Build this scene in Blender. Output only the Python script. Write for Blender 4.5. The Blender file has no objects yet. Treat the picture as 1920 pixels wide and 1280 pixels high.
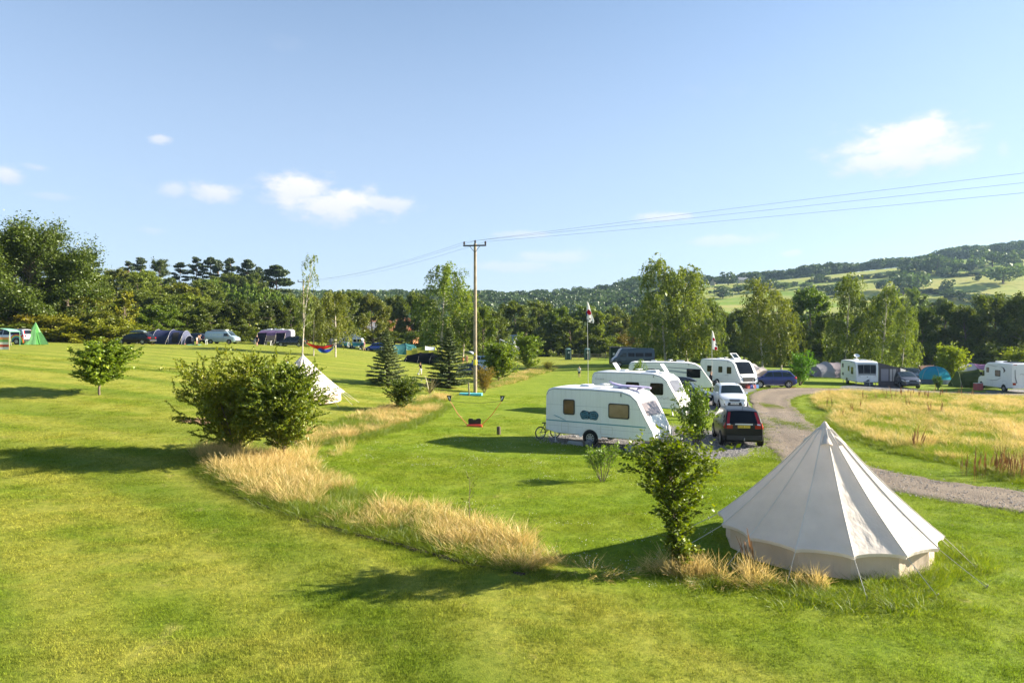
import bpy, bmesh, math, random
import numpy as np
from mathutils import Vector, Matrix
R = math.radians
scene = bpy.context.scene
COL = scene.collection
rng0 = np.random.default_rng(11)
random.seed(5)

# ------------------------------------------------------------------ camera
FPX, CAMZ, HOR = 1280.0, 5.0, 627.0
PITCH = math.atan((640 - HOR) / FPX)
cam_data = bpy.data.cameras.new('camera')
cam_data.lens = 24.0
cam_data.sensor_width = 36.0
cam_data.clip_start = 0.1
cam_data.clip_end = 9000
cam = bpy.data.objects.new('camera', cam_data)
COL.objects.link(cam)
cam.location = (0, 0, CAMZ)
cam.rotation_euler = (math.pi / 2 - PITCH, 0, 0)
scene.camera = cam

# ------------------------------------------------------------------ light
SUN_EL = R(22)
SUN_AZ = math.atan2(0.985, 0.17)          # measured from +Y towards +X
SUN_DIR = Vector((math.sin(SUN_AZ) * math.cos(SUN_EL), math.cos(SUN_AZ) * math.cos(SUN_EL), math.sin(SUN_EL)))
sl = bpy.data.lights.new('sun', 'SUN')
sl.energy = 5.0
sl.angle = R(0.53)
sl.color = (1.0, 0.90, 0.74)
sun = bpy.data.objects.new('sun', sl)
COL.objects.link(sun)
sun.rotation_euler = (-SUN_DIR).to_track_quat('-Z', 'Y').to_euler()
sun.location = (60, 20, 60)

world = bpy.data.worlds.new('World')
scene.world = world
world.use_nodes = True
SKY_STRENGTH = 0.056
scene.view_settings.view_transform = 'Standard'
scene.view_settings.look = 'None'
scene.view_settings.gamma = 1.0
scene.view_settings.use_curve_mapping = False
scene.view_settings.exposure = 1.98
scene.cycles.max_bounces = 6
scene.cycles.diffuse_bounces = 3
scene.cycles.glossy_bounces = 3
scene.cycles.transmission_bounces = 5
scene.cycles.transparent_max_bounces = 6
scene.cycles.volume_bounces = 0
scene.cycles.use_denoising = True
scene.cycles.sample_clamp_indirect = 6.0


def build_world():
    nt = world.node_tree
    nt.nodes.clear()
    N, L = nt.nodes, nt.links

    def m(op, a, b=None, c=None):
        n = N.new('ShaderNodeMath')
        n.operation = op
        for k, v in enumerate((a, b, c)):
            if v is None:
                continue
            if isinstance(v, (int, float)):
                n.inputs[k].default_value = v
            else:
                L.new(v, n.inputs[k])
        return n.outputs[0]
    out = N.new('ShaderNodeOutputWorld')
    sky = N.new('ShaderNodeTexSky')
    sky.sky_type = 'NISHITA'
    sky.sun_disc = False
    sky.sun_elevation = SUN_EL
    sky.sun_rotation = SUN_AZ
    sky.altitude = 100
    sky.air_density = 1.0
    sky.dust_density = 0.35
    sky.ozone_density = 2.2
    tc = N.new('ShaderNodeTexCoord')
    sep = N.new('ShaderNodeSeparateXYZ')
    L.new(tc.outputs['Generated'], sep.inputs[0])
    # cumulus layer: direction -> place on a flat cloud deck seen along the horizon
    az = m('ARCTAN2', sep.outputs[0], sep.outputs[1])
    el = m('ARCSINE', sep.outputs[2])
    comb = N.new('ShaderNodeCombineXYZ')
    L.new(az, comb.inputs[0])
    L.new(el, comb.inputs[1])
    ns = N.new('ShaderNodeTexNoise')
    ns.inputs['Scale'].default_value = 26
    ns.inputs['Detail'].default_value = 7
    ns.inputs['Roughness'].default_value = 0.62
    mp = N.new('ShaderNodeMapping')
    mp.inputs['Scale'].default_value = (1.0, 1.9, 1)
    L.new(comb.outputs[0], mp.inputs[0])
    L.new(mp.outputs[0], ns.inputs[0])
    nv = m('SUBTRACT', ns.outputs[0], 0.5)
    ns2 = N.new('ShaderNodeTexNoise')
    ns2.inputs['Scale'].default_value = 9
    ns2.inputs['Detail'].default_value = 3
    L.new(mp.outputs[0], ns2.inputs[0])
    nv2 = m('SUBTRACT', ns2.outputs[0], 0.5)
    total = None
    shade = None
    # (px, py, half width px, half height px, density)
    for (px, py, hw, hh, dn) in CLOUDS:
        a0 = math.atan2(px - 960, FPX)
        e0 = math.atan2((HOR - py), math.hypot(FPX, px - 960))
        wa = hw / FPX * math.cos(a0) ** 2
        we = hh / FPX * math.cos(a0)
        dx = m('DIVIDE', m('SUBTRACT', az, a0), wa)
        dy = m('DIVIDE', m('SUBTRACT', el, e0), we)
        d = m('SQRT', m('ADD', m('MULTIPLY', dx, dx), m('MULTIPLY', dy, dy)))
        v = m('SUBTRACT', 1.28, d)
        v = m('ADD', v, m('ADD', m('MULTIPLY', nv, 2.1), m('MULTIPLY', nv2, 0.8)))
        mr = N.new('ShaderNodeMapRange')
        mr.interpolation_type = 'SMOOTHSTEP'
        L.new(v, mr.inputs[0])
        mr.inputs[1].default_value = 0.0
        mr.inputs[2].default_value = 0.95
        mr.inputs[3].default_value = 0.0
        mr.inputs[4].default_value = dn * .95
        total = mr.outputs[0] if total is None else m('MAXIMUM', total, mr.outputs[0])
        s = m('MULTIPLY', m('ADD', m('MULTIPLY', dy, 0.5), 0.5), mr.outputs[0])
        shade = s if shade is None else m('MAXIMUM', shade, s)
    # only in front hemisphere sector used by these clouds; elsewhere a thin scatter of the same kind
    ns3 = N.new('ShaderNodeTexNoise')
    ns3.inputs['Scale'].default_value = 5.0
    ns3.inputs['Detail'].default_value = 8
    L.new(mp.outputs[0], ns3.inputs[0])
    mr3 = N.new('ShaderNodeMapRange')
    L.new(ns3.outputs[0], mr3.inputs[0])
    mr3.inputs[1].default_value = 0.64
    mr3.inputs[2].default_value = 0.80
    mr3.inputs[4].default_value = 0.16
    total = m('MAXIMUM', total, mr3.outputs[0])
    # thin high haze: whitens the sky towards the horizon as in the photograph
    hz_ = N.new('ShaderNodeMapRange')
    hz_.interpolation_type = 'SMOOTHERSTEP'
    L.new(el, hz_.inputs[0])
    hz_.inputs[1].default_value = 0.75
    hz_.inputs[2].default_value = -0.02
    hz_.inputs[3].default_value = 0.0
    hz_.inputs[4].default_value = 0.68
    mixh = N.new('ShaderNodeMixRGB')
    L.new(hz_.outputs[0], mixh.inputs[0])
    L.new(sky.outputs[0], mixh.inputs[1])
    mixh.inputs[2].default_value = (2.7, 3.35, 4.5, 1)
    mixc = N.new('ShaderNodeMixRGB')
    L.new(total, mixc.inputs[0])
    L.new(mixh.outputs[0], mixc.inputs[1])
    cr = N.new('ShaderNodeMixRGB')
    L.new(shade, cr.inputs[0])
    cr.inputs[1].default_value = (3.7, 3.95, 4.4, 1)
    cr.inputs[2].default_value = (5.3, 5.1, 4.95, 1)
    L.new(cr.outputs[0], mixc.inputs[2])
    bg = N.new('ShaderNodeBackground')
    L.new(mixc.outputs[0], bg.inputs[0])
    bg.inputs[1].default_value = SKY_STRENGTH
    L.new(bg.outputs[0], out.inputs[0])


CLOUDS = [(1690, 275, 135, 50, 1.0), (1715, 250, 80, 34, 1.0), (1640, 300, 80, 26, .9), (1770, 290, 60, 28, .9),
          (560, 360, 78, 36, 1.0), (625, 385, 100, 34, 1.0), (720, 382, 75, 16, .8), (405, 363, 45, 20, .85),
          (325, 356, 30, 13, .6), (301, 263, 22, 11, .7), (12, 326, 40, 18, .8), (75, 316, 34, 9, .5), (1245, 407, 60, 10, .7),
          (985, 440, 65, 8, .5), (1040, 482, 90, 14, .5), (960, 500, 110, 12, .45), (1370, 450, 85, 12, .5),
          (1485, 475, 20, 7, .5), (100, 368, 50, 8, .3), (290, 432, 26, 7, .3), (1880, 280, 14, 18, .3)]
build_world()

# ------------------------------------------------------------------ pixels and ground
def ray(px, py):
    x, y, z = px - 960, FPX, 640 - py
    c, s = math.cos(PITCH), math.sin(PITCH)
    return Vector((x, y * c + z * s, -y * s + z * c)).normalized()


HX = np.array([-3000, -400, -160, -110, -85, -70, -60, -50, -42, -35, -26, -20, -13, -6, 0, 30, 45, 60, 90, 300, 3000.])
HZ = np.array([12, 12, 11, 8.5, 5.6, 4.4, 3.95, 3.7, 3.45, 3.0, 2.25, 1.65, 1.0, .35, 0, -.15, -.55, -.8, -1.2, -2, -2.])


def sstep(a, b, x):
    t = np.clip((x - a) / (b - a), 0, 1)
    return t * t * (3 - 2 * t)


def hz(x, y):
    x = np.asarray(x, float)
    y = np.asarray(y, float)
    s = 0
    for k in (-4, -2, 0, 2, 4):
        s = s + np.interp(x + k, HX, HZ) / 5
    s = s * np.where(x < 0, .06 + .94 * sstep(16, 56, y), 1.0)
    s = s + 0.5 * np.exp(-(((x - 17) / 14) ** 2 + ((y - 100) / 16) ** 2))
    r = x / np.maximum(y, 1)
    s = s + 10 * sstep(-0.31, -0.43, r) * sstep(115, 260, y) * sstep(700, 400, y)
    s = s + 0.05 * np.sin(x * .21 + 1) * np.sin(y * .17) + .03 * np.sin(x * .53 + y * .31)
    return s


def gz(x, y):
    return float(hz(x, y))


def G(px, py):
    d = ray(px, py)
    t, step = 5.0, 0.25
    prev = t
    while t < 600:
        p = cam.location + d * t
        if p.z < gz(p.x, p.y):
            a, b = prev, t
            for _ in range(24):
                m_ = (a + b) / 2
                q = cam.location + d * m_
                if q.z < gz(q.x, q.y):
                    b = m_
                else:
                    a = m_
            q = cam.location + d * b
            return Vector((q.x, q.y, gz(q.x, q.y)))
        prev = t
        t += step
    q = cam.location + d * 200
    return Vector((q.x, q.y, gz(q.x, q.y)))


def at(px, d):
    x = (px - 960) / FPX * d
    return Vector((x, d, gz(x, d)))


def zpx(py, d):
    return CAMZ + (HOR - py) * d / FPX


# ------------------------------------------------------------------ materials
MATS = {}


def mat(name, col, rough=0.5, metal=0.0, var=0.08, scale=6.0, spec=0.5, coat=0.0, bump=0.0, bscale=40.0):
    if name in MATS:
        return MATS[name]
    mt = bpy.data.materials.new(name)
    mt.use_nodes = True
    nt = mt.node_tree
    N, L = nt.nodes, nt.links
    b = N['Principled BSDF']
    b.inputs['Roughness'].default_value = rough
    b.inputs['Metallic'].default_value = metal
    b.inputs['Specular IOR Level'].default_value = spec
    b.inputs['Coat Weight'].default_value = coat
    tc = N.new('ShaderNodeTexCoord')
    ns = N.new('ShaderNodeTexNoise')
    ns.inputs['Scale'].default_value = scale
    ns.inputs['Detail'].default_value = 5
    L.new(tc.outputs['Object'], ns.inputs[0])
    mr = N.new('ShaderNodeMapRange')
    mr.inputs[1].default_value = .3
    mr.inputs[2].default_value = .7
    mr.inputs[3].default_value = 1 - var
    mr.inputs[4].default_value = 1 + var
    L.new(ns.outputs[0], mr.inputs[0])
    mx = N.new('ShaderNodeMixRGB')
    mx.blend_type = 'MULTIPLY'
    mx.inputs[0].default_value = 1
    mx.inputs[1].default_value = (*col, 1)
    L.new(mr.outputs[0], mx.inputs[2])
    L.new(mx.outputs[0], b.inputs['Base Color'])
    if bump:
        n2 = N.new('ShaderNodeTexNoise')
        n2.inputs['Scale'].default_value = bscale
        n2.inputs['Detail'].default_value = 4
        L.new(tc.outputs['Object'], n2.inputs[0])
        bp = N.new('ShaderNodeBump')
        bp.inputs['Strength'].default_value = bump
        bp.inputs['Distance'].default_value = .02
        L.new(n2.outputs[0], bp.inputs['Height'])
        L.new(bp.outputs[0], b.inputs['Normal'])
    MATS[name] = mt
    return mt


def glassmat(name, col, rough=.04, spec=.8):
    return mat(name, col, rough, 0, .12, 1.5, spec)


def canvas(name, col, transl=.25, var=.06, bump=.5):
    """woven cloth: diffuse with some light coming through"""
    if name in MATS:
        return MATS[name]
    mt = bpy.data.materials.new(name)
    mt.use_nodes = True
    N, L = mt.node_tree.nodes, mt.node_tree.links
    N.clear()
    out = N.new('ShaderNodeOutputMaterial')
    tc = N.new('ShaderNodeTexCoord')
    ns = N.new('ShaderNodeTexNoise')
    ns.inputs['Scale'].default_value = 2.2
    ns.inputs['Detail'].default_value = 6
    L.new(tc.outputs['Object'], ns.inputs[0])
    mr = N.new('ShaderNodeMapRange')
    mr.inputs[1].default_value, mr.inputs[2].default_value = .3, .7
    mr.inputs[3].default_value, mr.inputs[4].default_value = 1 - var, 1 + var
    L.new(ns.outputs[0], mr.inputs[0])
    mx = N.new('ShaderNodeMixRGB')
    mx.blend_type = 'MULTIPLY'
    mx.inputs[0].default_value = 1
    mx.inputs[1].default_value = (*col, 1)
    L.new(mr.outputs[0], mx.inputs[2])
    n2 = N.new('ShaderNodeTexNoise')
    n2.inputs['Scale'].default_value = 7
    n2.inputs['Detail'].default_value = 3
    mp = N.new('ShaderNodeMapping')
    mp.inputs['Scale'].default_value = (1, 1, .3)
    L.new(tc.outputs['Object'], mp.inputs[0])
    L.new(mp.outputs[0], n2.inputs[0])
    bp = N.new('ShaderNodeBump')
    bp.inputs['Strength'].default_value = bump
    bp.inputs['Distance'].default_value = .05
    L.new(n2.outputs[0], bp.inputs['Height'])
    df = N.new('ShaderNodeBsdfDiffuse')
    tr = N.new('ShaderNodeBsdfTranslucent')
    L.new(mx.outputs[0], df.inputs[0])
    L.new(mx.outputs[0], tr.inputs[0])
    L.new(bp.outputs[0], df.inputs['Normal'])
    ms = N.new('ShaderNodeMixShader')
    ms.inputs[0].default_value = transl
    L.new(df.outputs[0], ms.inputs[1])
    L.new(tr.outputs[0], ms.inputs[2])
    L.new(ms.outputs[0], out.inputs[0])
    MATS[name] = mt
    return mt


def leafmat(name, c_dark, c_light, transl=.38, tint=True, c_odd=None, odd=.93):
    """leaves: colour varies leaf by leaf (attribute rv) and tree by tree (object colour)"""
    if name in MATS:
        return MATS[name]
    mt = bpy.data.materials.new(name)
    mt.use_nodes = True
    N, L = mt.node_tree.nodes, mt.node_tree.links
    N.clear()
    out = N.new('ShaderNodeOutputMaterial')
    at_ = N.new('ShaderNodeAttribute')
    at_.attribute_name = 'rv'
    cr = N.new('ShaderNodeValToRGB')
    cr.color_ramp.elements[0].position = 0.0
    cr.color_ramp.elements[0].color = (*c_dark, 1)
    cr.color_ramp.elements[1].position = .85
    cr.color_ramp.elements[1].color = (*c_light, 1)
    if c_odd:
        e = cr.color_ramp.elements.new(odd)
        e.color = (*c_odd, 1)
    L.new(at_.outputs['Fac'], cr.inputs[0])
    col = cr.outputs[0]
    if tint:
        oi = N.new('ShaderNodeObjectInfo')
        mx = N.new('ShaderNodeMixRGB')
        mx.blend_type = 'MULTIPLY'
        mx.inputs[0].default_value = 1
        L.new(col, mx.inputs[1])
        L.new(oi.outputs['Color'], mx.inputs[2])
        col = mx.outputs[0]
    df = N.new('ShaderNodeBsdfDiffuse')
    tr = N.new('ShaderNodeBsdfTranslucent')
    hs = N.new('ShaderNodeHueSaturation')
    hs.inputs['Saturation'].default_value = 1.1
    hs.inputs['Value'].default_value = 1.45
    L.new(col, hs.inputs['Color'])
    L.new(col, df.inputs[0])
    L.new(hs.outputs[0], tr.inputs[0])
    ms = N.new('ShaderNodeMixShader')
    ms.inputs[0].default_value = transl
    L.new(df.outputs[0], ms.inputs[1])
    L.new(tr.outputs[0], ms.inputs[2])
    gl = N.new('ShaderNodeBsdfGlossy')
    gl.inputs['Roughness'].default_value = .45
    gl.inputs[0].default_value = (.7, .75, .7, 1)
    m2 = N.new('ShaderNodeMixShader')
    m2.inputs[0].default_value = .035
    L.new(ms.outputs[0], m2.inputs[1])
    L.new(gl.outputs[0], m2.inputs[2])
    L.new(m2.outputs[0], out.inputs[0])
    MATS[name] = mt
    return mt


# ------------------------------------------------------------------ mesh helpers
class MB:
    def __init__(s):
        s.v, s.f, s.m = [], [], []

    def add(s, vs, fs, mi=0):
        o = len(s.v)
        s.v += [tuple(p) for p in vs]
        s.f += [tuple(i + o for i in f) for f in fs]
        s.m += [mi] * len(fs)

    def box(s, c, size, rot=None, mi=0, taper=1.0):
        hx, hy, h = size[0] / 2, size[1] / 2, size[2] / 2
        vs = []
        for z in (-h, h):
            k = taper if z > 0 else 1
            vs += [Vector((-hx * k, -hy * k, z)), Vector((hx * k, -hy * k, z)), Vector((hx * k, hy * k, z)), Vector((-hx * k, hy * k, z))]
        if rot is not None:
            vs = [rot @ p for p in vs]
        c = Vector(c)
        s.add([p + c for p in vs], [(0, 3, 2, 1), (4, 5, 6, 7), (0, 1, 5, 4), (1, 2, 6, 5), (2, 3, 7, 6), (3, 0, 4, 7)], mi)

    def tube(s, pts, rad, n=6, mi=0, cap=True):
        pts = [Vector(p) for p in pts]
        if not hasattr(rad, '__len__'):
            rad = [rad] * len(pts)
        vs, fs = [], []
        up = None
        for i, p in enumerate(pts):
            t = (pts[min(i + 1, len(pts) - 1)] - pts[max(i - 1, 0)])
            if t.length < 1e-9:
                t = Vector((0, 0, 1))
            t.normalize()
            if up is None:
                up = Vector((1, 0, 0)) if abs(t.x) < .8 else Vector((0, 1, 0))
            a = (up - t * up.dot(t)).normalized()
            up = a
            b = t.cross(a)
            for k in range(n):
                an = 2 * math.pi * k / n
                vs.append(p + (a * math.cos(an) + b * math.sin(an)) * rad[i])
        for i in range(len(pts) - 1):
            for k in range(n):
                k2 = (k + 1) % n
                fs.append((i * n + k, i * n + k2, (i + 1) * n + k2, (i + 1) * n + k))
        if cap:
            fs.append(tuple(range(n - 1, -1, -1)))
            o = (len(pts) - 1) * n
            fs.append(tuple(o + k for k in range(n)))
        s.add(vs, fs, mi)

    def lathe(s, prof, n=16, c=(0, 0, 0), rot=None, mi=0):
        vs, fs = [], []
        c = Vector(c)
        for (r, z) in prof:
            for k in range(n):
                an = 2 * math.pi * k / n
                p = Vector((r * math.cos(an), r * math.sin(an), z))
                if rot is not None:
                    p = rot @ p
                vs.append(p + c)
        for i in range(len(prof) - 1):
            for k in range(n):
                k2 = (k + 1) % n
                fs.append((i * n + k, i * n + k2, (i + 1) * n + k2, (i + 1) * n + k))
        fs.append(tuple(range(n - 1, -1, -1)))
        o = (len(prof) - 1) * n
        fs.append(tuple(o + k for k in range(n)))
        s.add(vs, fs, mi)

    def grid(s, fn, nu, nv, mi=0, thick=0.0):
        """surface patch fn(u,v)->Vector, u,v in 0..1; thick pushes a back side along -normal"""
        P = [[Vector(fn(i / nu, j / nv)) for j in range(nv + 1)] for i in range(nu + 1)]
        vs = [p for row in P for p in row]
        w = nv + 1
        fs = [(i * w + j, (i + 1) * w + j, (i + 1) * w + j + 1, i * w + j + 1) for i in range(nu) for j in range(nv)]
        if thick:
            a = (P[nu][0] - P[0][0]).cross(P[0][nv] - P[0][0])
            if a.length < 1e-9:
                a = (P[nu][nv] - P[0][0]).cross(P[0][nv] - P[nu][0])
            a.normalize()
            o = len(vs)
            vs += [p - a * thick for p in vs[:o]]
            fs += [tuple(reversed([q + o for q in f])) for f in list(fs)]
            rim = [i * w for i in range(nu + 1)] + [nu * w + j for j in range(1, nv + 1)] + [i * w + nv for i in range(nu - 1, -1, -1)] + [j for j in range(nv - 1, 0, -1)]
            for k in range(len(rim)):
                a_, b_ = rim[k], rim[(k + 1) % len(rim)]
                fs.append((b_, a_, a_ + o, b_ + o))
        s.add(vs, fs, mi)

    def prism(s, poly, axis, d0, d1, mi=0):
        """poly of 2d points extruded along axis 'x','y' or 'z' from d0 to d1"""
        n = len(poly)
        vs = []
        for d in (d0, d1):
            for (a, b) in poly:
                vs.append({'x': (d, a, b), 'y': (a, d, b), 'z': (a, b, d)}[axis])
        fs = [tuple(range(n - 1, -1, -1)), tuple(range(n, 2 * n))]
        for k in range(n):
            k2 = (k + 1) % n
            fs.append((k, k2, n + k2, n + k))
        s.add(vs, fs, mi)

    def mesh(s, name, mats, smooth=None):
        me = bpy.data.meshes.new(name)
        me.from_pydata([tuple(p) for p in s.v], [], s.f)
        for mt in (mats if isinstance(mats, (list, tuple)) else [mats]):
            me.materials.append(mt)
        if any(s.m):
            me.polygons.foreach_set('material_index', s.m)
        if smooth is not None:
            me.polygons.foreach_set('use_smooth', [True] * len(s.f))
            me.set_sharp_from_angle(angle=R(smooth))
        me.update()
        return me

    def build(s, name, mats, parent=None, smooth=None, loc=None, rz=0):
        bm = bmesh.new()
        me = s.mesh(name, mats, None)
        bm.from_mesh(me)
        bmesh.ops.recalc_face_normals(bm, faces=bm.faces)
        bm.to_mesh(me)
        bm.free()
        if smooth is not None:
            me.polygons.foreach_set('use_smooth', [True] * len(me.polygons))
            me.set_sharp_from_angle(angle=R(smooth))
        return link(name, me, parent, loc, rz)


def link(name, me, parent=None, loc=None, rz=0):
    o = bpy.data.objects.new(name, me)
    COL.objects.link(o)
    if parent is not None:
        o.parent = parent
    if loc is not None:
        o.location = loc
    o.rotation_euler[2] = rz
    return o


def np_mesh(name, V, F, mats, rv=None, mi=None, smooth=False):
    me = bpy.data.meshes.new(name)
    V = np.asarray(V, np.float32)
    F = np.asarray(F, np.int32)
    k = F.shape[1]
    me.vertices.add(len(V))
    me.vertices.foreach_set('co', V.ravel())
    me.loops.add(F.size)
    me.loops.foreach_set('vertex_index', F.ravel())
    me.polygons.add(len(F))
    me.polygons.foreach_set('loop_start', np.arange(0, F.size, k, dtype=np.int32))
    me.polygons.foreach_set('loop_total', np.full(len(F), k, np.int32))
    for mt in (mats if isinstance(mats, (list, tuple)) else [mats]):
        me.materials.append(mt)
    if mi is not None:
        me.polygons.foreach_set('material_index', np.asarray(mi, np.int32))
    if smooth:
        me.polygons.foreach_set('use_smooth', np.ones(len(F), bool))
    me.update(calc_edges=True)
    if rv is not None:
        a = me.attributes.new('rv', 'FLOAT', 'FACE')
        a.data.foreach_set('value', np.asarray(rv, np.float32))
    return me


def thing(name, label, cat, loc=(0, 0, 0), rz=0, group=None):
    o = bpy.data.objects.new(name, None)
    COL.objects.link(o)
    o.empty_display_size = .3
    o.location = loc
    o.rotation_euler[2] = rz
    return tag(o, label, cat, group)


def tag(o, label, cat, group=None, kind=None):
    if label:
        o['label'] = label
    if cat:
        o['category'] = cat
    if group:
        o['group'] = group
    if kind:
        o['kind'] = kind
    return o


def struct(o):
    o['kind'] = 'structure'
    return o


def text(name, s, mt, parent, size, M, extrude=.002):
    c = bpy.data.curves.new(name, 'FONT')
    c.body = s
    c.size = size
    c.extrude = extrude
    c.align_x = 'CENTER'
    c.align_y = 'CENTER'
    c.materials.append(mt)
    tmp = bpy.data.objects.new(name, c)
    COL.objects.link(tmp)
    bpy.context.view_layer.update()
    me = bpy.data.meshes.new_from_object(tmp.evaluated_get(bpy.context.evaluated_depsgraph_get()))
    bpy.data.objects.remove(tmp)
    me.materials.clear()
    me.materials.append(mt)
    o = bpy.data.objects.new(name, me)
    COL.objects.link(o)
    o.parent = parent
    o.matrix_local = M
    return o

# ------------------------------------------------------------------ ground
def node_mat(name):
    mt = bpy.data.materials.new(name)
    mt.use_nodes = True
    MATS[name] = mt
    return mt, mt.node_tree.nodes, mt.node_tree.links, mt.node_tree.nodes['Principled BSDF']


class NB:
    def __init__(s, N, L):
        s.N, s.L = N, L

    def noise(s, vec, scale, detail=4, rough=.55, dist=0.0):
        n = s.N.new('ShaderNodeTexNoise')
        n.inputs['Scale'].default_value = scale
        n.inputs['Detail'].default_value = detail
        n.inputs['Roughness'].default_value = rough
        n.inputs['Distortion'].default_value = dist
        s.L.new(vec, n.inputs[0])
        return n.outputs[0]

    def map(s, v, a, b, c=0.0, d=1.0):
        n = s.N.new('ShaderNodeMapRange')
        s.L.new(v, n.inputs[0])
        for k, q in enumerate((a, b, c, d)):
            n.inputs[k + 1].default_value = q
        return n.outputs[0]

    def mix(s, f, a, b, mode='MIX'):
        n = s.N.new('ShaderNodeMixRGB')
        n.blend_type = mode
        for k, q in enumerate((f, a, b)):
            if isinstance(q, (int, float)):
                n.inputs[k].default_value = q
            elif isinstance(q, tuple):
                n.inputs[k].default_value = (*q, 1)
            else:
                s.L.new(q, n.inputs[k])
        return n.outputs[0]

    def math(s, op, a, b=None):
        n = s.N.new('ShaderNodeMath')
        n.operation = op
        for k, q in enumerate((a, b)):
            if q is None:
                continue
            if isinstance(q, (int, float)):
                n.inputs[k].default_value = q
            else:
                s.L.new(q, n.inputs[k])
        return n.outputs[0]


def stripe_coord(x, y):
    """mowing direction on the near field: long curved passes following the grass strip"""
    return x * .46 + y * .89


def lawn_color(N, L):
    """colour of the turf at a world position: bands, patches, straw"""
    q = NB(N, L)
    geo = N.new('ShaderNodeNewGeometry')
    pos = geo.outputs['Position']
    sep = N.new('ShaderNodeSeparateXYZ')
    L.new(pos, sep.inputs[0])
    mp = N.new('ShaderNodeMapping')
    mp.inputs['Rotation'].default_value = (0, 0, R(28))
    mp.inputs['Scale'].default_value = (.35, 1.5, 1)
    L.new(pos, mp.inputs[0])
    streak = q.noise(mp.outputs[0], .36, 4, .62, .5)
    big = q.noise(pos, .09, 4, .6)
    mid = q.noise(pos, .7, 5, .65)
    fine = q.noise(pos, 7.0, 5, .7)
    vfine = q.noise(pos, 55.0, 3, .7)
    c = q.mix(q.map(big, .35, .65), LAWN[0], LAWN[1])
    c = q.mix(q.map(streak, .40, .60), q.mix(.32, c, LAWN[3]), LAWN[2])
    c = q.mix(q.math('MULTIPLY', q.map(mid, .45, .72), .5), c, LAWN[3])
    # the pitch field beyond the dry strip is watered and greener than the mown west field
    f1 = q.map(q.math('ADD', sep.outputs[0], q.math('MULTIPLY', sep.outputs[1], .9)), 12.5, 15.0)
    f2 = q.map(q.math('SUBTRACT', sep.outputs[0], q.math('MULTIPLY', sep.outputs[1], .25)), -19.5, -16.0)
    c = q.mix(q.math('MULTIPLY', q.math('MULTIPLY', f1, f2), .62), c, q.mix(q.map(mid, .35, .7), (.225, .305, .020), (.158, .240, .014)))
    # mowing bands that follow the curve of the dry strip
    tang = q.math('ADD', q.math('MULTIPLY', sep.outputs[0], .697), q.math('MULTIPLY', sep.outputs[1], -.717))
    band = q.math('ADD', q.math('ADD', q.math('MULTIPLY', sep.outputs[0], .717), q.math('MULTIPLY', sep.outputs[1], .697)), q.math('MULTIPLY', q.math('MULTIPLY', q.math('ADD', tang, 18.0), q.math('ADD', tang, 18.0)), .010))
    band = q.math('ADD', band, q.math('MULTIPLY', mid, .5))
    bs = q.map(q.math('SINE', q.math('MULTIPLY', band, 2.4)), -.7, .7, 0, .55)
    west = q.math('SUBTRACT', 1.0, q.math('MULTIPLY', f1, f2))
    c = q.mix(q.math('MULTIPLY', bs, west), c, LAWN[2])
    c = q.mix(q.math('MULTIPLY', q.map(q.math('SINE', q.math('MULTIPLY', band, 1.05)), .1, .9, 0, .55), west), c, LAWN[3])
    # straw patches
    patch = q.math('MULTIPLY', q.map(q.noise(pos, .75, 6, .7), .62, .74), .6)
    c = q.mix(patch, c, LAWN[4])
    c = q.mix(q.map(fine, .3, .7, .0, .8), c, q.mix(1.0, c, (.42, .52, .4), 'MULTIPLY'))
    c = q.mix(q.map(vfine, .35, .75, 0, .8), c, q.mix(1.0, c, (1.4, 1.3, 1.1), 'MULTIPLY'))
    med = q.noise(pos, 2.6, 5, .7)
    c = q.mix(q.map(med, .35, .68, 0, .75), q.mix(1.0, c, (.76, .82, .74), 'MULTIPLY'), c)
    return q, c, fine, vfine


def build_ground():
    mt, N, L, b = node_mat('lawn')
    q, c, fine, vfine = lawn_color(N, L)
    # woodland floor beyond the field, seen as dark leaf litter
    L.new(c, b.inputs['Base Color'])
    b.inputs['Roughness'].default_value = .9
    b.inputs['Specular IOR Level'].default_value = .1
    bp = N.new('ShaderNodeBump')
    bp.inputs['Strength'].default_value = .8
    bp.inputs['Distance'].default_value = .05
    L.new(q.math('ADD', fine, q.math('MULTIPLY', vfine, .7)), bp.inputs['Height'])
    L.new(bp.outputs[0], b.inputs['Normal'])

    def knots(lo, hi, fl, fh, step):
        k = list(np.arange(fl, fh + .01, step))
        d, x = step, fh
        while x < hi:
            d *= 1.35
            x += d
            k.append(x)
        d, x = step, fl
        while x > lo:
            d *= 1.35
            x -= d
            k.insert(0, x)
        return np.array(k)
    xs = knots(-3000, 3000, -80, 80, 1.0)
    ys = knots(-600, 3000, -5, 170, 1.0)
    X, Y = np.meshgrid(xs, ys)
    V = np.stack([X, Y, hz(X, Y)], -1).reshape(-1, 3)
    w = len(xs)
    i, j = np.meshgrid(np.arange(len(ys) - 1), np.arange(w - 1), indexing='ij')
    a = (i * w + j).ravel()
    F = np.stack([a, a + 1, a + w + 1, a + w], -1)
    me = np_mesh('ground', V, F, mt, smooth=True)
    struct(link('ground', me))


LAWN = [(.222, .278, .028), (.285, .310, .038), (.350, .332, .062), (.135, .196, .018), (.48, .37, .17)]
build_ground()


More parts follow.
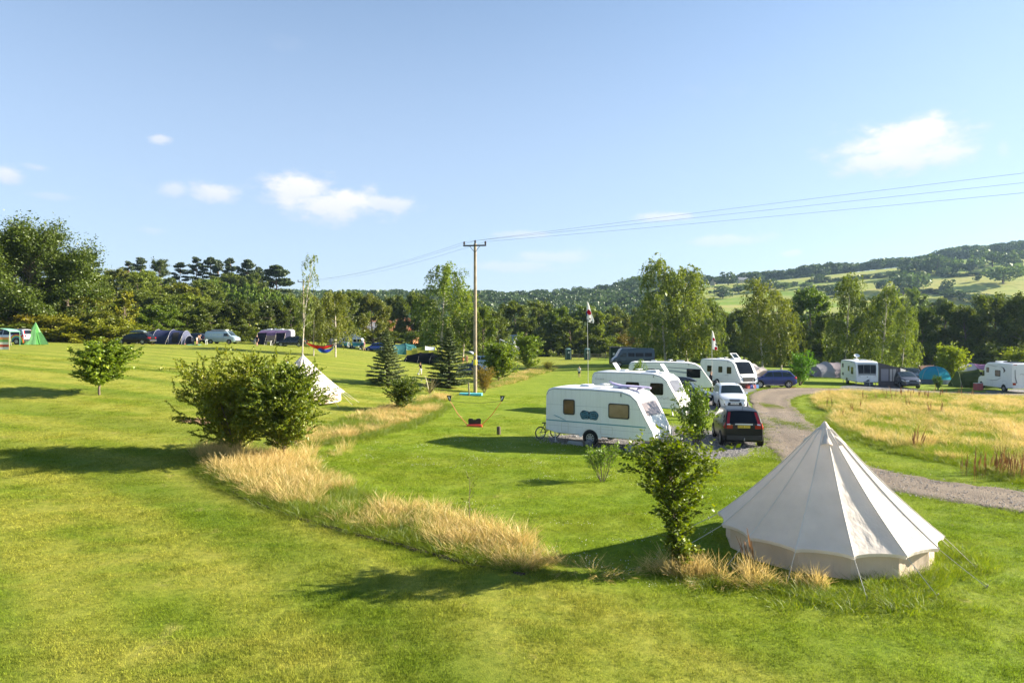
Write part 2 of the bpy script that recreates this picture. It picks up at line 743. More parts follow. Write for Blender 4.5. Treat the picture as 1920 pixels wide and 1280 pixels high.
def pix_poly(pts, n=None, sub=4):
    """smooth closed/open polyline of ground points from pixels"""
    P = [G(*p) for p in pts]
    out = []
    for i in range(len(P) - 1):
        p0, p1, p2, p3 = P[max(i - 1, 0)], P[i], P[i + 1], P[min(i + 2, len(P) - 1)]
        for k in range(sub):
            t = k / sub
            out.append(.5 * ((2 * p1) + (p2 - p0) * t + (2 * p0 - 5 * p1 + 4 * p2 - p3) * t * t + (3 * p1 - p0 - 3 * p2 + p3) * t ** 3))
    out.append(P[-1])
    return out


def resample(P, n):
    d = [0]
    for a, b in zip(P[:-1], P[1:]):
        d.append(d[-1] + (b - a).length)
    out = []
    for k in range(n):
        s = d[-1] * k / (n - 1)
        i = max(0, min(len(P) - 2, int(np.searchsorted(d, s)) - 1))
        t = (s - d[i]) / max(d[i + 1] - d[i], 1e-6)
        out.append(P[i].lerp(P[i + 1], min(max(t, 0), 1)))
    return out


def gravel_mat(name, base, warm):
    mt, N, L, b = node_mat(name)
    q = NB(N, L)
    geo = N.new('ShaderNodeNewGeometry')
    pos = geo.outputs['Position']
    big = q.noise(pos, .35, 4)
    vor = N.new('ShaderNodeTexVoronoi')
    vor.inputs['Scale'].default_value = 26
    L.new(pos, vor.inputs[0])
    fine = q.noise(pos, 22, 4, .7)
    rut = N.new('ShaderNodeAttribute')
    rut.attribute_name = 'rut'
    c = q.mix(q.map(big, .35, .65), base, warm)
    c = q.mix(q.map(q.math('ADD', rut.outputs['Fac'], q.math('MULTIPLY', q.math('SUBTRACT', big, .5), 1.2)), .25, .85, 0, .55), c, q.mix(1.0, warm, (1.15, 1.13, 1.1), 'MULTIPLY'))
    c = q.mix(q.map(fine, .3, .75, 0, .8), c, q.mix(1.0, c, (.45, .45, .48), 'MULTIPLY'))
    c = q.mix(q.map(vor.outputs['Distance'], .1, .6, .35, 0), c, (.34, .31, .28))
    L.new(c, b.inputs['Base Color'])
    b.inputs['Roughness'].default_value = .95
    b.inputs['Specular IOR Level'].default_value = .15
    bp = N.new('ShaderNodeBump')
    bp.inputs['Strength'].default_value = 1
    bp.inputs['Distance'].default_value = .04
    L.new(vor.outputs['Distance'], bp.inputs['Height'])
    L.new(bp.outputs[0], b.inputs['Normal'])
    return mt


GRAVEL = gravel_mat('track_gravel', (.205, .165, .125), (.265, .215, .16))
GREYG = gravel_mat('grey_gravel', (.19, .19, .20), (.235, .23, .23))
rngt = np.random.default_rng(3)


def ribbon(name, A, B, n, mt, lift=.012, m=8, ragged=.18):
    A, B = resample(A, n), resample(B, n)
    V = []
    RUT = []
    for k in range(n):
        ja = rngt.normal(0, ragged)
        jb = rngt.normal(0, ragged)
        d = (B[k] - A[k])
        w = max(d.length, .01)
        for j in range(m + 1):
            t = (j / m)
            t = (ja / w) + t * (1 - ja / w - jb / w)
            p = A[k] + d * t
            e = -0.05 if j in (0, m) else lift
            rt = math.exp(-((j / m - .28) / .09) ** 2) + math.exp(-((j / m - .70) / .09) ** 2)
            RUT.append(rt)
            e += (.035 - .03 * rt) * (0 < j < m)
            V.append((p.x, p.y, gz(p.x, p.y) + e))
    F = [(k * (m + 1) + j, k * (m + 1) + j + 1, (k + 1) * (m + 1) + j + 1, (k + 1) * (m + 1) + j) for k in range(n - 1) for j in range(m)]
    me = np_mesh(name, V, F, mt, smooth=True)
    at_ = me.attributes.new('rut', 'FLOAT', 'POINT')
    at_.data.foreach_set('value', RUT)
    return struct(link(name, me))


# track: along the right edge, round the bend and away behind the meadow
trk_in = pix_poly([(2150, 985), (1920, 922), (1812, 908), (1709, 893), (1629, 871), (1575, 842), (1535, 808), (1506, 776), (1488, 760), (1486, 751), (1500, 743), (1540, 738), (1640, 735), (1824, 741), (2100, 752)], sub=6)
trk_out = pix_poly([(2150, 1030), (1920, 964), (1778, 942), (1670, 921), (1560, 893), (1480, 874), (1440, 840), (1424, 800), (1410, 765), (1400, 745), (1418, 733), (1480, 727), (1595, 728.5), (1824, 735), (2100, 745)], sub=6)
ribbon('gravel_track', trk_in, trk_out, 190, GRAVEL, m=16, ragged=.12)


PADS = []


def pad(name, pts, mt, lift, n=40):
    """gravel patch: ragged outline filled as a fan"""
    P = [G(*p) for p in pts]
    PADS.append([(p.x, p.y) for p in P])
    c = sum(P, Vector()) / len(P)
    ring = []
    P2 = P + [P[0]]
    for i in range(len(P)):
        for k in range(8):
            p = P2[i].lerp(P2[i + 1], k / 8)
            ring.append(p + (p - c).normalized() * rngt.normal(0, .12))
    V, F = [], []
    K = 6
    for r in range(K + 1):
        for p in ring:
            s = r / K
            x, y = c.x + (p.x - c.x) * s, c.y + (p.y - c.y) * s
            V.append((x, y, gz(x, y) + (lift if r < K else -.05)))
    n = len(ring)
    for r in range(K):
        for k in range(n):
            F.append((r * n + k, r * n + (k + 1) % n, (r + 1) * n + (k + 1) % n, (r + 1) * n + k))
    return struct(link(name, np_mesh(name, V, F, mt, smooth=True)))


pad('gravel_path', [(998, 818), (1010, 829), (1090, 838), (1200, 850), (1330, 868), (1420, 858), (1440, 830), (1400, 808), (1330, 806), (1290, 800), (1240, 796), (1140, 800)], GREYG, .022)
pad('gravel_path', [(1250, 762), (1262, 776), (1330, 782), (1418, 776), (1412, 752), (1340, 748), (1290, 752)], GREYG, .022)
pad('gravel_path', [(1330, 722), (1345, 734), (1400, 738), (1425, 734), (1420, 722), (1370, 716)], GREYG, .022)
pad('gravel_path', [(1560, 726), (1600, 731), (1720, 736), (1735, 730), (1690, 724), (1600, 718)], GREYG, .022)
pad('gravel_path', [(1840, 733), (1850, 741), (1930, 747), (2010, 745), (1990, 733), (1900, 728)], GREYG, .022)
# bare red earth beside the left hedge
EARTH = gravel_mat('bare_earth', (.30, .17, .085), (.38, .23, .12))
pad('earth_path', [(330, 786), (345, 793), (385, 797), (425, 795), (422, 785), (380, 783)], EARTH, .02)

SOIL = gravel_mat('dark_soil', (.055, .038, .022), (.09, .06, .035))
eA = pix_poly([(405, 896), (440, 921), (520, 955), (620, 985), (750, 1019), (880, 1053), (985, 1076)], sub=6)
eB = pix_poly([(403, 901), (440, 926), (520, 961), (620, 992), (750, 1027), (880, 1061), (985, 1081)], sub=6)
ribbon('soil_path', eA, eB, 120, SOIL, .018, 4, .05)

# ------------------------------------------------------------------ far hill
RPX = np.array([-2500, -600, 300, 600, 780, 895, 960, 1060, 1140, 1200, 1260, 1330, 1420, 1500, 1600, 1700, 1800, 1920, 2200, 3000])
RPY = np.array([570, 566, 564, 563, 562, 561, 566, 562, 556, 542, 538, 534, 528, 520, 509, 499, 488, 474, 450, 440])
RD = 820.0


def hill_z(x, y):
    px = 960 + FPX * x / np.maximum(y, 1)
    zr = CAMZ + (HOR - np.interp(px, RPX, RPY)) * RD / FPX
    t = np.clip((y - 300) / (RD - 300), 0, 1.0)
    s = t * t * (3 - 2 * t) * .55 + t * .45
    z = -1.5 + (zr + 1.5) * s
    z = z + 2.0 * np.sin(x * .013) * np.sin(y * .017) * t
    return np.where(y > RD, zr - (y - RD) * .05, z)


def build_hill():
    mt, N, L, b = node_mat('hill_pasture')
    q = NB(N, L)
    geo = N.new('ShaderNodeNewGeometry')
    pos = geo.outputs['Position']
    vor = N.new('ShaderNodeTexVoronoi')
    vor.inputs['Scale'].default_value = .0085
    mp = N.new('ShaderNodeMapping')
    mp.inputs['Scale'].default_value = (1, 1, .01)
    L.new(pos, mp.inputs[0])
    wob = N.new('ShaderNodeVectorMath')
    L.new(mp.outputs[0], wob.inputs[0])
    L.new(wob.outputs[0], vor.inputs[0])
    sp = N.new('ShaderNodeSeparateXYZ')
    L.new(vor.outputs['Color'], sp.inputs[0])
    c = q.mix(q.map(sp.outputs[0], .2, .8), (.16, .25, .035), (.29, .32, .075))
    c = q.mix(q.map(q.noise(pos, .03, 5, .6), .42, .66), c, (.33, .31, .10))
    c = q.mix(q.math('MULTIPLY', q.map(q.noise(pos, .15, 4, .65), .5, .7), .6), c, (.12, .17, .035))
    L.new(c, b.inputs['Base Color'])
    b.inputs['Roughness'].default_value = .95
    b.inputs['Specular IOR Level'].default_value = .05
    pxs = np.linspace(-2600, 3100, 150)
    ys = np.concatenate([np.linspace(296, RD, 60), np.linspace(RD + 15, 1300, 14)])
    V = []
    for y in ys:
        x = (pxs - 960) / FPX * y
        V.append(np.stack([x, np.full_like(x, y), hill_z(x, y)], -1))
    V = np.concatenate(V)
    w = len(pxs)
    i, j = np.meshgrid(np.arange(len(ys) - 1), np.arange(w - 1), indexing='ij')
    a = (i * w + j).ravel()
    F = np.stack([a, a + 1, a + w + 1, a + w], -1)
    struct(link('hill', np_mesh('hill', V, F, mt, smooth=True)))


build_hill()


# ------------------------------------------------------------------ scatter by geometry nodes (ground cover only)
PROTO = bpy.data.collections.new('scatter_sources')


def scatter(name, P, rot, scl, proto, label, cat):
    """one ground-cover object: instances of proto at points P"""
    me = bpy.data.meshes.new(name)
    P = np.asarray(P, np.float32)
    me.vertices.add(len(P))
    me.vertices.foreach_set('co', P.ravel())
    a = me.attributes.new('rot', 'FLOAT_VECTOR', 'POINT')
    a.data.foreach_set('vector', np.asarray(rot, np.float32).ravel())
    a = me.attributes.new('scl', 'FLOAT_VECTOR', 'POINT')
    a.data.foreach_set('vector', np.asarray(scl, np.float32).ravel())
    o = link(name, me)
    ng = bpy.data.node_groups.new(name + '_nodes', 'GeometryNodeTree')
    ng.interface.new_socket('Geometry', in_out='INPUT', socket_type='NodeSocketGeometry')
    ng.interface.new_socket('Geometry', in_out='OUTPUT', socket_type='NodeSocketGeometry')
    N, L = ng.nodes, ng.links
    gi, go = N.new('NodeGroupInput'), N.new('NodeGroupOutput')
    ip = N.new('GeometryNodeInstanceOnPoints')
    oi = N.new('GeometryNodeObjectInfo')
    oi.inputs['Object'].default_value = proto
    oi.inputs['As Instance'].default_value = True
    ra = N.new('GeometryNodeInputNamedAttribute')
    ra.data_type = 'FLOAT_VECTOR'
    ra.inputs['Name'].default_value = 'rot'
    sa = N.new('GeometryNodeInputNamedAttribute')
    sa.data_type = 'FLOAT_VECTOR'
    sa.inputs['Name'].default_value = 'scl'
    L.new(gi.outputs[0], ip.inputs['Points'])
    L.new(oi.outputs['Geometry'], ip.inputs['Instance'])
    L.new(ra.outputs[0], ip.inputs['Rotation'])
    L.new(sa.outputs[0], ip.inputs['Scale'])
    L.new(ip.outputs[0], go.inputs[0])
    md = o.modifiers.new('scatter', 'NODES')
    md.node_group = ng
    tag(o, label, cat, None, 'stuff')
    return o


def proto_obj(name, me):
    o = bpy.data.objects.new(name, me)
    PROTO.objects.link(o)
    return o


def blade_mesh(name, rng, n, rad, h0, h1, w, lean, mt, seed_head=False, segs=2):
    V, F, rv = [], [], []
    for k in range(n):
        a = rng.uniform(0, 2 * math.pi)
        r = rad * math.sqrt(rng.uniform())
        bx, by = r * math.cos(a), r * math.sin(a)
        h = rng.uniform(h0, h1)
        da = a + rng.normal(0, .9)
        ln = h * abs(rng.normal(lean, lean * .5))
        fx, fy = math.cos(da), math.sin(da)
        sa = rng.uniform(0, math.pi)
        sx, sy = math.cos(sa) * w / 2, math.sin(sa) * w / 2
        o = len(V)
        val = rng.uniform()
        S = segs
        for i in range(S + 1):
            t = i / S
            ww = (1 - t * .75)
            if seed_head:
                ww = (.55, .5, 1.5, .5)[min(i, 3)] if S == 3 else ww
            cx, cy, cz = bx + fx * ln * t * t, by + fy * ln * t * t, h * (t - .12 * t * t * min(1, ln / h))
            V += [(cx - sx * ww, cy - sy * ww, cz), (cx + sx * ww, cy + sy * ww, cz)]
        for i in range(S):
            F.append((o + 2 * i, o + 2 * i + 1, o + 2 * i + 3, o + 2 * i + 2))
            rv.append(val * .8 + (.2 if (seed_head and i >= S - 2) else 0))
    return np_mesh(name, V, F, mt, rv)


def in_poly(x, y, poly):
    inside = np.zeros(len(x), bool)
    n = len(poly)
    j = n - 1
    for i in range(n):
        xi, yi, xj, yj = poly[i][0], poly[i][1], poly[j][0], poly[j][1]
        c = ((yi > y) != (yj > y)) & (x < (xj - xi) * (y - yi) / (yj - yi + 1e-12) + xi)
        inside ^= c
        j = i
    return inside


def ground_poly(pts, sub=4):
    return [(p.x, p.y) for p in pix_poly(pts + [pts[0]], sub=sub)]


MEADOW = ground_poly([(1525, 746), (1545, 739), (1640, 737), (1824, 744), (2060, 757), (2200, 900), (2060, 925), (1920, 902), (1862, 887), (1835, 868), (1790, 864), (1740, 855), (1690, 845), (1640, 829), (1590, 808), (1560, 790), (1566, 776), (1535, 764)])
STRIP_A = ground_poly([(372, 840), (395, 880), (440, 912), (520, 944), (620, 975), (750, 1010), (880, 1043), (985, 1064), (1004, 1050), (985, 1018), (900, 990), (820, 968), (740, 945), (660, 915), (600, 885), (560, 868), (520, 850), (440, 835)])
STRIP_B = ground_poly([(520, 835), (600, 832), (680, 815), (740, 800), (800, 780), (838, 756), (836, 746), (800, 748), (720, 768), (640, 790), (560, 812)])
STRIP_C = ground_poly([(905, 730), (950, 722), (1000, 706), (1040, 693), (1042, 688), (1000, 695), (940, 710), (908, 720)])
TENTGRASS = ground_poly([(1240, 1062), (1290, 1085), (1400, 1095), (1500, 1112), (1600, 1122), (1660, 1118), (1700, 1100), (1690, 1086), (1560, 1078), (1440, 1064), (1380, 1046), (1350, 1020), (1310, 1010), (1300, 1040)])
TRACK = [(p.x, p.y) for p in trk_in] + [(p.x, p.y) for p in reversed(trk_out)]


def sample_poly(poly, dens, rng):
    a = np.array(poly)
    lo, hi = a.min(0), a.max(0)
    n = int(dens * (hi[0] - lo[0]) * (hi[1] - lo[1]))
    x = rng.uniform(lo[0], hi[0], n)
    y = rng.uniform(lo[1], hi[1], n)
    k = in_poly(x, y, poly)
    return x[k], y[k]


def vnoise(x, y, s, seed=0):
    """cheap smooth value noise"""
    r = np.random.default_rng(seed).uniform(0, 6.28, (6, 3))
    v = 0
    for i in range(6):
        a = r[i, 0]
        f = s * (1 + .6 * i)
        v = v + np.sin((x * math.cos(a) + y * math.sin(a)) * f + r[i, 1]) / (1 + .5 * i)
    return v / 2.6


def rotscl(n, rng, lo, hi, zlo=None, zhi=None, tilt=.08):
    rot = np.stack([rng.normal(0, tilt, n), rng.normal(0, tilt, n), rng.uniform(0, 6.28, n)], -1)
    s = rng.uniform(lo, hi, n)
    z = s if zlo is None else rng.uniform(zlo, zhi, n)
    return rot, np.stack([s, s, z], -1)


def blade_mat():
    mt = bpy.data.materials.new('short_grass')
    mt.use_nodes = True
    N, L = mt.node_tree.nodes, mt.node_tree.links
    N.clear()
    out = N.new('ShaderNodeOutputMaterial')
    q, c, fine, vfine = lawn_color(N, L)
    at_ = N.new('ShaderNodeAttribute')
    at_.attribute_name = 'rv'
    k = q.map(at_.outputs['Fac'], 0, .8, .6, 1.9)
    c = q.mix(1.0, c, k, 'MULTIPLY')
    df, tr = N.new('ShaderNodeBsdfDiffuse'), N.new('ShaderNodeBsdfTranslucent')
    L.new(c, df.inputs[0])
    L.new(c, tr.inputs[0])
    ms = N.new('ShaderNodeMixShader')
    ms.inputs[0].default_value = .4
    L.new(df.outputs[0], ms.inputs[1])
    L.new(tr.outputs[0], ms.inputs[2])
    L.new(ms.outputs[0], out.inputs[0])
    return mt


def build_grass():
    rng = np.random.default_rng(21)
    g_short = blade_mat()
    g_long = leafmat('dry_grass', (.32, .245, .075), (.66, .50, .21), .3, False)
    g_mid = leafmat('green_tall_grass', (.07, .130, .012), (.24, .27, .03), .4, False, (.40, .32, .12))
    g_seed = leafmat('dock_stalks', (.13, .065, .028), (.26, .13, .055), .1, False)
    # mown lawn near the camera
    p1 = [proto_obj('short_tuft', blade_mesh('short_tuft', rng, 150, .26, .014, .042, .0062, .6, g_short, segs=1)) for _ in range(3)]
    for q, pr in enumerate(p1):
        xs, ys = [], []
        for (d0, d1, dens) in ((8.5, 13, 34), (13, 19, 24), (19, 28, 14), (28, 40, 6.5), (40, 56, 2.6)):
            n = int(dens / 3 * (d1 - d0) * 1.62 * (d0 + d1) / 2)
            y = np.sqrt(rng.uniform(d0 ** 2, d1 ** 2, n))
            x = rng.uniform(-.81, .81, n) * y
            xs.append(x)
            ys.append(y)
        x, y = np.concatenate(xs), np.concatenate(ys)
        k = ~in_poly(x, y, TRACK) & ~in_poly(x, y, MEADOW)
        k &= ~(((x - 7.35) ** 2 + (y - 16.0) ** 2) < 2.2 ** 2)
        for P_ in PADS:
            k &= ~in_poly(x, y, P_)
        k &= rng.uniform(size=len(x)) < .78 + .4 * vnoise(x, y, .45, 4 + q)
        x, y = x[k], y[k]
        far = np.clip(y / 13, 1, 2.0)
        rot, s = rotscl(len(x), rng, .8, 1.3)
        s[:, :2] *= far[:, None]
        s[:, 2] *= 1 + .35 * vnoise(x, y, .5, 6)
        scatter('grass', np.stack([x, y, hz(x, y) - .003], -1), rot, s, pr,
                ('short mown green lawn grass in front of the tent', 'short mown yellowing lawn grass in front of the tent', 'short mown lawn clippings and grass in front of the tent')[q], 'grass')
    # dry long grass strips
    longs = [proto_obj('dry_tuft', blade_mesh('dry_tuft', rng, 74, .24, .30, .82, .0055, .34, g_long, True, 3)) for _ in range(2)]
    greens = [proto_obj('green_tuft', blade_mesh('green_tuft', rng, 64, .20, .12, .38, .0075, .55, g_mid)) for _ in range(2)]
    stalk = proto_obj('dock_tuft', blade_mesh('dock_tuft', rng, 5, .10, .6, 1.0, .020, .12, g_seed, True, 3))

    def strip(poly, dens, gd, hl, hh, lab, seed, front=0.0):
        r = np.random.default_rng(seed)
        x, y = sample_poly(poly, dens, r)
        keep = vnoise(x, y, .55, seed) + .5 * vnoise(x, y, 1.7, seed + 2) > -.16 + .3 * r.normal(size=len(x))
        x, y = x[keep], y[keep]
        rot, s = rotscl(len(x), r, .8, 1.3, hl, hh, .12)
        s[:, 2] *= 1 + .4 * vnoise(x, y, .7, seed + 1)
        scatter('long_grass', np.stack([x, y, hz(x, y) - .01], -1), rot, s, longs[seed % 2], 'tall straw coloured dry grass ' + lab, 'grass')
        x, y = sample_poly(poly, gd, r)
        rot, s = rotscl(len(x), r, .8, 1.5, .6, 1.25, .14)
        scatter('green_grass', np.stack([x, y, hz(x, y) - .01], -1), rot, s, greens[seed % 2], 'lush green grass at the foot of the dry grass ' + lab, 'grass')

    strip(STRIP_A, 19, 17, .25, .66, 'in the curved strip below the two bushes', 31)
    strip(STRIP_B, 22, 8, .25, .6, 'behind the two bushes, beside the pale bell tent', 32)
    strip(STRIP_C, 10, 9, .25, .5, 'along the bank beyond the power pole', 33)
    strip(MEADOW, 10.5, 11, .28, .62, 'in the meadow inside the gravel track', 34)
    # lush fringe where the mower stops short
    def fringe(pts, w, dens, lab, seed, hl=.3, hh=.85):
        r = np.random.default_rng(seed)
        P = pix_poly(pts, sub=8)
        L_ = sum((b - a).length for a, b in zip(P[:-1], P[1:]))
        Q = resample(P, int(L_ * dens))
        x = np.array([p.x for p in Q]) + r.normal(0, w, len(Q))
        y = np.array([p.y for p in Q]) + r.normal(0, w, len(Q))
        rot, s = rotscl(len(x), r, .9, 1.6, hl, hh, .15)
        scatter('fringe_grass', np.stack([x, y, hz(x, y) - .01], -1), rot, s, greens[seed % 2], lab, 'grass')
    fringe([(372, 845), (398, 886), (440, 917), (520, 950), (620, 980), (750, 1014), (880, 1048), (990, 1070)], .16, 24, 'dark green uncut grass edging the curved strip on its mown side', 41)
    fringe([(1535, 762), (1570, 772), (1556, 787), (1590, 812), (1640, 832), (1690, 848), (1740, 859), (1800, 868), (1840, 872), (1865, 890), (1930, 908)], .3, 26, 'dark green uncut grass edging the meadow', 42)
    fringe([(570, 838), (680, 822), (740, 806), (800, 786), (838, 760)], .2, 24, 'green uncut grass edging the strip behind the bushes', 43)
    fringe([(1250, 1066), (1310, 1092), (1400, 1100), (1500, 1115), (1600, 1126), (1655, 1122), (1710, 1095)], .42, 30, 'lush green grass growing round the big bell tent', 44, .25, .75)
    fringe([(1690, 1090), (1770, 1080), (1800, 1058), (1780, 1035)], .3, 18, 'green grass at the sunny side of the big bell tent', 45, .5, .9)
    r = np.random.default_rng(50)
    # straw tufts by the little tree at the tent
    x = np.concatenate([r.normal(G(1290, 1075).x, .30, 15), r.normal(G(1410, 1080).x, .16, 5), r.normal(G(1545, 1100).x, .2, 6), r.normal(G(1300, 1078).x, .5, 12), r.normal(G(1440, 1092).x, .25, 6)])
    y = np.concatenate([r.normal(G(1290, 1075).y, .22, 15), r.normal(G(1410, 1080).y, .12, 5), r.normal(G(1545, 1100).y, .12, 6), r.normal(G(1300, 1078).y, .2, 12), r.normal(G(1440, 1092).y, .1, 6)])
    rot, s = rotscl(len(x), r, .6, 1.1, .25, .7, .3)
    scatter('straw_grass', np.stack([x, y, hz(x, y) - .01], -1), rot, s, longs[0], 'straw tufts round the small tree and the tent wall', 'grass')
    # dry grass standing round the feet of the two bushes
    x, y = [], []
    for (cx, cy, n_, sx_, sy_) in ((405, 856, 22, .45, .5), (445, 864, 26, .6, .5), (500, 872, 24, .6, .5), (550, 872, 16, .5, .5), (600, 850, 8, .6, .5)):
        c_ = G(cx, cy)
        x += list(c_.x + r.normal(0, sx_, n_))
        y += list(c_.y + r.normal(0, sy_, n_))
    x, y = np.array(x), np.array(y)
    rot, s = rotscl(len(x), r, .8, 1.2, .5, 1.05, .15)
    scatter('long_grass', np.stack([x, y, hz(x, y) - .01], -1), rot, s, longs[1], 'tall dry grass round the feet of the two bushes', 'grass')
    # straw lying flat where the strip was trampled
    x, y = [], []
    for (cx, cy, n_, sx_, sy_) in ((790, 962, 26, .45, .2), (990, 1058, 18, .3, .2), (1190, 1078, 12, .7, .15), (1335, 1098, 8, .6, .12), (560, 945, 12, .5, .2)):
        c_ = G(cx, cy)
        x += list(c_.x + r.normal(0, sx_, n_))
        y += list(c_.y + r.normal(0, sy_, n_))
    x, y = np.array(x), np.array(y)
    rot, s = rotscl(len(x), r, .5, .9, .35, .7, .2)
    rot[:, 0] += r.choice([-1.25, 1.25], len(x))
    scatter('flattened_straw', np.stack([x, y, hz(x, y) + .02], -1), rot, s, longs[1], 'straw lying flat along the trampled strip edge', 'straw')
    # clover heads in the pitch field
    cb = MB()
    for k in range(6):
        a_ = k * 2.4
        cb.lathe([(.002, .0), (.008, .005), (.007, .012), (.001, .015)], 5, (math.cos(a_) * .05 * k, math.sin(a_) * .05 * k, .035))
    cl = proto_obj('clover_head', cb.mesh('clover_head', mat('clover_white', (.62, .62, .52), .9)))
    n_ = 700
    yy = np.sqrt(r.uniform(13 ** 2, 34 ** 2, n_))
    xx = r.uniform(-.4, .5, n_) * yy
    k = (xx + .9 * yy > 14.5) & ~in_poly(xx, yy, TRACK) & (vnoise(xx, yy, .5, 12) > -.1)
    for P_ in PADS:
        k &= ~in_poly(xx, yy, P_)
    k &= ~(((xx - 7.35) ** 2 + (yy - 16.0) ** 2) < 2.4 ** 2)
    xx, yy = xx[k], yy[k]
    rot, s = rotscl(len(xx), r, .8, 1.3)
    scatter('clover_flowers', np.stack([xx, yy, hz(xx, yy)], -1), rot, s, cl, 'tiny white clover flowers dotted over the pitch lawn', 'flowers')
    # brown seeding dock in the meadow
    x, y = sample_poly(MEADOW, .5, r)
    k = vnoise(x, y, .35, 9) > .32
    x, y = x[k], y[k]
    c = G(1885, 893)
    x = np.concatenate([x, r.normal(c.x, .9, 34), r.normal(G(1725, 845).x, .15, 5), r.normal(G(1416, 1072).x, .08, 2)])
    y = np.concatenate([y, r.normal(c.y, .5, 34), r.normal(G(1725, 840).y, .15, 5), r.normal(G(1416, 1072).y, .08, 2)])
    rot, s = rotscl(len(x), r, .8, 1.2, .75, 1.15, .1)
    scatter('dock_weeds', np.stack([x, y, hz(x, y) - .01], -1), rot, s, stalk, 'rust brown seeding weed stalks standing in the meadow', 'weeds')
    # loose stones on the track and the grey pitches
    sb = MB()
    for k in range(9):
        a_ = k * 2.4
        rr_ = .05 + .05 * k
        q_ = r.uniform(.010, .024)
        sb.lathe([(q_ * .5, 0), (q_, q_ * .5), (q_ * .6, q_ * 1.1), (.001, q_ * 1.2)], 5, (math.cos(a_) * rr_, math.sin(a_) * rr_, 0))
    st_ = proto_obj('stone_group', sb.mesh('stone_group', mat('stone_pale', (.34, .31, .28), .9, 0, .3, 20)))
    x, y = sample_poly(TRACK, 7, r)
    x2, y2 = sample_poly(PADS[0], 12, r)
    x, y = np.concatenate([x, x2]), np.concatenate([y, y2])
    k = y < 45
    x, y = x[k], y[k]
    rot, s = rotscl(len(x), r, .7, 1.5)
    scatter('gravel_stones', np.stack([x, y, hz(x, y) + .03], -1), rot, s, st_, 'loose pale stones scattered on the gravel track', 'gravel')
    # clippings and scuffed turf along track edge
    x, y = [], []
    for E in (trk_in, trk_out):
        Q = resample(E, 420)
        x += [p.x for p in Q]
        y += [p.y for p in Q]
    for (cx, cy, n_, sp) in ((1446, 762, 90, .45), (1475, 795, 130, .55), (1422, 798, 70, .4)):
        c_ = G(cx, cy)
        x += list(c_.x + r.normal(0, sp * .6, n_))
        y += list(c_.y + r.normal(0, sp * 2.2, n_))
    x = np.array(x) + r.normal(0, .16, len(x))
    y = np.array(y) + r.normal(0, .16, len(y))
    k = ~in_poly(x, y, PADS[0]) & ~in_poly(x, y, PADS[1])
    x, y = x[k], y[k]
    rot, s = rotscl(len(x), r, .8, 1.5, .15, .35, .1)
    scatter('verge_grass', np.stack([x, y, hz(x, y)], -1), rot, s, greens[0], 'ragged short grass along the edges of the gravel track', 'grass')


build_grass()

# ------------------------------------------------------------------ trees
BARK = mat('bark_grey', (.14, .11, .085), .9, 0, .3, 5, .1, 0, .6, 14)
BIRCHBARK = mat('bark_birch', (.46, .41, .35), .8, 0, .45, 3, .1, 0, .4, 10)
PINEBARK = mat('bark_pine', (.25, .13, .075), .9, 0, .3, 5, .1)
L_HORN = leafmat('hornbeam_leaves', (.034, .068, .006), (.185, .220, .018), .34, True, (.32, .27, .03), .975)
L_BROAD = leafmat('broad_leaves', (.026, .050, .007), (.135, .168, .020), .30)
L_BIRCH = leafmat('birch_leaves', (.044, .074, .013), (.162, .200, .036), .38, True, (.26, .22, .05), .96)
L_NEEDLE = leafmat('spruce_needles', (.040, .070, .032), (.150, .180, .085), .18)
L_PINE = leafmat('pine_needles', (.030, .052, .020), (.085, .110, .036), .12)
L_LAUREL = leafmat('laurel_leaves', (.055, .115, .010), (.15, .235, .022), .32)
L_FAR = leafmat('far_leaves', (.042, .078, .022), (.105, .145, .036), .3)


def norm(a):
    return a / np.maximum(np.linalg.norm(a, axis=-1, keepdims=True), 1e-9)


def leaf_quads(P, rng, size, aspect=1.7, up=.6, dirs=None, sv=.35, flat=False):
    """diamond leaves at points P"""
    n = len(P)
    nr = norm(rng.normal(size=(n, 3)) * np.array([1, 1, .8]) + np.array([0, 0, up]))
    t = rng.normal(size=(n, 3)) if dirs is None else dirs + rng.normal(size=(n, 3)) * .45
    t = norm(t - nr * (t * nr).sum(-1, keepdims=True))
    b = np.cross(nr, t)
    s = size * np.exp(rng.normal(0, sv, n))[:, None]
    l, w = s * .5, s * .5 / aspect
    V = np.stack([P - t * l, P + b * w + nr * l * .12, P + t * l, P - b * w + nr * l * .12], 1).reshape(-1, 3)
    F = np.arange(4 * n).reshape(-1, 4)
    rv = np.clip(rng.beta(2, 2, n), 0, 1)
    return V, F, rv


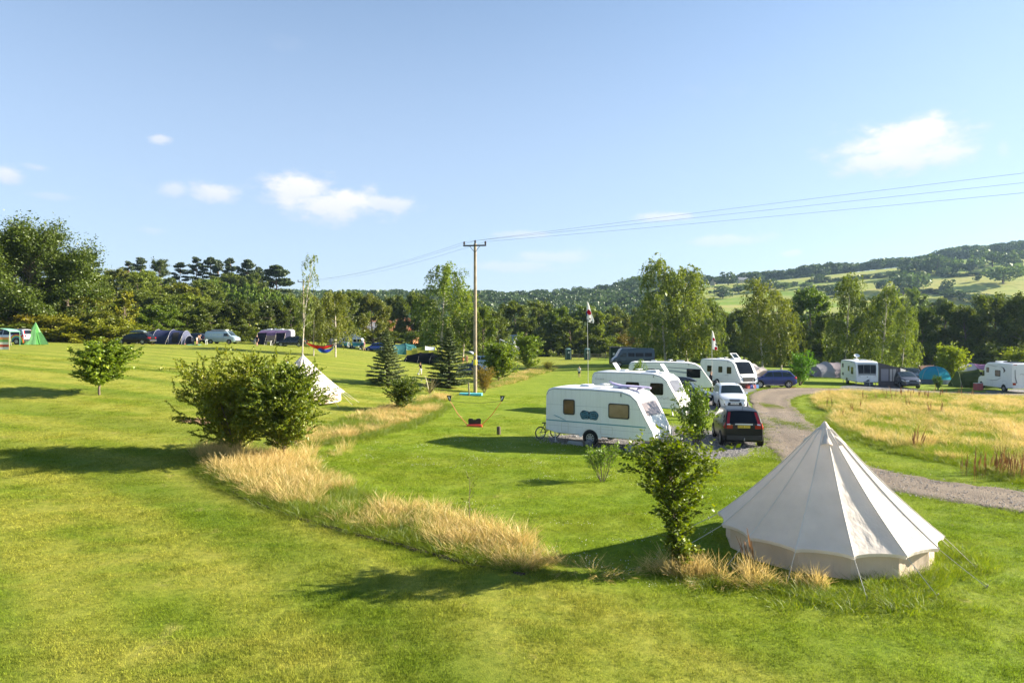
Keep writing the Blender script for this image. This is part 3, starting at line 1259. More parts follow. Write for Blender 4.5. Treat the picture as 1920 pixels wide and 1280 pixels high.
class Tree:
    """skeleton of tapered limbs and a cloud of leaf points"""
    def __init__(s, seed):
        s.r = np.random.default_rng(seed)
        s.mb = MB()
        s.P, s.D = [], []

    def limb(s, p, d, L, r0, r1, seg=5, bend=0.0, wob=.12, n=5, trop=None):
        pts, rad = [np.array(p, float)], [r0]
        d = np.array(d, float)
        for k in range(seg):
            d = d + s.r.normal(0, wob, 3)
            d[2] += bend
            if trop is not None:
                d = d + trop
            d = d / np.linalg.norm(d)
            pts.append(pts[-1] + d * L / seg)
            rad.append(r0 + (r1 - r0) * (k + 1) / seg)
        if r0 > 0:
            s.mb.tube([Vector(q) for q in pts], rad, n, 0, False)
        return pts

    def along(s, pts, t):
        k = t * (len(pts) - 1)
        i = min(int(k), len(pts) - 2)
        f = k - i
        return pts[i] * (1 - f) + pts[i + 1] * f, norm(pts[i + 1] - pts[i])

    def leaf(s, p, d=None):
        s.P.append(np.asarray(p)[None])
        s.D.append(np.asarray(d if d is not None else s.r.normal(size=3))[None])

    def leaves(s, pts, n, sigma, lo=.1, hi=1.0):
        """n leaves strewn along a twig"""
        A = np.array(pts)
        k = s.r.uniform(lo, hi, n) * (len(A) - 1)
        i = np.minimum(k.astype(int), len(A) - 2)
        f = (k - i)[:, None]
        d = norm(A[i + 1] - A[i])
        s.P.append(A[i] * (1 - f) + A[i + 1] * f + s.r.normal(0, sigma, (n, 3)))
        s.D.append(d)

    def spray(s, pts, n, size, jit):
        """leaves set alternately either side of a twig, lying flat"""
        A = np.array(pts)
        k = (.1 + .9 * (np.arange(n) + s.r.uniform(size=n)) / n) * (len(A) - 1)
        i = np.minimum(k.astype(int), len(A) - 2)
        f = (k - i)[:, None]
        d = norm(A[i + 1] - A[i])
        sd = np.cross(d, (0, 0, 1.))
        sg = np.where(np.arange(n) % 2, 1., -1.)[:, None]
        dv = d * .7 + sd * sg * .9
        s.P.append(A[i] * (1 - f) + A[i + 1] * f + dv * size * .45 + s.r.normal(0, jit, (n, 3)))
        s.D.append(dv)

    def meshes(s, name, bark, leaf, size, aspect=1.7, up=.6, usedir=True, sv=.35):
        P = np.concatenate(s.P)
        D = np.concatenate(s.D)
        V, F, rv = leaf_quads(P, s.r, size, aspect, up, D if usedir else None, sv)
        # colour drifts a little from bough to bough
        lo = vnoise(P[:, 0] + P[:, 2] * .7, P[:, 1] - P[:, 2] * .4, 1.1 / max(1, size * 4), 3)
        rv = np.clip(rv * .75 + .16 + .16 * lo, 0, 1)
        crown = np_mesh(name + '_crown', V, F, leaf, rv)
        trunk = s.mb.mesh(name + '_trunk', bark, 60)
        b = P.max(0)
        s.H = b[2]
        s.W = np.percentile(np.hypot(P[:, 0], P[:, 1]), 97) * 2
        return dict(trunk=trunk, crown=crown, H=s.H, W=s.W)


def rotv(d, ang, rng):
    """direction turned away from d by ang at a random roll"""
    a = np.cross(d, rng.normal(size=3))
    a = a / np.linalg.norm(a)
    return d * math.cos(ang) + a * math.sin(ang)


def broadleaf(seed, H=12., W=9., base=.18, nprim=26, nsec=9, nl=34, size=.42, round_=.5, leaf=None, bark=None, spread=.55, r0=.26, low=False):
    t = Tree(seed)
    r = t.r
    tr = t.limb((0, 0, 0), (0, 0, 1), H * .86, r0, .04, 8, 0, .05, 7)
    for i in range(nprim):
        u = base + (1 - base) * (i + .5) / nprim
        p, d = t.along(tr, min(u, .99))
        az = i * 2.4 + r.normal(0, .4)
        prof = math.sin(math.pi * min(1, (u - base) / (1 - base) * .82 + .2)) ** round_
        L = W * .5 * prof * r.uniform(.72, 1.12) + .3
        el = -.05 + 1.0 * (u - base) / (1 - base) + r.normal(0, .15)
        dd = np.array([math.cos(az) * math.cos(el), math.sin(az) * math.cos(el), math.sin(el)])
        pr = t.limb(p, dd, L, r0 * .35 * (1 - u * .6), .015, 5, .06, .14, 5)
        for j in range(nsec):
            s = .3 + .7 * (j + r.uniform()) / nsec
            q, qd = t.along(pr, min(s, .999))
            sd = rotv(qd, r.uniform(.4, 1.1), r)
            sd[2] += .15
            SL = W * .13 * r.uniform(.6, 1.3)
            sc = t.limb(q, sd, SL, .018, .006, 3, .02, .2, 3)
            t.leaves(sc, nl, spread * SL * .34, .15, 1.0)
    return t.meshes('broadleaf', bark or BARK, leaf or L_BROAD, size, 1.5, .5)


def birch(seed, H=13., W=6., nprim=22, strand=2.4, nstr=11, nl=24, size=.20, base=.22, sparse=1.0, leaf=None, r0=.16):
    t = Tree(seed)
    r = t.r
    tr = t.limb((0, 0, 0), (r.normal(0, .03), r.normal(0, .03), 1), H * .95, r0, .015, 10, 0, .035, 7)
    for i in range(nprim):
        u = base + (1 - base) * (i + .4) / nprim
        p, d = t.along(tr, min(u, .995))
        az = i * 2.4 + r.normal(0, .5)
        k = (u - base) / (1 - base)
        prof = (1 - k) ** .42 * min(1, .6 + k * 2.2)
        L = W * .5 * prof * r.uniform(.65, 1.15) + .35
        el = .75 + .25 * k
        dd = np.array([math.cos(az) * math.cos(el), math.sin(az) * math.cos(el), math.sin(el)])
        pr = t.limb(p, dd, L * 1.3, r0 * .2 * (1 - u * .7), .005, 6, -.13, .10, 4)
        for j in range(int(nstr * (.5 + .5 * prof) * sparse) + 1):
            s = .2 + .8 * r.uniform()
            q, qd = t.along(pr, s)
            SL = strand * r.uniform(.35, 1.1) * (1 - .38 * k)
            SL = min(SL, max(q[2] - .9, .3))
            st = t.limb(q, (qd * .7 + r.normal(0, .35, 3)), SL, 0, 0, 5, -.75, .12)
            t.leaves(st, int(nl * SL / strand) + 3, .085, .05, 1.0)
    # top spray
    t.leaves(tr, int(110 * sparse), .22, .8, 1.0)
    return t.meshes('birch', BIRCHBARK, leaf or L_BIRCH, size, 1.5, .25)


def spruce(seed, H=4.6, W=3.0):
    t = Tree(seed)
    r = t.r
    tr = t.limb((0, 0, 0), (0, 0, 1), H, .085, .008, 8, 0, .012, 6)
    z = .25
    while z < H * .97:
        k = z / H
        L0 = W * .5 * (1 - k) ** 1.05 * min(1, .72 + k * 1.6) + .04
        nb = int(7 + 5 * (1 - k))
        a0 = r.uniform(0, 6.28)
        for b in range(nb):
            az = a0 + b * 6.283 / nb + r.normal(0, .1)
            L = L0 * r.uniform(.78, 1.12)
            el = -.10 + .75 * k ** 1.5
            dd = np.array([math.cos(az) * math.cos(el), math.sin(az) * math.cos(el), math.sin(el)])
            pr = t.limb((0, 0, z), dd, L, .016 * (1 - k) + .004, .003, 4, .05, .03, 4)
            n = int(L * 26) + 4
            for m in range(n):
                s = .12 + .88 * (m + r.uniform()) / n
                c, cd = t.along(pr, min(s, .999))
                side = np.cross(cd, (0, 0, 1))
                tw = L * .34 * (1 - s * .75)
                for sg in (-1, 1):
                    dv = cd * .75 + side * sg * .8 + np.array([0, 0, -.06])
                    for q in range(3):
                        t.leaf(c + dv * tw * (q + .5) / 3 + r.normal(0, .012, 3), dv)
        z += (.30 - .13 * k) * r.uniform(.85, 1.15)
    return t.meshes('spruce', BARK, L_NEEDLE, .17, 3.0, .9, True, .2)


def pine(seed, H=15., W=9., clear=.45, ncl=16):
    t = Tree(seed)
    r = t.r
    tr = t.limb((0, 0, 0), (r.normal(0, .05), r.normal(0, .05), 1), H * .94, .3, .07, 8, 0, .05, 6)
    for i in range(ncl):
        u = clear + (1 - clear) * (i + .5) / ncl
        p, d = t.along(tr, min(u, .99))
        az = i * 2.4 + r.normal(0, .5)
        k = (u - clear) / (1 - clear)
        L = W * .5 * (math.sin(math.pi * (k * .62 + .36)) ** .8) * r.uniform(.55, 1.1)
        el = .1 + .45 * k
        pr = t.limb(p, (math.cos(az) * math.cos(el), math.sin(az) * math.cos(el), math.sin(el)), L, .09, .02, 4, .03, .12, 4)
        for q in range(5):
            c, _ = t.along(pr, min(.45 + .55 * r.uniform(), .999))
            R_ = W * .155 * r.uniform(.7, 1.25)
            for m in range(110):
                v = norm(r.normal(size=3)) * r.uniform(.4, 1) ** .5
                t.leaf(c + v * np.array([R_, R_, R_ * .30]))
    return t.meshes('pine', PINEBARK, L_PINE, .38, 1.6, .5, False)


def shrub(seed, H, W, stems=7, nprim=14, nsec=5, nl=10, size=.075, up=.55, clear=.0, leaf=None, spiky=.5, trunk=0.0, r0=.03, aspect=1.7, lean=0.0, side=0.55, shape=None):
    """foreground hornbeam-like growth: ascending stems, long flat sprays of leaves with whippy ends"""
    t = Tree(seed)
    r = t.r
    starts = []
    if trunk > 0:
        tr = t.limb((0, 0, 0), (lean, 0, 1), H * .9, r0, .008, 9, 0, .05, 7)
        n = nprim * stems
        for i in range(n):
            u = trunk + (1 - trunk) * ((i + .5) / n)
            starts.append((tr, min(u, .995), i * 2.4, u))
    else:
        for s_ in range(stems):
            a = s_ * 6.283 / stems + r.normal(0, .2)
            e = r.uniform(.85, 1.4)
            st = t.limb((math.cos(a) * .06, math.sin(a) * .06, 0), (math.cos(a) * math.cos(e), math.sin(a) * math.cos(e), math.sin(e)), H * r.uniform(.75, 1.02), r0, .006, 7, .05, .06, 5)
            for i in range(nprim):
                u = clear + .08 + (.92 - clear) * (i + .5) / nprim
                starts.append((st, u, i * 2.4 + a, u))
    for (st, u, az, k) in starts:
        p, d = t.along(st, u)
        prof = math.sin(math.pi * min(1., .18 + .72 * k)) ** .6 if shape is None else float(np.interp(k, *shape))
        L = W * .5 * prof * r.uniform(.35, 1.1) * side / .55 + .08
        el = up * r.uniform(.3, 1.5)
        az += r.normal(0, .4)
        dd = np.array([math.cos(az) * math.cos(el), math.sin(az) * math.cos(el), math.sin(el)]) + d * .25
        pr = t.limb(p, dd, L, r0 * .28, .003, 5, .01, .08, 3)
        tw = [pr]
        for j in range(nsec):
            q, qd = t.along(pr, .2 + .75 * r.uniform())
            sd = rotv(qd, r.uniform(.5, .95), r)
            sd[2] = sd[2] * .5 + .12
            tw.append(t.limb(q, sd, L * r.uniform(.2, .45), .005, .002, 3, .0, .08, 3))
        for b in tw:
            BL = np.linalg.norm(b[-1] - b[0])
            m_ = max(3, int(nl * BL / .35))
            t.spray(b, m_, size, size * (1 - spiky) * .6)
    return t.meshes('shrub', BARK, leaf or L_HORN, size, aspect, .8)


def farblob(seed, n=940, conif=False):
    r = np.random.default_rng(seed)
    P = []
    for k in range(9):
        c = np.array([r.normal(0, .22), r.normal(0, .22), r.uniform(.35, .78)]) if not conif else np.array([0, 0, .15 + .09 * k])
        rad = r.uniform(.2, .32) if not conif else .26 * (1 - k / 10)
        v = norm(r.normal(size=(n // 9, 3))) * rad * (r.uniform(.55, 1, (n // 9, 1)) ** .5)
        P.append(c + v * np.array([1, 1, .85]))
    P = np.concatenate(P)
    P[:, 2] = np.maximum(P[:, 2], .05)
    V, F, rv = leaf_quads(P, r, .095, 1.3, .5)
    tb = MB()
    tb.tube([(0, 0, -.1), (0, 0, .3), (0, 0, .6)], [.035, .025, .01], 5)
    return dict(trunk=tb.mesh('far_trunk', BARK, 60), crown=np_mesh('far_crown', V, F, L_FAR, rv), H=1.0, W=.95)


TP = {}
TP['oak'] = broadleaf(101, 17, 20, .10, 44, 16, 170, .26, .45, None, None, .62, .5)
for k in range(4):
    TP['broad%d' % k] = broadleaf(110 + k, 12, 8.5 + k * .5, .12 + .02 * k, 28, 10, 92, .245, .5)
for k in range(2):
    TP['bush%d' % k] = broadleaf(130 + k, 5, 6.5, .03, 22, 9, 60, .21, .35, None, None, .8, .09)
for k in range(3):
    TP['birch%d' % k] = birch(140 + k, 13, 6.6, 38, 3.2, 20, 44, .175, .14)
TP['thinbirch'] = birch(150, 13, 5.2, 34, 1.8, 12, 22, .16, .24, .62)
TP['slimbirch'] = birch(151, 10, 5.6, 26, 2.4, 18, 46, .17, .30, 1.0, None, .12)
TP['spruce0'], TP['spruce1'] = spruce(160), spruce(161)
for k in range(3):
    TP['pine%d' % k] = pine(170 + k, 15, 8.5, (.42, .35, .5)[k])
TP['poplar'] = broadleaf(180, 10, 4.5, .06, 24, 7, 36, .27, .5, None, None, .5, .12)
for k in range(4):
    TP['far%d' % k] = farblob(190 + k)
TP['horn_a'] = shrub(201, 3.3, 4.2, 10, 24, 7, 27, .066, .42, 0, None, .6)
TP['horn_b'] = shrub(202, 3.4, 3.8, 7, 32, 7, 25, .066, .45, 0, None, .6, .12, .055, 1.7, 0, .55, ([0, .2, .45, .7, 1], [.4, .85, 1.0, .72, .2]))
TP['maple'] = shrub(203, 2.9, 3.4, 6, 30, 6, 15, .105, .75, 0, None, .5, .20, .055, 1.7, 0, .55, ([.2, .3, .5, .75, 1], [.75, 1, 1, .85, .5]))
TP['tenttree'] = shrub(204, 3.1, 2.5, 5, 32, 5, 13, .080, .6, 0, None, .5, .05, .038, 1.7, .05, .55, ([0, .12, .35, .45, .6, .75, .92, 1], [.22, .28, .25, .62, 1.0, 1.0, .7, .45]))
TP['laurel'] = shrub(205, 2.6, 2.0, 9, 15, 3, 12, .105, .95, .02, L_LAUREL, .4, 0, .03, 2.0)
TP['willow'] = shrub(206, 1.2, 1.1, 9, 13, 2, 12, .06, 1.05, .28, L_LAUREL, .5, 0, .014, 2.4)
TP['hornsmall'] = shrub(207, 2.2, 2.4, 6, 20, 5, 15, .085, .5, 0, None, .6, .10, .035)
TP['barberry'] = shrub(208, 2.0, 2.2, 12, 14, 3, 12, .06, .8, 0, L_HORN, .4, 0, .014)


def plant(proto, name, label, cat, px, d=None, py=None, top=None, width=None, H=None, W=None, rz=None, tint=(1, 1, 1), group=None, loc=None):
    """place a copy of a tree prototype: foot at a pixel's ground point (px,py) or at column px and distance d"""
    T = TP[proto]
    p = loc if loc is not None else (G(px, py) if d is None else at(px, d))
    dist = p.y
    if top is not None:
        H = zpx(top, dist) - p.z
    if width is not None:
        W = width * dist / FPX
    H = H or T['H']
    W = W or T['W'] * H / T['H']
    o = thing(name, label, cat, p, rz if rz is not None else random.uniform(0, 6.28), group)
    sx, sz_ = W / T['W'], H / T['H']
    for part in ('trunk', 'crown'):
        c = link(part, T[part], o)
        c.scale = (sx, sx, sz_)
        c.color = (*tint, 1)
    return o

# ------------------------------------------------------------------ planting
def belt(items, names, label, cat, group):
    """items: (proto, px, d, top, width, tint)"""
    for (pr, px, d, top, wd, ti) in items:
        lum = .35 * ti[0] + .65 * ti[1]
        tone = ('russet ' if lum < 1.15 else 'yellow-green ') if ti[0] / ti[1] > 1.12 else 'deep green ' if lum < .85 else 'mid green ' if lum < 1.2 else 'light green '
        form = 'bushy low ' if pr.startswith('bush') else 'spreading ' if wd > 82 else 'upright '
        words = [w for w in label.split() if w not in ('dark', 'leafy', 'olive', 'yellow-green', 'shaded')]
        plant(pr, names, tone + form + ' '.join(words), cat, px, d, None, top, wd, tint=ti, group=group)


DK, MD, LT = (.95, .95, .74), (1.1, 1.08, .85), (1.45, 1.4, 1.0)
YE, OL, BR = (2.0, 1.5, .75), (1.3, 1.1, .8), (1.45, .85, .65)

# wooded hillside on the west side
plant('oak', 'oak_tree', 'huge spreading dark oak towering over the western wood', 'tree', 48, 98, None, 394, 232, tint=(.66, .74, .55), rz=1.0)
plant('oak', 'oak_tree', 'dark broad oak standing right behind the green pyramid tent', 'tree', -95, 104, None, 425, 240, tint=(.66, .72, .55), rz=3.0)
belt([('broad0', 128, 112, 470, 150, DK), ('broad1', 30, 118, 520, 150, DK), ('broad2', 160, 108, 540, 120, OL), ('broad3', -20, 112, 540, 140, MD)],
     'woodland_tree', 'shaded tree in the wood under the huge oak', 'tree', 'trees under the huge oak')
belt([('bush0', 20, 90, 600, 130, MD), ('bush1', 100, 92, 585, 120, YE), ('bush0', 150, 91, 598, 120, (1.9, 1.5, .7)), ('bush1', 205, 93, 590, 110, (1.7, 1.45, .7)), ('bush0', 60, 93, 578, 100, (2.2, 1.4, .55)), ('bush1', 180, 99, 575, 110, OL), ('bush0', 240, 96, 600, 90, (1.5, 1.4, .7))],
     'hedge_shrub', 'yellow-green shrub in the hedge behind the green pyramid tent', 'shrub', 'shrubs behind the pyramid tent')
belt([('poplar', 228, 104, 545, 48, YE), ('poplar', 243, 106, 560, 52, (1.8, 1.5, .7)), ('poplar', 212, 108, 568, 44, LT)],
     'pointed_tree', 'narrow pointed yellow-green tree between dark woodland crowns', 'tree', 'narrow yellow-green trees')
plant('broad1', 'round_tree', 'dome shaped bright green tree behind the navy tunnel tent', 'tree', 295, 112, None, 568, 88, tint=(1.15, 1.3, .75))
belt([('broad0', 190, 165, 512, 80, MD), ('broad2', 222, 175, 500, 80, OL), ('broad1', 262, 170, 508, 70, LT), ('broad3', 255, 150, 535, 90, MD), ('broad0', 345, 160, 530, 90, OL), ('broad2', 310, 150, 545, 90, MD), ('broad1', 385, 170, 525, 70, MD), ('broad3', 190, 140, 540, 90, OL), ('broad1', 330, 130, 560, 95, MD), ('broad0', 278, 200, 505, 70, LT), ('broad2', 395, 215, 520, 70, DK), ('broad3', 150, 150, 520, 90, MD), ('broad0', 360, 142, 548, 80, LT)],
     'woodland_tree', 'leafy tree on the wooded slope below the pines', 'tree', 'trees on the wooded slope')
plant('broad2', 'woodland_tree', 'tall dark tree rising among the pines on the ridge', 'tree', 301, 235, None, 482, 48, tint=(.55, .6, .6))
for (pr, px, d, top, wd) in [('pine1', 172, 240, 476, 30), ('pine0', 240, 262, 489, 30), ('pine2', 266, 268, 483, 32), ('pine1', 335, 262, 491, 36), ('pine0', 366, 260, 481, 36), ('pine2', 395, 262, 482, 34), ('pine1', 414, 266, 487, 30), ('pine0', 440, 262, 484, 38), ('pine2', 467, 264, 487, 36), ('pine1', 490, 268, 500, 34)]:
    plant(pr, 'pine_tree', 'dark flat-topped pine on the skyline of the wooded slope', 'tree', px, d, None, top, wd, tint=(.75, .8, .85), group='pines on the skyline')
plant('pine2', 'pine_tree', 'broad umbrella shaped pine at the end of the ridge row', 'tree', 521, 250, None, 498, 62, tint=(.8, .85, .8))
for k, px in enumerate(range(388, 556, 12)):
    plant('poplar', 'young_tree', 'pale silvery green young tree of the plantation on the slope', 'tree', px + random.uniform(-4, 4), 196 + (k % 3) * 14, None, 524 + (px - 388) * .16 + random.uniform(-5, 8), 26, tint=(1.5, 1.65, 1.55), group='plantation on the slope')
for k, px in enumerate(range(394, 560, 15)):
    plant('poplar', 'young_tree', 'pale silvery green young tree of the plantation on the slope', 'tree', px, 178, None, 541 + (px - 388) * .12 + random.uniform(-4, 8), 28, tint=(1.25, 1.45, 1.3), group='plantation on the slope')
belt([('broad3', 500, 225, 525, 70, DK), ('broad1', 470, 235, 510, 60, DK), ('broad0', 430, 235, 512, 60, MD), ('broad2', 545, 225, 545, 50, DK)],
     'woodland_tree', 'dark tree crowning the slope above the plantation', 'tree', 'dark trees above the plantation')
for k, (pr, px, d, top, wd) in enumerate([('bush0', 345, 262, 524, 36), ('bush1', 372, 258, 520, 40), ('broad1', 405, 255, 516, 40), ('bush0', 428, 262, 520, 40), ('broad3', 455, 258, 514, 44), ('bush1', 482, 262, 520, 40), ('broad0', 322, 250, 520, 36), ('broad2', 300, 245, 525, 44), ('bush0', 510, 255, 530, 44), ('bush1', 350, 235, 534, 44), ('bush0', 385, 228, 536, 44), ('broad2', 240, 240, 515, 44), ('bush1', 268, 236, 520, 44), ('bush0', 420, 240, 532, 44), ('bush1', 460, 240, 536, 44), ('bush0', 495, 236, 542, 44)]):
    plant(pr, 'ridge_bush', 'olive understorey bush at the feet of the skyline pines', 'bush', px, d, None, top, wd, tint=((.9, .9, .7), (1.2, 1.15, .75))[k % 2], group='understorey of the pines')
# belt behind the western pitches
belt([('broad0', 352, 118, 585, 70, DK), ('broad2', 392, 120, 562, 85, DK), ('broad1', 430, 124, 560, 85, (.6, .6, .5)), ('broad3', 468, 126, 563, 80, DK), ('broad0', 508, 130, 560, 80, (.62, .62, .5)), ('broad1', 545, 134, 556, 75, DK), ('bush1', 320, 116, 600, 90, MD), ('bush0', 370, 117, 606, 80, DK), ('bush1', 450, 122, 606, 90, DK), ('bush0', 520, 128, 604, 90, DK)],
     'belt_tree', 'dark tree in the belt behind the western caravans', 'tree', 'belt behind the western caravans')
belt([('broad1', 585, 150, 548, 62, OL), ('broad2', 625, 152, 545, 72, (1.0, .95, .7)), ('broad0', 660, 156, 543, 76, MD), ('broad3', 700, 158, 546, 84, OL), ('broad2', 740, 172, 548, 60, DK), ('broad1', 772, 170, 545, 66, MD), ('broad0', 800, 172, 552, 70, DK), ('bush0', 600, 150, 604, 80, DK), ('bush1', 650, 152, 612, 90, DK), ('bush0', 712, 160, 615, 90, DK), ('bush1', 775, 165, 618, 90, DK), ('bush0', 855, 168, 618, 110, DK)],
     'belt_tree', 'olive tree in the belt behind the hammocks and the white campervan', 'tree', 'belt behind the campervan')
plant('thinbirch', 'birch_tree', 'tall sparse birch with a nearly bare pointed top', 'tree', 567, None, 667, 474, 60, tint=(1.15, 1.12, 1.0))
plant('slimbirch', 'birch_tree', 'slender birch carrying the hammock ends, leaning beside the sparse birch', 'tree', 588, None, 667, 560, 60, tint=(1.0, .9, .7))
plant('slimbirch', 'birch_tree', 'bushy birch at the far end of the hammocks', 'tree', 629, None, 669, 544, 92, tint=(1.15, 1.0, .75), rz=2)
plant('birch0', 'birch_tree', 'tall weeping birch behind the dark spruce, tapering to a ragged top', 'tree', 831, 126, None, 490, 128, tint=(1.2, 1.25, .85))
plant('birch1', 'birch_tree', 'lower weeping birch beside the power pole', 'tree', 868, 130, None, 545, 92, tint=(1.15, 1.15, .85))
belt([('broad1', 905, 125, 570, 62, (1.1, 1.15, .8)), ('broad3', 936, 140, 575, 60, MD)], 'belt_tree', 'mid green tree just beyond the power pole', 'tree', 'trees beyond the pole')
belt([('broad0', 968, 165, 562, 80, DK), ('broad2', 1010, 170, 558, 86, MD), ('broad1', 1048, 166, 572, 76, (1.1, 1.2, .8)), ('broad3', 1088, 168, 566, 80, (1.2, 1.3, .8)), ('broad0', 1125, 165, 580, 74, LT), ('broad2', 1160, 170, 590, 74, (1.2, 1.0, .7)), ('broad1', 1190, 175, 585, 72, DK), ('bush0', 990, 160, 622, 90, DK), ('bush1', 1040, 158, 625, 90, DK), ('bush0', 1100, 158, 622, 80, (.9, .9, .7)), ('bush1', 1135, 156, 628, 70, LT), ('bush0', 1175, 158, 622, 80, BR), ('broad2', 985, 158, 590, 70, DK), ('broad0', 1070, 157, 592, 66, MD), ('bush0', 935, 150, 628, 70, MD), ('bush1', 1225, 150, 622, 80, DK)],
     'belt_tree', 'leafy tree in the belt behind the portable toilets', 'tree', 'belt behind the toilets')
# weeping birches of the middle field
plant('birch2', 'birch_tree', 'tallest weeping birch of the group beside the grey camper van', 'tree', 1248, 101, None, 474, 124, tint=(1.1, 1.1, .8))
plant('birch0', 'birch_tree', 'weeping birch with a rounded top next to the tallest birch', 'tree', 1290, 103, None, 494, 112, tint=(1.1, 1.08, .8), rz=1.2)
plant('birch1', 'birch_tree', 'lower drooping birch at the edge of the birch group by the grey camper van', 'tree', 1222, 108, None, 545, 70, tint=(.9, .95, .7))
plant('birch1', 'birch_tree', 'lower birch behind the panoramic-fronted caravan', 'tree', 1325, 108, None, 555, 74, tint=(.85, .9, .7))
plant('birch1', 'birch_tree', 'brownish birch with a speckled trunk behind the blue car', 'tree', 1430, None, 697, 518, 92, tint=(1.1, 1.0, .75), rz=.5)
plant('birch2', 'birch_tree', 'smaller brownish birch beside the glossy laurel bush', 'tree', 1465, None, 695, 535, 90, tint=(1.15, 1.05, .75), rz=4)
plant('birch0', 'birch_tree', 'tall olive birch behind the caravan with the three-pane front', 'tree', 1586, 97, None, 510, 90, tint=(1.05, 1.05, .75), rz=2.2)
plant('birch2', 'birch_tree', 'drooping olive birch between the caravan and the parked people carrier', 'tree', 1652, 96, None, 526, 88, tint=(1.0, 1.02, .72), rz=1.0)
plant('birch1', 'birch_tree', 'short birch with two pale trunks behind the dark people carrier', 'tree', 1690, 86, None, 572, 74, tint=(1.2, 1.2, .8), rz=3)
plant('broad0', 'belt_tree', 'rounded bright green tree between the brown and the olive birches', 'tree', 1520, 128, None, 537, 104, tint=(1.15, 1.35, .75))
belt([('broad1', 1350, 140, 575, 70, DK), ('broad2', 1395, 138, 572, 76, DK), ('broad3', 1490, 120, 600, 70, DK), ('broad0', 1545, 118, 585, 74, DK), ('broad1', 1620, 122, 580, 80, DK), ('broad3', 1370, 150, 580, 60, MD), ('bush0', 1360, 128, 632, 100, DK), ('bush1', 1430, 122, 634, 110, DK), ('bush0', 1530, 118, 636, 110, DK), ('bush1', 1600, 116, 640, 110, DK), ('broad2', 1450, 132, 590, 70, DK), ('bush0', 1300, 130, 628, 90, DK)],
     'belt_tree', 'dark tree in the belt behind the birches', 'tree', 'belt behind the birches')
belt([('broad3', 1725, 118, 570, 84, (.62, .68, .5)), ('broad0', 1768, 122, 562, 90, DK), ('broad2', 1812, 116, 568, 90, (.8, .78, .55)), ('broad1', 1862, 118, 545, 110, DK), ('broad3', 1915, 114, 540, 110, (.75, .72, .5)), ('broad0', 1965, 116, 545, 100, DK), ('bush1', 1740, 112, 640, 110, DK), ('bush0', 1800, 111, 642, 110, DK), ('bush1', 1860, 110, 640, 110, DK), ('bush0', 1925, 108, 638, 110, DK), ('broad1', 1690, 124, 590, 80, DK), ('broad2', 2030, 116, 548, 110, DK)],
     'belt_tree', 'dark broadleaf tree behind the motorhome and the blue dome tent', 'tree', 'belt behind the eastern tents')
belt([('broad2', 1680, 210, 548, 70, MD), ('broad1', 1715, 230, 535, 60, (1.05, 1.15, .9)), ('broad0', 1760, 215, 556, 60, DK), ('broad3', 1640, 215, 560, 70, DK), ('broad1', 1840, 210, 556, 60, DK), ('broad0', 1480, 220, 560, 60, DK), ('broad2', 1410, 240, 565, 56, DK), ('broad3', 1340, 230, 560, 60, DK), ('broad1', 1200, 235, 575, 50, DK), ('broad0', 1150, 240, 572, 50, DK), ('broad2', 1900, 220, 552, 70, DK)],
     'valley_tree', 'tree in the valley below the pasture hill', 'tree', 'trees in the valley')

# spruces, shrubs and bushes on the field
plant('spruce0', 'spruce_tree', 'open-branched grey-green spruce standing alone on the west lawn', 'tree', 726, None, 722, 618, 68, tint=(1.35, 1.3, 1.0))
plant('spruce1', 'spruce_tree', 'dense dark spruce beside the power pole', 'tree', 842, None, 726, 615, 80, tint=(.95, .98, .75))
plant('maple', 'round_shrub', 'round low tree on a short stem alone on the west lawn', 'tree', 186, None, 740, 630, 108, tint=(1.05, 1.2, .9), rz=.4)
plant('horn_a', 'hornbeam_bush', 'wide many-stemmed bush, the larger of two in the dry grass strip', 'bush', 446, None, 850, 642, 200, tint=(1.3, 1.2, .9), rz=1.1)
plant('horn_b', 'hornbeam_bush', 'single-stemmed dark bush beside the wide one in the dry grass strip', 'bush', 532, None, 866, 666, 155, tint=(1.0, 1.05, .85), rz=2.0)
plant('tenttree', 'young_hornbeam', 'small upright tree in straw grass beside the big bell tent', 'tree', 1276, None, 1072, 790, 190, tint=(.9, .95, .85), rz=2.1)
plant('willow', 'willow_bush', 'small pale many-stemmed bush on the lawn before the blue-striped caravan', 'bush', 1130, None, 903, 822, 66, tint=(1.25, 1.2, 1.3))
plant('laurel', 'laurel_bush', 'upright bright green bush beside the white front-facing car', 'bush', 1306, None, 838, 715, 74, tint=(1.15, 1.05, .9))
plant('laurel', 'laurel_bush', 'rounded glossy bush beside the metallic blue car', 'bush', 1500, None, 722, 656, 62, tint=(.85, 1.1, .9), rz=1)
plant('hornsmall', 'young_hornbeam', 'yellow-green pointed young tree in front of the olive tunnel tent', 'tree', 1782, None, 719, 640, 58, tint=(1.5, 1.5, .9))
plant('laurel', 'laurel_bush', 'tiny dark bush before the blue dome tent', 'bush', 1759, None, 730, 702, 22, tint=(.5, .6, .6))
plant('hornsmall', 'young_hornbeam', 'young tree at the far edge behind the motorhome', 'tree', 1915, 84, None, 650, 60, tint=(1.5, 1.45, .9))
plant('hornsmall', 'young_hornbeam', 'crooked little dark tree in the dry strip before the spruces', 'bush', 755, None, 770, 704, 66, tint=(.6, .7, .6), rz=.7)
plant('hornsmall', 'young_hornbeam', 'green feathery bush behind the power pole', 'bush', 935, None, 717, 634, 74, tint=(.95, 1.1, .85), rz=2.4)
plant('hornsmall', 'young_hornbeam', 'green feathery bush at the end of the bank past the pole', 'bush', 990, None, 697, 622, 60, tint=(1.0, 1.15, .85), rz=4)
plant('barberry', 'barberry_bush', 'low russet bush at the foot of the power pole', 'bush', 908, None, 736, 684, 46, tint=(1.5, .9, .8))
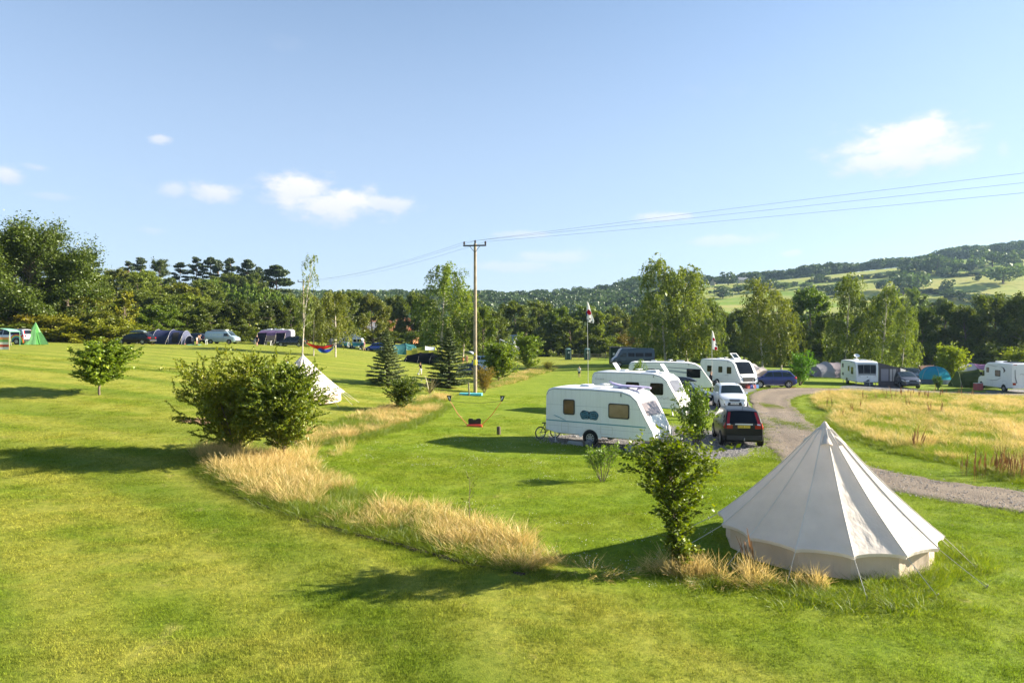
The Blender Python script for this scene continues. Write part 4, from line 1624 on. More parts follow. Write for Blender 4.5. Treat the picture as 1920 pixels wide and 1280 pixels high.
plant('laurel', 'laurel_bush', 'yellow-green bush peeping over the roof of the second white caravan', 'bush', 1197, 56, None, 672, 30, tint=(1.3, 1.15, .7))
plant('barberry', 'tuft_bush', 'grey-green tussock on the lawn beyond the bank', 'bush', 1028, None, 694, 676, 26, tint=(1.6, 1.3, 1.3))


def flax():
    o = thing('flax_plant', 'spiky sword-leaved clump before the dark spruce', 'plant', G(806, 738))
    lm = leafmat('flax_leaves', (.10, .10, .05), (.26, .21, .10), .2)
    r = np.random.default_rng(77)
    for k in range(46):
        a, L_, e = r.uniform(0, 6.28), r.uniform(.9, 1.75), r.uniform(.7, 1.45)
        w = .075

        def fn(u, v):
            x = math.cos(e) * L_ * u + .25 * L_ * u * u * (1.5 - e)
            z = math.sin(e) * L_ * u - .22 * L_ * u * u * (1.6 - e)
            return Vector((math.cos(a) * x - math.sin(a) * (v - .5) * w * (1 - u * .85), math.sin(a) * x + math.cos(a) * (v - .5) * w * (1 - u * .85), z))
        b = MB()
        b.grid(fn, 5, 1)
        me = b.mesh('leaf', lm)
        at_ = me.attributes.new('rv', 'FLOAT', 'FACE')
        at_.data.foreach_set('value', [float(r.uniform())] * len(me.polygons))
        link('leaf', me, o)


flax()


def sapling():
    o = thing('bare_sapling', 'thin nearly leafless sapling in the dry grass strip', 'sapling', G(880, 990))
    t = Tree(66)
    tr = t.limb((0, 0, 0), (0, 0, 1), 1.35, .012, .004, 6, 0, .04, 5)
    for i in range(14):
        p, d = t.along(tr, .3 + .05 * i)
        b = t.limb(p, rotv(d, .8, t.r), .3, .005, .002, 3, .05, .1, 3)
        for m in range(4):
            c, cd = t.along(b, t.r.uniform(.3, .99))
            t.leaf(c, cd)
    M = t.meshes('sapling', BARK, L_HORN, .05)
    link('trunk', M['trunk'], o)
    link('crown', M['crown'], o)


sapling()


# ------------------------------------------------------------------ trees of the far hill
def hill_trees():
    r = np.random.default_rng(90)
    # solitary trees and hedgerow trees on the pasture (px, row on the hill 0..1, height px, width px, tint)
    spots = [(1750, 507, 26, 20), (1785, 513, 24, 26), (1643, 497, 22, 26), (1668, 500, 20, 22), (1700, 508, 26, 26), (1718, 507, 22, 24), (1757, 515, 40, 40), (1735, 512, 28, 30),
             (1776, 548, 24, 22), (1833, 528, 12, 12), (1880, 532, 36, 60), (1893, 505, 34, 30), (1860, 500, 30, 40), (1678, 516, 10, 12), (1616, 522, 8, 14), (1532, 530, 16, 22), (1508, 540, 12, 20), (1548, 528, 10, 16),
             (1600, 530, 14, 22), (1820, 512, 30, 30), (1840, 494, 28, 34), (1910, 492, 24, 34), (1722, 545, 40, 46), (1693, 552, 40, 40), (1655, 545, 20, 24), (1470, 545, 18, 26), (1440, 545, 22, 34), (1410, 540, 18, 26), (1385, 550, 20, 30),
             (1365, 535, 26, 26), (1420, 512, 20, 18), (1405, 520, 22, 20), (1355, 560, 24, 30), (1275, 552, 18, 26), (1195, 545, 30, 40), (1215, 540, 28, 40), (1180, 555, 20, 30), (1060, 552, 14, 8), (1140, 560, 14, 20), (1120, 566, 14, 20), (1590, 548, 22, 40), (1565, 556, 22, 40),
             (1800, 562, 18, 60), (1870, 570, 20, 60), (1830, 566, 16, 50)]
    k = 0
    for (px, py, h, w) in spots:
        # foot of the tree: find hill distance whose projection is py
        ys = np.linspace(310, RD, 200)
        xs = (px - 960) / FPX * ys
        pr = HOR - (hill_z(xs, ys) - CAMZ) / ys * FPX
        i = int(np.argmin(np.abs(pr - py)))
        d = ys[i]
        p = Vector((xs[i], d, float(hill_z(xs[i], d)) - .2))
        plant('far%d' % (k % 3), 'hill_tree', ('dusky ', 'green ', 'dark ')[k % 3] + ('large ' if h > 27 else 'mid-sized ' if h > 17 else 'tiny ') + 'tree on the pasture of the far hill', 'tree', px, loc=p, H=h * d / FPX, W=w * d / FPX,
              tint=((.75, .8, .85), (1.0, 1.05, .9), (.6, .65, .7))[k % 3], group='trees on the far hill')  # leaf tints taken in turn from tree to tree
        k += 1
    # ridge wood and hedges: read as one mass
    for q in range(3):
        P, S = [], []
        for px in np.arange(-300, 2300, 4.2):
            for rr in range(3):
                if r.uniform() > .75:
                    continue
                x_ = px + r.normal(0, 3)
                d = RD - rr * 14 + r.normal(0, 7)
                x = (x_ - 960) / FPX * d
                big = 1 + .12 * math.sin(px * .05) + .15 * math.sin(px * .021 + 1)
                hh = r.uniform(6, 13.5) * big * (1.0 if px > 1180 else .75)
                P.append((x, d, float(hill_z(x, d)) - .5))
                S.append((hh * r.uniform(.75, 1.1), hh * r.uniform(.75, 1.1), hh))
        # lower slopes wooded towards the village side and under the pasture
        for _ in range(1500):
            px = r.uniform(-300, 2250)
            t = r.uniform()
            d = 310 + 500 * t
            py_ = HOR - (float(hill_z((px - 960) / FPX * d, d)) - CAMZ) / d * FPX
            wood = px < 1190 and (py_ > 562 - .05 * max(px - 1000, 0) or vnoise(np.array(px), np.array(d), .021, 5) > -.35)
            wood |= px >= 1190 and (d < 365 + 40 * math.sin(px * .01)) 
            wood |= 1190 < px < 1300 and t < .95
            wood |= 1690 < px < 1990 and 497 + (1920 - px) * .03 < py_ < 512 + (1920 - px) * .05 and px < 1840
            if not wood or r.uniform() > (.85 if px < 1190 or d < 365 else .45):
                continue
            x = (px - 960) / FPX * d
            hh = r.uniform(8, 14)
            P.append((x, d, float(hill_z(x, d)) - .5))
            S.append((hh * .95, hh * .95, hh))
        # hedgerows crossing the pasture
        for (x0, y0, x1, y1) in [(1330, 548, 1480, 536), (1480, 536, 1640, 520), (1640, 522, 1760, 500), (1760, 520, 1920, 508), (1100, 566, 1190, 560), (1500, 545, 1600, 540), (1440, 528, 1560, 512), (1690, 548, 1800, 552)]:
            n = int(abs(x1 - x0) / 7)
            for i in range(n):
                if r.uniform() < .45:
                    continue
                px = x0 + (x1 - x0) * (i + r.uniform()) / n
                py = y0 + (y1 - y0) * i / n + r.normal(0, 1)
                ys = np.linspace(310, RD, 90)
                xs = (px - 960) / FPX * ys
                pr = HOR - (hill_z(xs, ys) - CAMZ) / ys * FPX
                m_ = int(np.argmin(np.abs(pr - py)))
                hh = r.uniform(1.6, 4.5)
                P.append((xs[m_], ys[m_], float(hill_z(xs[m_], ys[m_])) - .3))
                S.append((hh * 1.5, hh * 1.5, hh))
        n = len(P)
        rot = np.stack([np.zeros(n), np.zeros(n), r.uniform(0, 6.28, n)], -1)
        src = proto_obj('wood_tree', TP['far%d' % q]['crown'])
        src.color = ((.62, .70, .75, 1), (.75, .82, .75, 1), (.5, .58, .62, 1))[q]  # each scatter of the wood has its own even leaf tint
        o = scatter('hill_wood', P, rot, S, src, ('dense dark wood along the crest of the far hill', 'mixed green wood and hedges on the far hill', 'dark blue-green wood on the far hill')[q], 'wood')
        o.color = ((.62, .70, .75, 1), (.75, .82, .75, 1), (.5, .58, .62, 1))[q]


hill_trees()

# ------------------------------------------------------------------ vehicles
RUBBER = mat('rubber', (.018, .018, .019), .85, 0, .15, 9, .2)
ALLOY = mat('alloy', (.48, .48, .49), .32, .8, .08, 8)
STEEL = mat('galvanised', (.42, .43, .44), .45, .7, .12, 8)
BLACKP = mat('black_plastic', (.022, .022, .024), .6, 0, .1, 8)
CHROME = mat('chrome', (.72, .73, .75), .15, 1.0, .03, 5)
GLASS = glassmat('tinted_glass', (.008, .010, .014), .06, .22)
CABGLASS = glassmat('car_glass', (.016, .026, .030), .05, .38)
LAMP = mat('lamp_lens', (.62, .64, .66), .12, .2, .05, 9, .8)
REDL = mat('red_lens', (.30, .006, .010), .18, 0, .06, 9, .7)
AMBER = mat('amber_lens', (.75, .25, .03), .2, 0, .06, 9, .7)
YPLATE = mat('yellow_plate', (.78, .56, .05), .5, 0, .03, 8)
WPLATE = mat('white_plate', (.75, .76, .76), .5, 0, .03, 8)
INK = mat('plate_ink', (.015, .015, .015), .6, 0, .02, 8)
def grp_mat():
    """white glass-fibre and aluminium skin with rain streaks and road film"""
    mt, N, L, b = node_mat('caravan_white')
    q = NB(N, L)
    tc = N.new('ShaderNodeTexCoord')
    mp = N.new('ShaderNodeMapping')
    mp.inputs['Scale'].default_value = (9, 9, .5)
    L.new(tc.outputs['Object'], mp.inputs[0])
    st = q.noise(mp.outputs[0], 1.0, 5, .7)
    blot = q.noise(tc.outputs['Object'], 1.1, 5, .6)
    c = q.mix(q.map(st, .48, .75, 0, .45), (.77, .78, .775), (.60, .61, .58))
    c = q.mix(q.map(blot, .45, .75, 0, .3), c, (.66, .66, .61))
    L.new(c, b.inputs['Base Color'])
    b.inputs['Roughness'].default_value = .38
    b.inputs['Specular IOR Level'].default_value = .4
    bp = N.new('ShaderNodeBump')
    bp.inputs['Strength'].default_value = .12
    bp.inputs['Distance'].default_value = .02
    L.new(blot, bp.inputs['Height'])
    L.new(bp.outputs[0], b.inputs['Normal'])
    return mt


WHITEGRP = grp_mat()
TRIM = mat('grey_trim', (.22, .23, .24), .5, 0, .08, 6)


def paint(name, col, metal=.35, rough=.28):
    return mat('paint_' + name, col, rough, metal, .03, 2.0, .4, .35)


class Body:
    """vehicle shell lofted along x: 0 at the tail, L at the nose; also answers where its skin lies"""
    def __init__(s, top, bot, hw, tum, plan, r=.10, crown=.03, step=.14):
        s.tx, s.tz = zip(*top)
        s.bx, s.bz = zip(*bot)
        s.hw, s.tum, s.plan, s.r, s.crown, s.step = hw, tum, plan, r, crown, step

    def top(s, x):
        return float(np.interp(x, s.tx, s.tz))

    def bot(s, x):
        return float(np.interp(x, s.bx, s.bz))

    def Y(s, x, z):
        return s.hw * float(np.interp(x, *zip(*s.plan))) * float(np.interp(z, *zip(*s.tum)))

    def section(s, x):
        z0, z1 = s.bot(x), s.top(x)
        if z1 - z0 < .06:
            z0 = z1 - .06
        r = min(s.r, (z1 - z0) * .45)
        pts = [(s.Y(x, z0) * .9, z0)]
        for k in range(8):
            z = z0 + .05 + (z1 - r - z0 - .05) * k / 7
            pts.append((s.Y(x, z), z))
        ys = s.Y(x, z1 - r)
        for k in range(1, 5):
            a = math.pi / 2 * k / 4
            pts.append((ys - r * (1 - math.cos(a)), z1 - r + r * math.sin(a)))
        ye = pts[-1][0]
        pts.append((ye * .5, z1 + s.crown * .75))
        half = pts
        return [(y, z) for (y, z) in half] + [(0, z1 + s.crown)] + [(-y, z) for (y, z) in reversed(half)]

    def build(s, name, mt, parent, smooth=32):
        xs = sorted(set(list(s.tx) + list(s.bx)))
        full = []
        for a, b in zip(xs[:-1], xs[1:]):
            n = max(1, int((b - a) / s.step))
            full += [a + (b - a) * k / n for k in range(n)]
        full.append(xs[-1])
        mb = MB()
        S = [s.section(x) for x in full]
        n = len(S[0])
        vs = [(x, y, z) for x, sec in zip(full, S) for (y, z) in sec]
        fs = []
        for i in range(len(full) - 1):
            for k in range(n):
                k2 = (k + 1) % n
                fs.append((i * n + k, i * n + k2, (i + 1) * n + k2, (i + 1) * n + k))
        fs.append(tuple(range(n)))
        fs.append(tuple((len(full) - 1) * n + k for k in range(n)))
        mb.add(vs, fs)
        return mb.build(name, mt, parent, smooth)

    def side(s, name, q, sg, mt, parent, off=.006, n=(8, 5), th=.004, sub=None):
        """patch on a flank; q = four (x,z) corners: tail-bottom, nose-bottom, nose-top, tail-top"""
        mb = MB()

        def fn(u, v):
            a = (q[0][0] + (q[1][0] - q[0][0]) * u, q[0][1] + (q[1][1] - q[0][1]) * u)
            b = (q[3][0] + (q[2][0] - q[3][0]) * u, q[3][1] + (q[2][1] - q[3][1]) * u)
            x, z = a[0] + (b[0] - a[0]) * v, a[1] + (b[1] - a[1]) * v
            return Vector((x, sg * (s.Y(x, z) + off), z))
        mb.grid(fn, n[0], n[1])
        return mb.build(name, mt, parent, 40)

    def over(s, name, x0, x1, w0, w1, mt, parent, off=.008, y0=None, n=(6, 8), fr=True):
        """patch on the upper skin (windscreen, rear window, bonnet trim): x range, half widths as fractions"""
        mb = MB()

        def fn(u, v):
            x = x0 + (x1 - x0) * u
            w = w0 + (w1 - w0) * u
            z = s.top(x)
            r = min(s.r, (z - s.bot(x)) * .45)
            yb = s.Y(x, z - r) - r * .9
            if y0 is not None:
                f = y0 + (w - y0) * v
            else:
                f = -w + 2 * w * v
            y = yb * f
            e = .02
            dz = (s.top(x + e) - s.top(x - e)) / (2 * e)
            nx, nz = -dz / math.hypot(1, dz), 1 / math.hypot(1, dz)
            zc = z + s.crown * (1 - .25 * min(1, abs(f) * 2)) * (1 if abs(f) < .5 else (1 - abs(f)) * 1.5)
            return Vector((x + nx * off, y, zc + nz * off))
        mb.grid(fn, n[0], n[1])
        return mb.build(name, mt, parent, 40)


def wheel(parent, x, y, r, w=.21, rim=ALLOY, spokes=5):
    sg = 1 if y > 0 else -1
    rot = Matrix.Rotation(-sg * math.pi / 2, 3, 'X')
    b = MB()
    b.lathe([(r * .62, -w / 2), (r * .93, -w / 2), (r, -w * .36), (r, w * .36), (r * .93, w / 2), (r * .62, w / 2 - .01), (r * .6, w * .3)], 22, (x, y, r), rot)
    t = b.build('wheel', RUBBER, parent, 40)
    b = MB()
    b.lathe([(r * .62, w * .25), (r * .64, w * .44), (r * .57, w * .44), (r * .55, w * .3), (r * .12, w * .30), (r * .12, w * .42), (r * .01, w * .43)], 20, (x, y, r), rot)
    for k in range(spokes):
        a = 2 * math.pi * k / spokes
        m = rot @ Matrix.Rotation(a, 3, 'Z')
        b.box(Vector((x, y, r)) + m @ Vector((r * .33, 0, w * .38)), (r * .5, r * .15, .02), m)
    b.build('rim', rim, t, 40)
    return t


def arch(body, parent, x, r, mt=BLACKP):
    for sg in (-1, 1):
        b = MB()
        n = 18
        P, Q = [], []
        for k in range(n + 1):
            a = math.pi * (-.12 + 1.24 * k / n)
            P.append((x + math.cos(a) * r * 1.17, r + math.sin(a) * r * 1.17))
            Q.append((x + math.cos(a) * r * .35, r + math.sin(a) * r * .35))
        vs = [(p[0], sg * (body.Y(p[0], p[1]) + .008), p[1]) for p in P] + [(p[0], sg * (body.Y(p[0], p[1]) + .008), p[1]) for p in Q]
        fs = [(k, k + 1, n + 2 + k, n + 1 + k) for k in range(n)]
        b.add(vs, fs)
        b.build('wheel_arch', mt, parent, 40)


def plate(parent, x, z, s, front, y=0, tilt=0, size=(.52, .115), M=None):
    mt = WPLATE if front else YPLATE
    b = MB()
    b.box((0, 0, 0), (size[0], .012, size[1]))
    o = b.build('number_plate', mt, parent)
    rz = math.pi / 2 if front else -math.pi / 2
    o.location = (x, y, z)
    o.rotation_euler = (0, 0, rz)
    if s:
        text('plate_lettering', s, INK, o, size[1] * .95, Matrix.Translation((0, -.009, -.002)) @ Matrix.Rotation(math.pi / 2, 4, 'X'), .001)
    return o


def car(name, label, loc, heading, pm, sp, group=None, cat='car'):
    """sp: L,H,hw and profile anchors; all lengths metres"""
    L, H, hw = sp['L'], sp['H'], sp['hw']
    o = thing(name, label, cat, loc, heading, group)
    cx = L / 2
    belt_ = sp.get('belt', H * .62)
    hood = sp.get('hood', H * .58)
    ws0, ws1 = sp.get('ws', (L * .765, L * .60))       # windscreen foot and head
    rw0, rw1 = sp.get('rw', (L * .03, L * .14))        # rear window foot and head
    rwz = sp.get('rwz', belt_ + .03)
    top = [(0, .62), (.02, rwz - .06), (rw0 + .02, rwz), (rw1, H - .07), (rw1 + .25, H - .02), ((ws1 + rw1) / 2, H), (ws1, H - .07), (ws0, hood + .06), (ws0 + .12, hood + .015),
           (L - .42, hood - .10), (L - .14, hood - .21), (L - .03, hood - .36), (L, .50)]
    bot = [(0, .48), (.06, .36), (.3, .27), (L - .4, .24), (L - .08, .30), (L, .42)]
    tum = [(0, .90), (.3, .955), (.55, 1.0), (belt_ - .08, .985), (belt_ + .02, .945), (H, sp.get('tum', .74))]
    plan = [(0, .86), (.12, .93), (.5, .985), (1.2, 1), (L - 1.4, 1), (L - .6, .96), (L - .22, .86), (L, .66)]
    B = Body([(x, z) for x, z in top], bot, hw, tum, plan, .09, .03)
    bodyo = B.build('body', pm, o)
    P = [bodyo]
    wr = sp.get('wr', .34)
    wx = sp.get('wx', (L * .185, L * .80))
    for x in wx:
        arch(B, o, x, wr)
        for sg in (-1, 1):
            wheel(o, x, sg * (hw - .085), wr, .21, sp.get('rim', ALLOY))
    # glass
    zb, zt = belt_ + .015, H - .13
    rr = lambda z, a, b, za, zb_: a + (b - a) * (z - za) / (zb_ - za)
    fx = lambda z: rr(z, ws0, ws1, hood + .06, H - .07) - .12        # A pillar line
    bx_ = lambda z: rr(z, rw0, rw1, rwz, H - .07) + sp.get('dp', .22)   # D pillar line
    p1 = fx(zb) - sp.get('fd', 1.05)
    p2 = p1 - sp.get('rd', .88)
    tint = sp.get('glass', CABGLASS)
    for sg in (-1, 1):
        B.side('side_window', [(p1 + .03, zb), (fx(zb) - .06, zb), (fx(zt), zt), (p1 + .03, zt)], sg, tint, o)
        if p2 > bx_(zb) + .25:
            B.side('side_window', [(p2 + .03, zb), (p1 - .03, zb), (p1 - .03, zt), (p2 + .06, zt)], sg, tint, o)
            B.side('side_window', [(bx_(zb), zb + .02), (p2 - .04, zb), (p2 - .02, zt), (bx_(zt), zt)], sg, tint, o)
        else:
            B.side('side_window', [(bx_(zb), zb + .02), (p1 - .03, zb), (p1 - .03, zt), (bx_(zt), zt)], sg, tint, o)
        # sill, handles, mirror, door shut lines
        B.side('sill_trim', [(wx[0] + wr * 1.2, .27), (wx[1] - wr * 1.2, .27), (wx[1] - wr * 1.2, .36), (wx[0] + wr * 1.2, .36)], sg, sp.get('sill', BLACKP), o, .012)
        for hx in (p1 + .15, p2 + .15):
            b = MB()
            b.box((hx, sg * (B.Y(hx, belt_ - .12) + .012), belt_ - .12), (.17, .03, .028))
            b.build('door_handle', pm, o)
        for dx in (p1, p2 if p2 > wx[0] else p1 - .9, fx(zb) + .02):
            B.side('door_seam', [(dx - .006, .40), (dx + .006, .40), (dx + .006, belt_ - .03), (dx - .006, belt_ - .03)], sg, INK, o, .003, (1, 5))
        b = MB()
        mx, mz = fx(zb) - .08, zb + .07
        my = sg * (B.Y(mx, mz) + .12)
        b.lathe([(.01, -.09), (.07, -.06), (.085, 0), (.075, .06), (.01, .08)], 10, (mx, my, mz), Matrix.Rotation(math.pi / 2, 3, 'Y') @ Matrix.Diagonal((.9, 1.15, 1)))
        b.box((mx, my - sg * .08, mz - .03), (.06, .10, .03))
        b.build('door_mirror', sp.get('mirror', pm), o, 40)
        # lamps
        B.side('headlight', [(L - .60, hood - .22), (L - .16, hood - .34), (L - .17, hood - .24), (L - .58, hood - .13)], sg, LAMP, o, .010)
        b = MB()
        b.lathe([(.01, -.02), (.14, -.01), (.16, .02), (.10, .05), (.01, .06)], 14, (L - .10, sg * hw * .56, hood - .29), Matrix.Rotation(math.pi / 2, 3, 'Y') @ Matrix.Diagonal((.55, 1.25, 1)))
        b.build('headlight', LAMP, o, 40)
        if sp.get('tall_lights'):
            B.over('tail_light', .035, rw1 * .92, sg * .99, sg * .99, REDL, o, .016, sg * .82, (8, 2))
            B.over('clear_lamp', .028, .07, sg * 1.0, sg * 1.0, LAMP, o, .020, sg * .80, (3, 2))
            B.side('tail_light', [(.02, rwz - .18), (.22, rwz - .16), (.16, rwz + .05), (.06, rwz + .05)], sg, REDL, o, .012)
        B.side('tail_light', [(.0, rwz - .22), (.30, rwz - .17), (.20, rwz - .01), (.03, rwz - .01)], sg, REDL, o, .012)
        b = MB()
        b.box((.005, sg * hw * .66, rwz - .13), (.05, .26, .15))
        b.build('tail_light', REDL, o)
        if sp.get('rails', True):
            b = MB()
            zz = H + .035
            yr = B.Y(L * .4, H - .09) - .06
            b.tube([(rw1 + .15, sg * yr, H - .02), (rw1 + .25, sg * yr, zz), (ws1 - .35, sg * yr, zz + .012), (ws1 - .2, sg * yr, H - .02)], .016, 6)
            b.build('roof_rail', sp.get('railm', BLACKP), o, 40)
    # tall lamps must sit on both sides
    B.over('windscreen', ws0 - .04, ws1 + .02, .93, .90, tint, o)
    B.over('rear_window', rw0 + .035, rw1 - .02, .80, .84, sp.get('rglass', GLASS), o, .012)
    # nose and tail
    b = MB()
    b.box((L - .045, 0, hood - .30), (.05, hw * .72, .10))
    b.build('grille', BLACKP, o)
    b = MB()
    b.box((L - .005, 0, .47), (.05, hw * 1.0, .16))
    b.build('lower_grille', BLACKP, o)
    b = MB()
    b.box((-.015, 0, .50), (.10, hw * 1.62, .20))
    b.build('rear_bumper', sp.get('bumper', BLACKP), o)
    if sp.get('fplate', True):
        plate(o, L + .026, sp.get('fpz', .52), sp.get('plate', ''), True)
    plate(o, -.012 if not sp.get('rpx') else sp['rpx'], sp.get('rpz', rwz - .20), sp.get('plate', ''), False)
    b = MB()
    b.tube([(rw0 + .10, .05, rwz + .02), (rw0 + .16, .40, rwz + .12)], .010, 5)
    b.build('rear_wiper', BLACKP, o)
    # centre it on its own middle
    for c in list(o.children):
        c.matrix_local = Matrix.Translation((-cx, 0, 0)) @ c.matrix_local
    o['half_length'] = cx
    return o, B


def on_roof_box(parent_thing, label, mt, z, x0=-1.0, L=2.1, W=.75, loc=None, rz=0):
    o = thing('roof_box', label, 'roof box', loc, rz)
    B = Body([(0, .12), (.06, .26), (.5, .36), (L * .55, .38), (L - .4, .30), (L - .06, .16), (L, .10)], [(0, .06), (L, .06)], W / 2, [(0, .9), (.1, 1), (.4, .8)], [(0, .9), (.3, 1), (L - .7, .96), (L, .55)], .08, .015)
    B.build('shell', mt, o)
    for c in o.children:
        c.matrix_local = Matrix.Translation((-L / 2, 0, 0))
    b = MB()
    for x in (-.5, .45):
        b.box((x, 0, .03), (.06, W * 1.25, .04))
    b.build('cross_bars', BLACKP, o)
    return o


def face(px, py, off=0):
    return G(px, py)


SUV = dict(L=4.45, H=1.64, hw=.92, wr=.36)
black = mat('paint_black', (.008, .008, .010), .35, 0, .03, 2.0, .22, .12)
white = paint('white', (.66, .69, .73), .1, .3)
navy = paint('navy', (.028, .042, .17), .3, .22)
dgrey = paint('graphite', (.11, .105, .11), .4, .25)
dblue = paint('dark_blue', (.02, .035, .07), .4, .25)
bblue = paint('bright_blue', (.02, .07, .34), .35, .25)
silver = paint('silver', (.50, .51, .54), .6, .3)
iceblue = paint('ice_blue', (.36, .46, .52), .4, .3)
slate = paint('slate_blue', (.022, .048, .075), .2, .28)

# black car seen from behind on the grey pitch
crv, _ = car('parked_car', 'black car seen from behind, with yellow plate and chrome tailgate bar', at(1381, 32.3), R(80), black,
             dict(L=4.5, H=1.68, hw=.91, wr=.35, rwz=1.10, rw=(.08, .52), tall_lights=True, rails=False, plate='PN58 SZO', rpz=.985, glass=GLASS, tum=.70, rpx=-.03))
b = MB()
b.box((-2.25 - .02, 0, 1.09), (.03, .74, .05))
b.build('chrome_bar', mat('bright_bar', (.62, .66, .72), .3, .2, .03, 5), crv)
b = MB()
b.tube([(-2.30, 0, .38), (-2.42, 0, .40), (-2.42, 0, .47)], .022, 8)
b.lathe([(.001, -.03), (.03, 0), (.001, .03)], 10, (-2.42, 0, .49))
b.build('tow_ball', STEEL, crv, 40)
b = MB()
b.tube([(-1.75, 0, 1.66), (-1.9, 0, 1.86)], .008, 5)
b.build('aerial', BLACKP, crv)
text('model_lettering', 'CR-V', CHROME, crv, .10, Matrix.Translation((-2.262, .58, 1.04)) @ Matrix.Rotation(-math.pi / 2, 4, 'Z') @ Matrix.Rotation(math.pi / 2, 4, 'X'))
# white car, nose on, behind it
kuga, kb = car('parked_car', 'white car parked nose-on behind the black one', at(1368, 47.5), R(-99), white,
               dict(L=4.52, H=1.70, hw=.92, wr=.36, plate='LK66 HLF', hood=1.06, belt=1.08, fpz=.56))
for sg in (-1, 1):
    b = MB()
    b.prism([(sg * .42, .42), (sg * .62, .40), (sg * .70, .52), (sg * .48, .62)], 'x', 2.12, 2.235)
    b.build('fog_lamp_recess', BLACKP, kuga)
b = MB()
b.prism([(-.36, .42), (.36, .42), (.43, .64), (-.43, .64)], 'x', 2.2, 2.262)
b.build('centre_grille', BLACKP, kuga)
# metallic blue car side-on
tig, tb = car('parked_car', 'metallic blue car parked side-on at the bend of the track', G(1451, 727.5) + Vector((0, .9, 0)), R(181), navy,
              dict(L=4.49, H=1.66, hw=.92, wr=.36, plate='', railm=CHROME, sill=STEEL, hood=1.04, belt=1.06))
for sg in (-1, 1):
    b = MB()
    b.tube([(-1.55, sg * .80, 1.16), (-1.35, sg * .735, 1.50), (-.4, sg * .70, 1.585), (.45, sg * .71, 1.54), (1.05, sg * .80, 1.12)], .014, 5)
    b.build('window_trim', CHROME, tig)
car('parked_car', 'dark people carrier nose-on beside the awning of the three-pane caravan', at(1694, 70.5), R(-97), dgrey,
    dict(L=4.5, H=1.68, hw=.91, wr=.34, plate='', hood=1.06, belt=1.08, ws=(3.6, 2.55)))
car('parked_car', 'dark blue car behind the people carrier, near the brown tent', at(1708, 82), R(-97), dblue,
    dict(L=4.4, H=1.62, hw=.90, plate='', hood=1.0))
kc, _ = car('parked_car', 'dark car with a long roof box between the white caravans', at(1284, 51), R(-30), dblue,
            dict(L=4.7, H=1.55, hw=.91, plate='', rw=(.12, .6)))
on_roof_box(kc, 'long black roof box on the dark car between the caravans', mat('box_black', (.012, .013, .016), .25, 0, .05, 4, .6, .4), 0, loc=at(1284, 51) + Vector((-.15, .1, 1.56)), rz=R(-30))
# west pitches
rb, rB = car('parked_car', 'silver people carrier painted with a rainbow over its rear wheel', at(20, 77), R(178), silver,
             dict(L=4.3, H=1.72, hw=.89, plate='', rw=(.04, .22), belt=1.05, hood=1.05, ws=(3.5, 2.5), tall_lights=True))
for k, c in enumerate([(.60, .05, .03), (.72, .22, .02), (.75, .60, .05), (.10, .42, .12), (.03, .26, .42), (.05, .08, .30)]):
    mt_ = mat('rainbow%d' % k, c, .35, 0, .04, 5)
    r1, r0 = .80 - k * .065, .80 - (k + 1) * .065
    b = MB()
    vs, fs = [], []
    n = 20
    for i in range(n + 1):
        a = math.pi * (-.08 + 1.16 * i / n)
        for r_ in (r1, r0):
            x, z = .80 + math.cos(a) * r_, .34 + math.sin(a) * r_
            vs.append((max(x, .05), rB.Y(x, z) + .011, z))
    fs = [(2 * i, 2 * i + 1, 2 * i + 3, 2 * i + 2) for i in range(n)]
    b.add(vs, fs)
    q = b.build('rainbow_band', mt_, rb)
    q.matrix_local = Matrix.Translation((-2.15, 0, 0))
est, _ = car('parked_car', 'black estate car with a roof box beside the navy tunnel tent', at(254, 90), R(176), black,
             dict(L=4.75, H=1.48, hw=.90, plate='', rw=(.10, .62), dp=.25, belt=.95, hood=.93))
on_roof_box(est, 'grey roof box on the black estate car', mat('box_grey', (.10, .13, .14), .35, 0, .05, 4), 0, loc=at(254, 90) + Vector((.3, 0, 1.5)), rz=R(176))
car('parked_car', 'dark blue car half hidden behind the picnic table and the white awning', at(362, 105), R(176), dblue, dict(L=4.4, H=1.5, hw=.9, plate=''))
car('parked_car', 'dark sports utility car before the caravan with the purple awning', at(547, 110), R(178), paint('ink', (.015, .022, .04), .4, .22),
    dict(L=4.75, H=1.68, hw=.95, wr=.38, plate='', sill=STEEL))
car('parked_car', 'small bright blue car behind the lone spruce', at(706, 120), R(172), bblue, dict(L=3.9, H=1.5, hw=.86, plate='', wx=(.65, 3.15)))
car('parked_car', 'rounded bright blue car beside the teal tent', at(741, 118), R(20), bblue, dict(L=3.9, H=1.55, hw=.86, plate='', wx=(.65, 3.15)))
car('parked_car', 'dark blue car partly hidden by the power pole and the russet bush', G(893, 707) + Vector((0, 1, 0)), R(-20), dblue, dict(L=4.3, H=1.5, hw=.9, plate=''))
hb, _ = car('parked_car', 'pale blue car with its white tailgate raised behind the power pole', G(893, 689) + Vector((1.5, 3, 0)), R(-12), iceblue, dict(L=4.4, H=1.55, hw=.9, plate='', rails=True))
b = MB()
b.grid(lambda u, v: Vector((-1.75 - u * 1.1, (v - .5) * 1.35, 1.52 + .62 * math.sin(u * 1.7))), 8, 4, 0, .05)
b.build('tailgate', white, hb, 40)


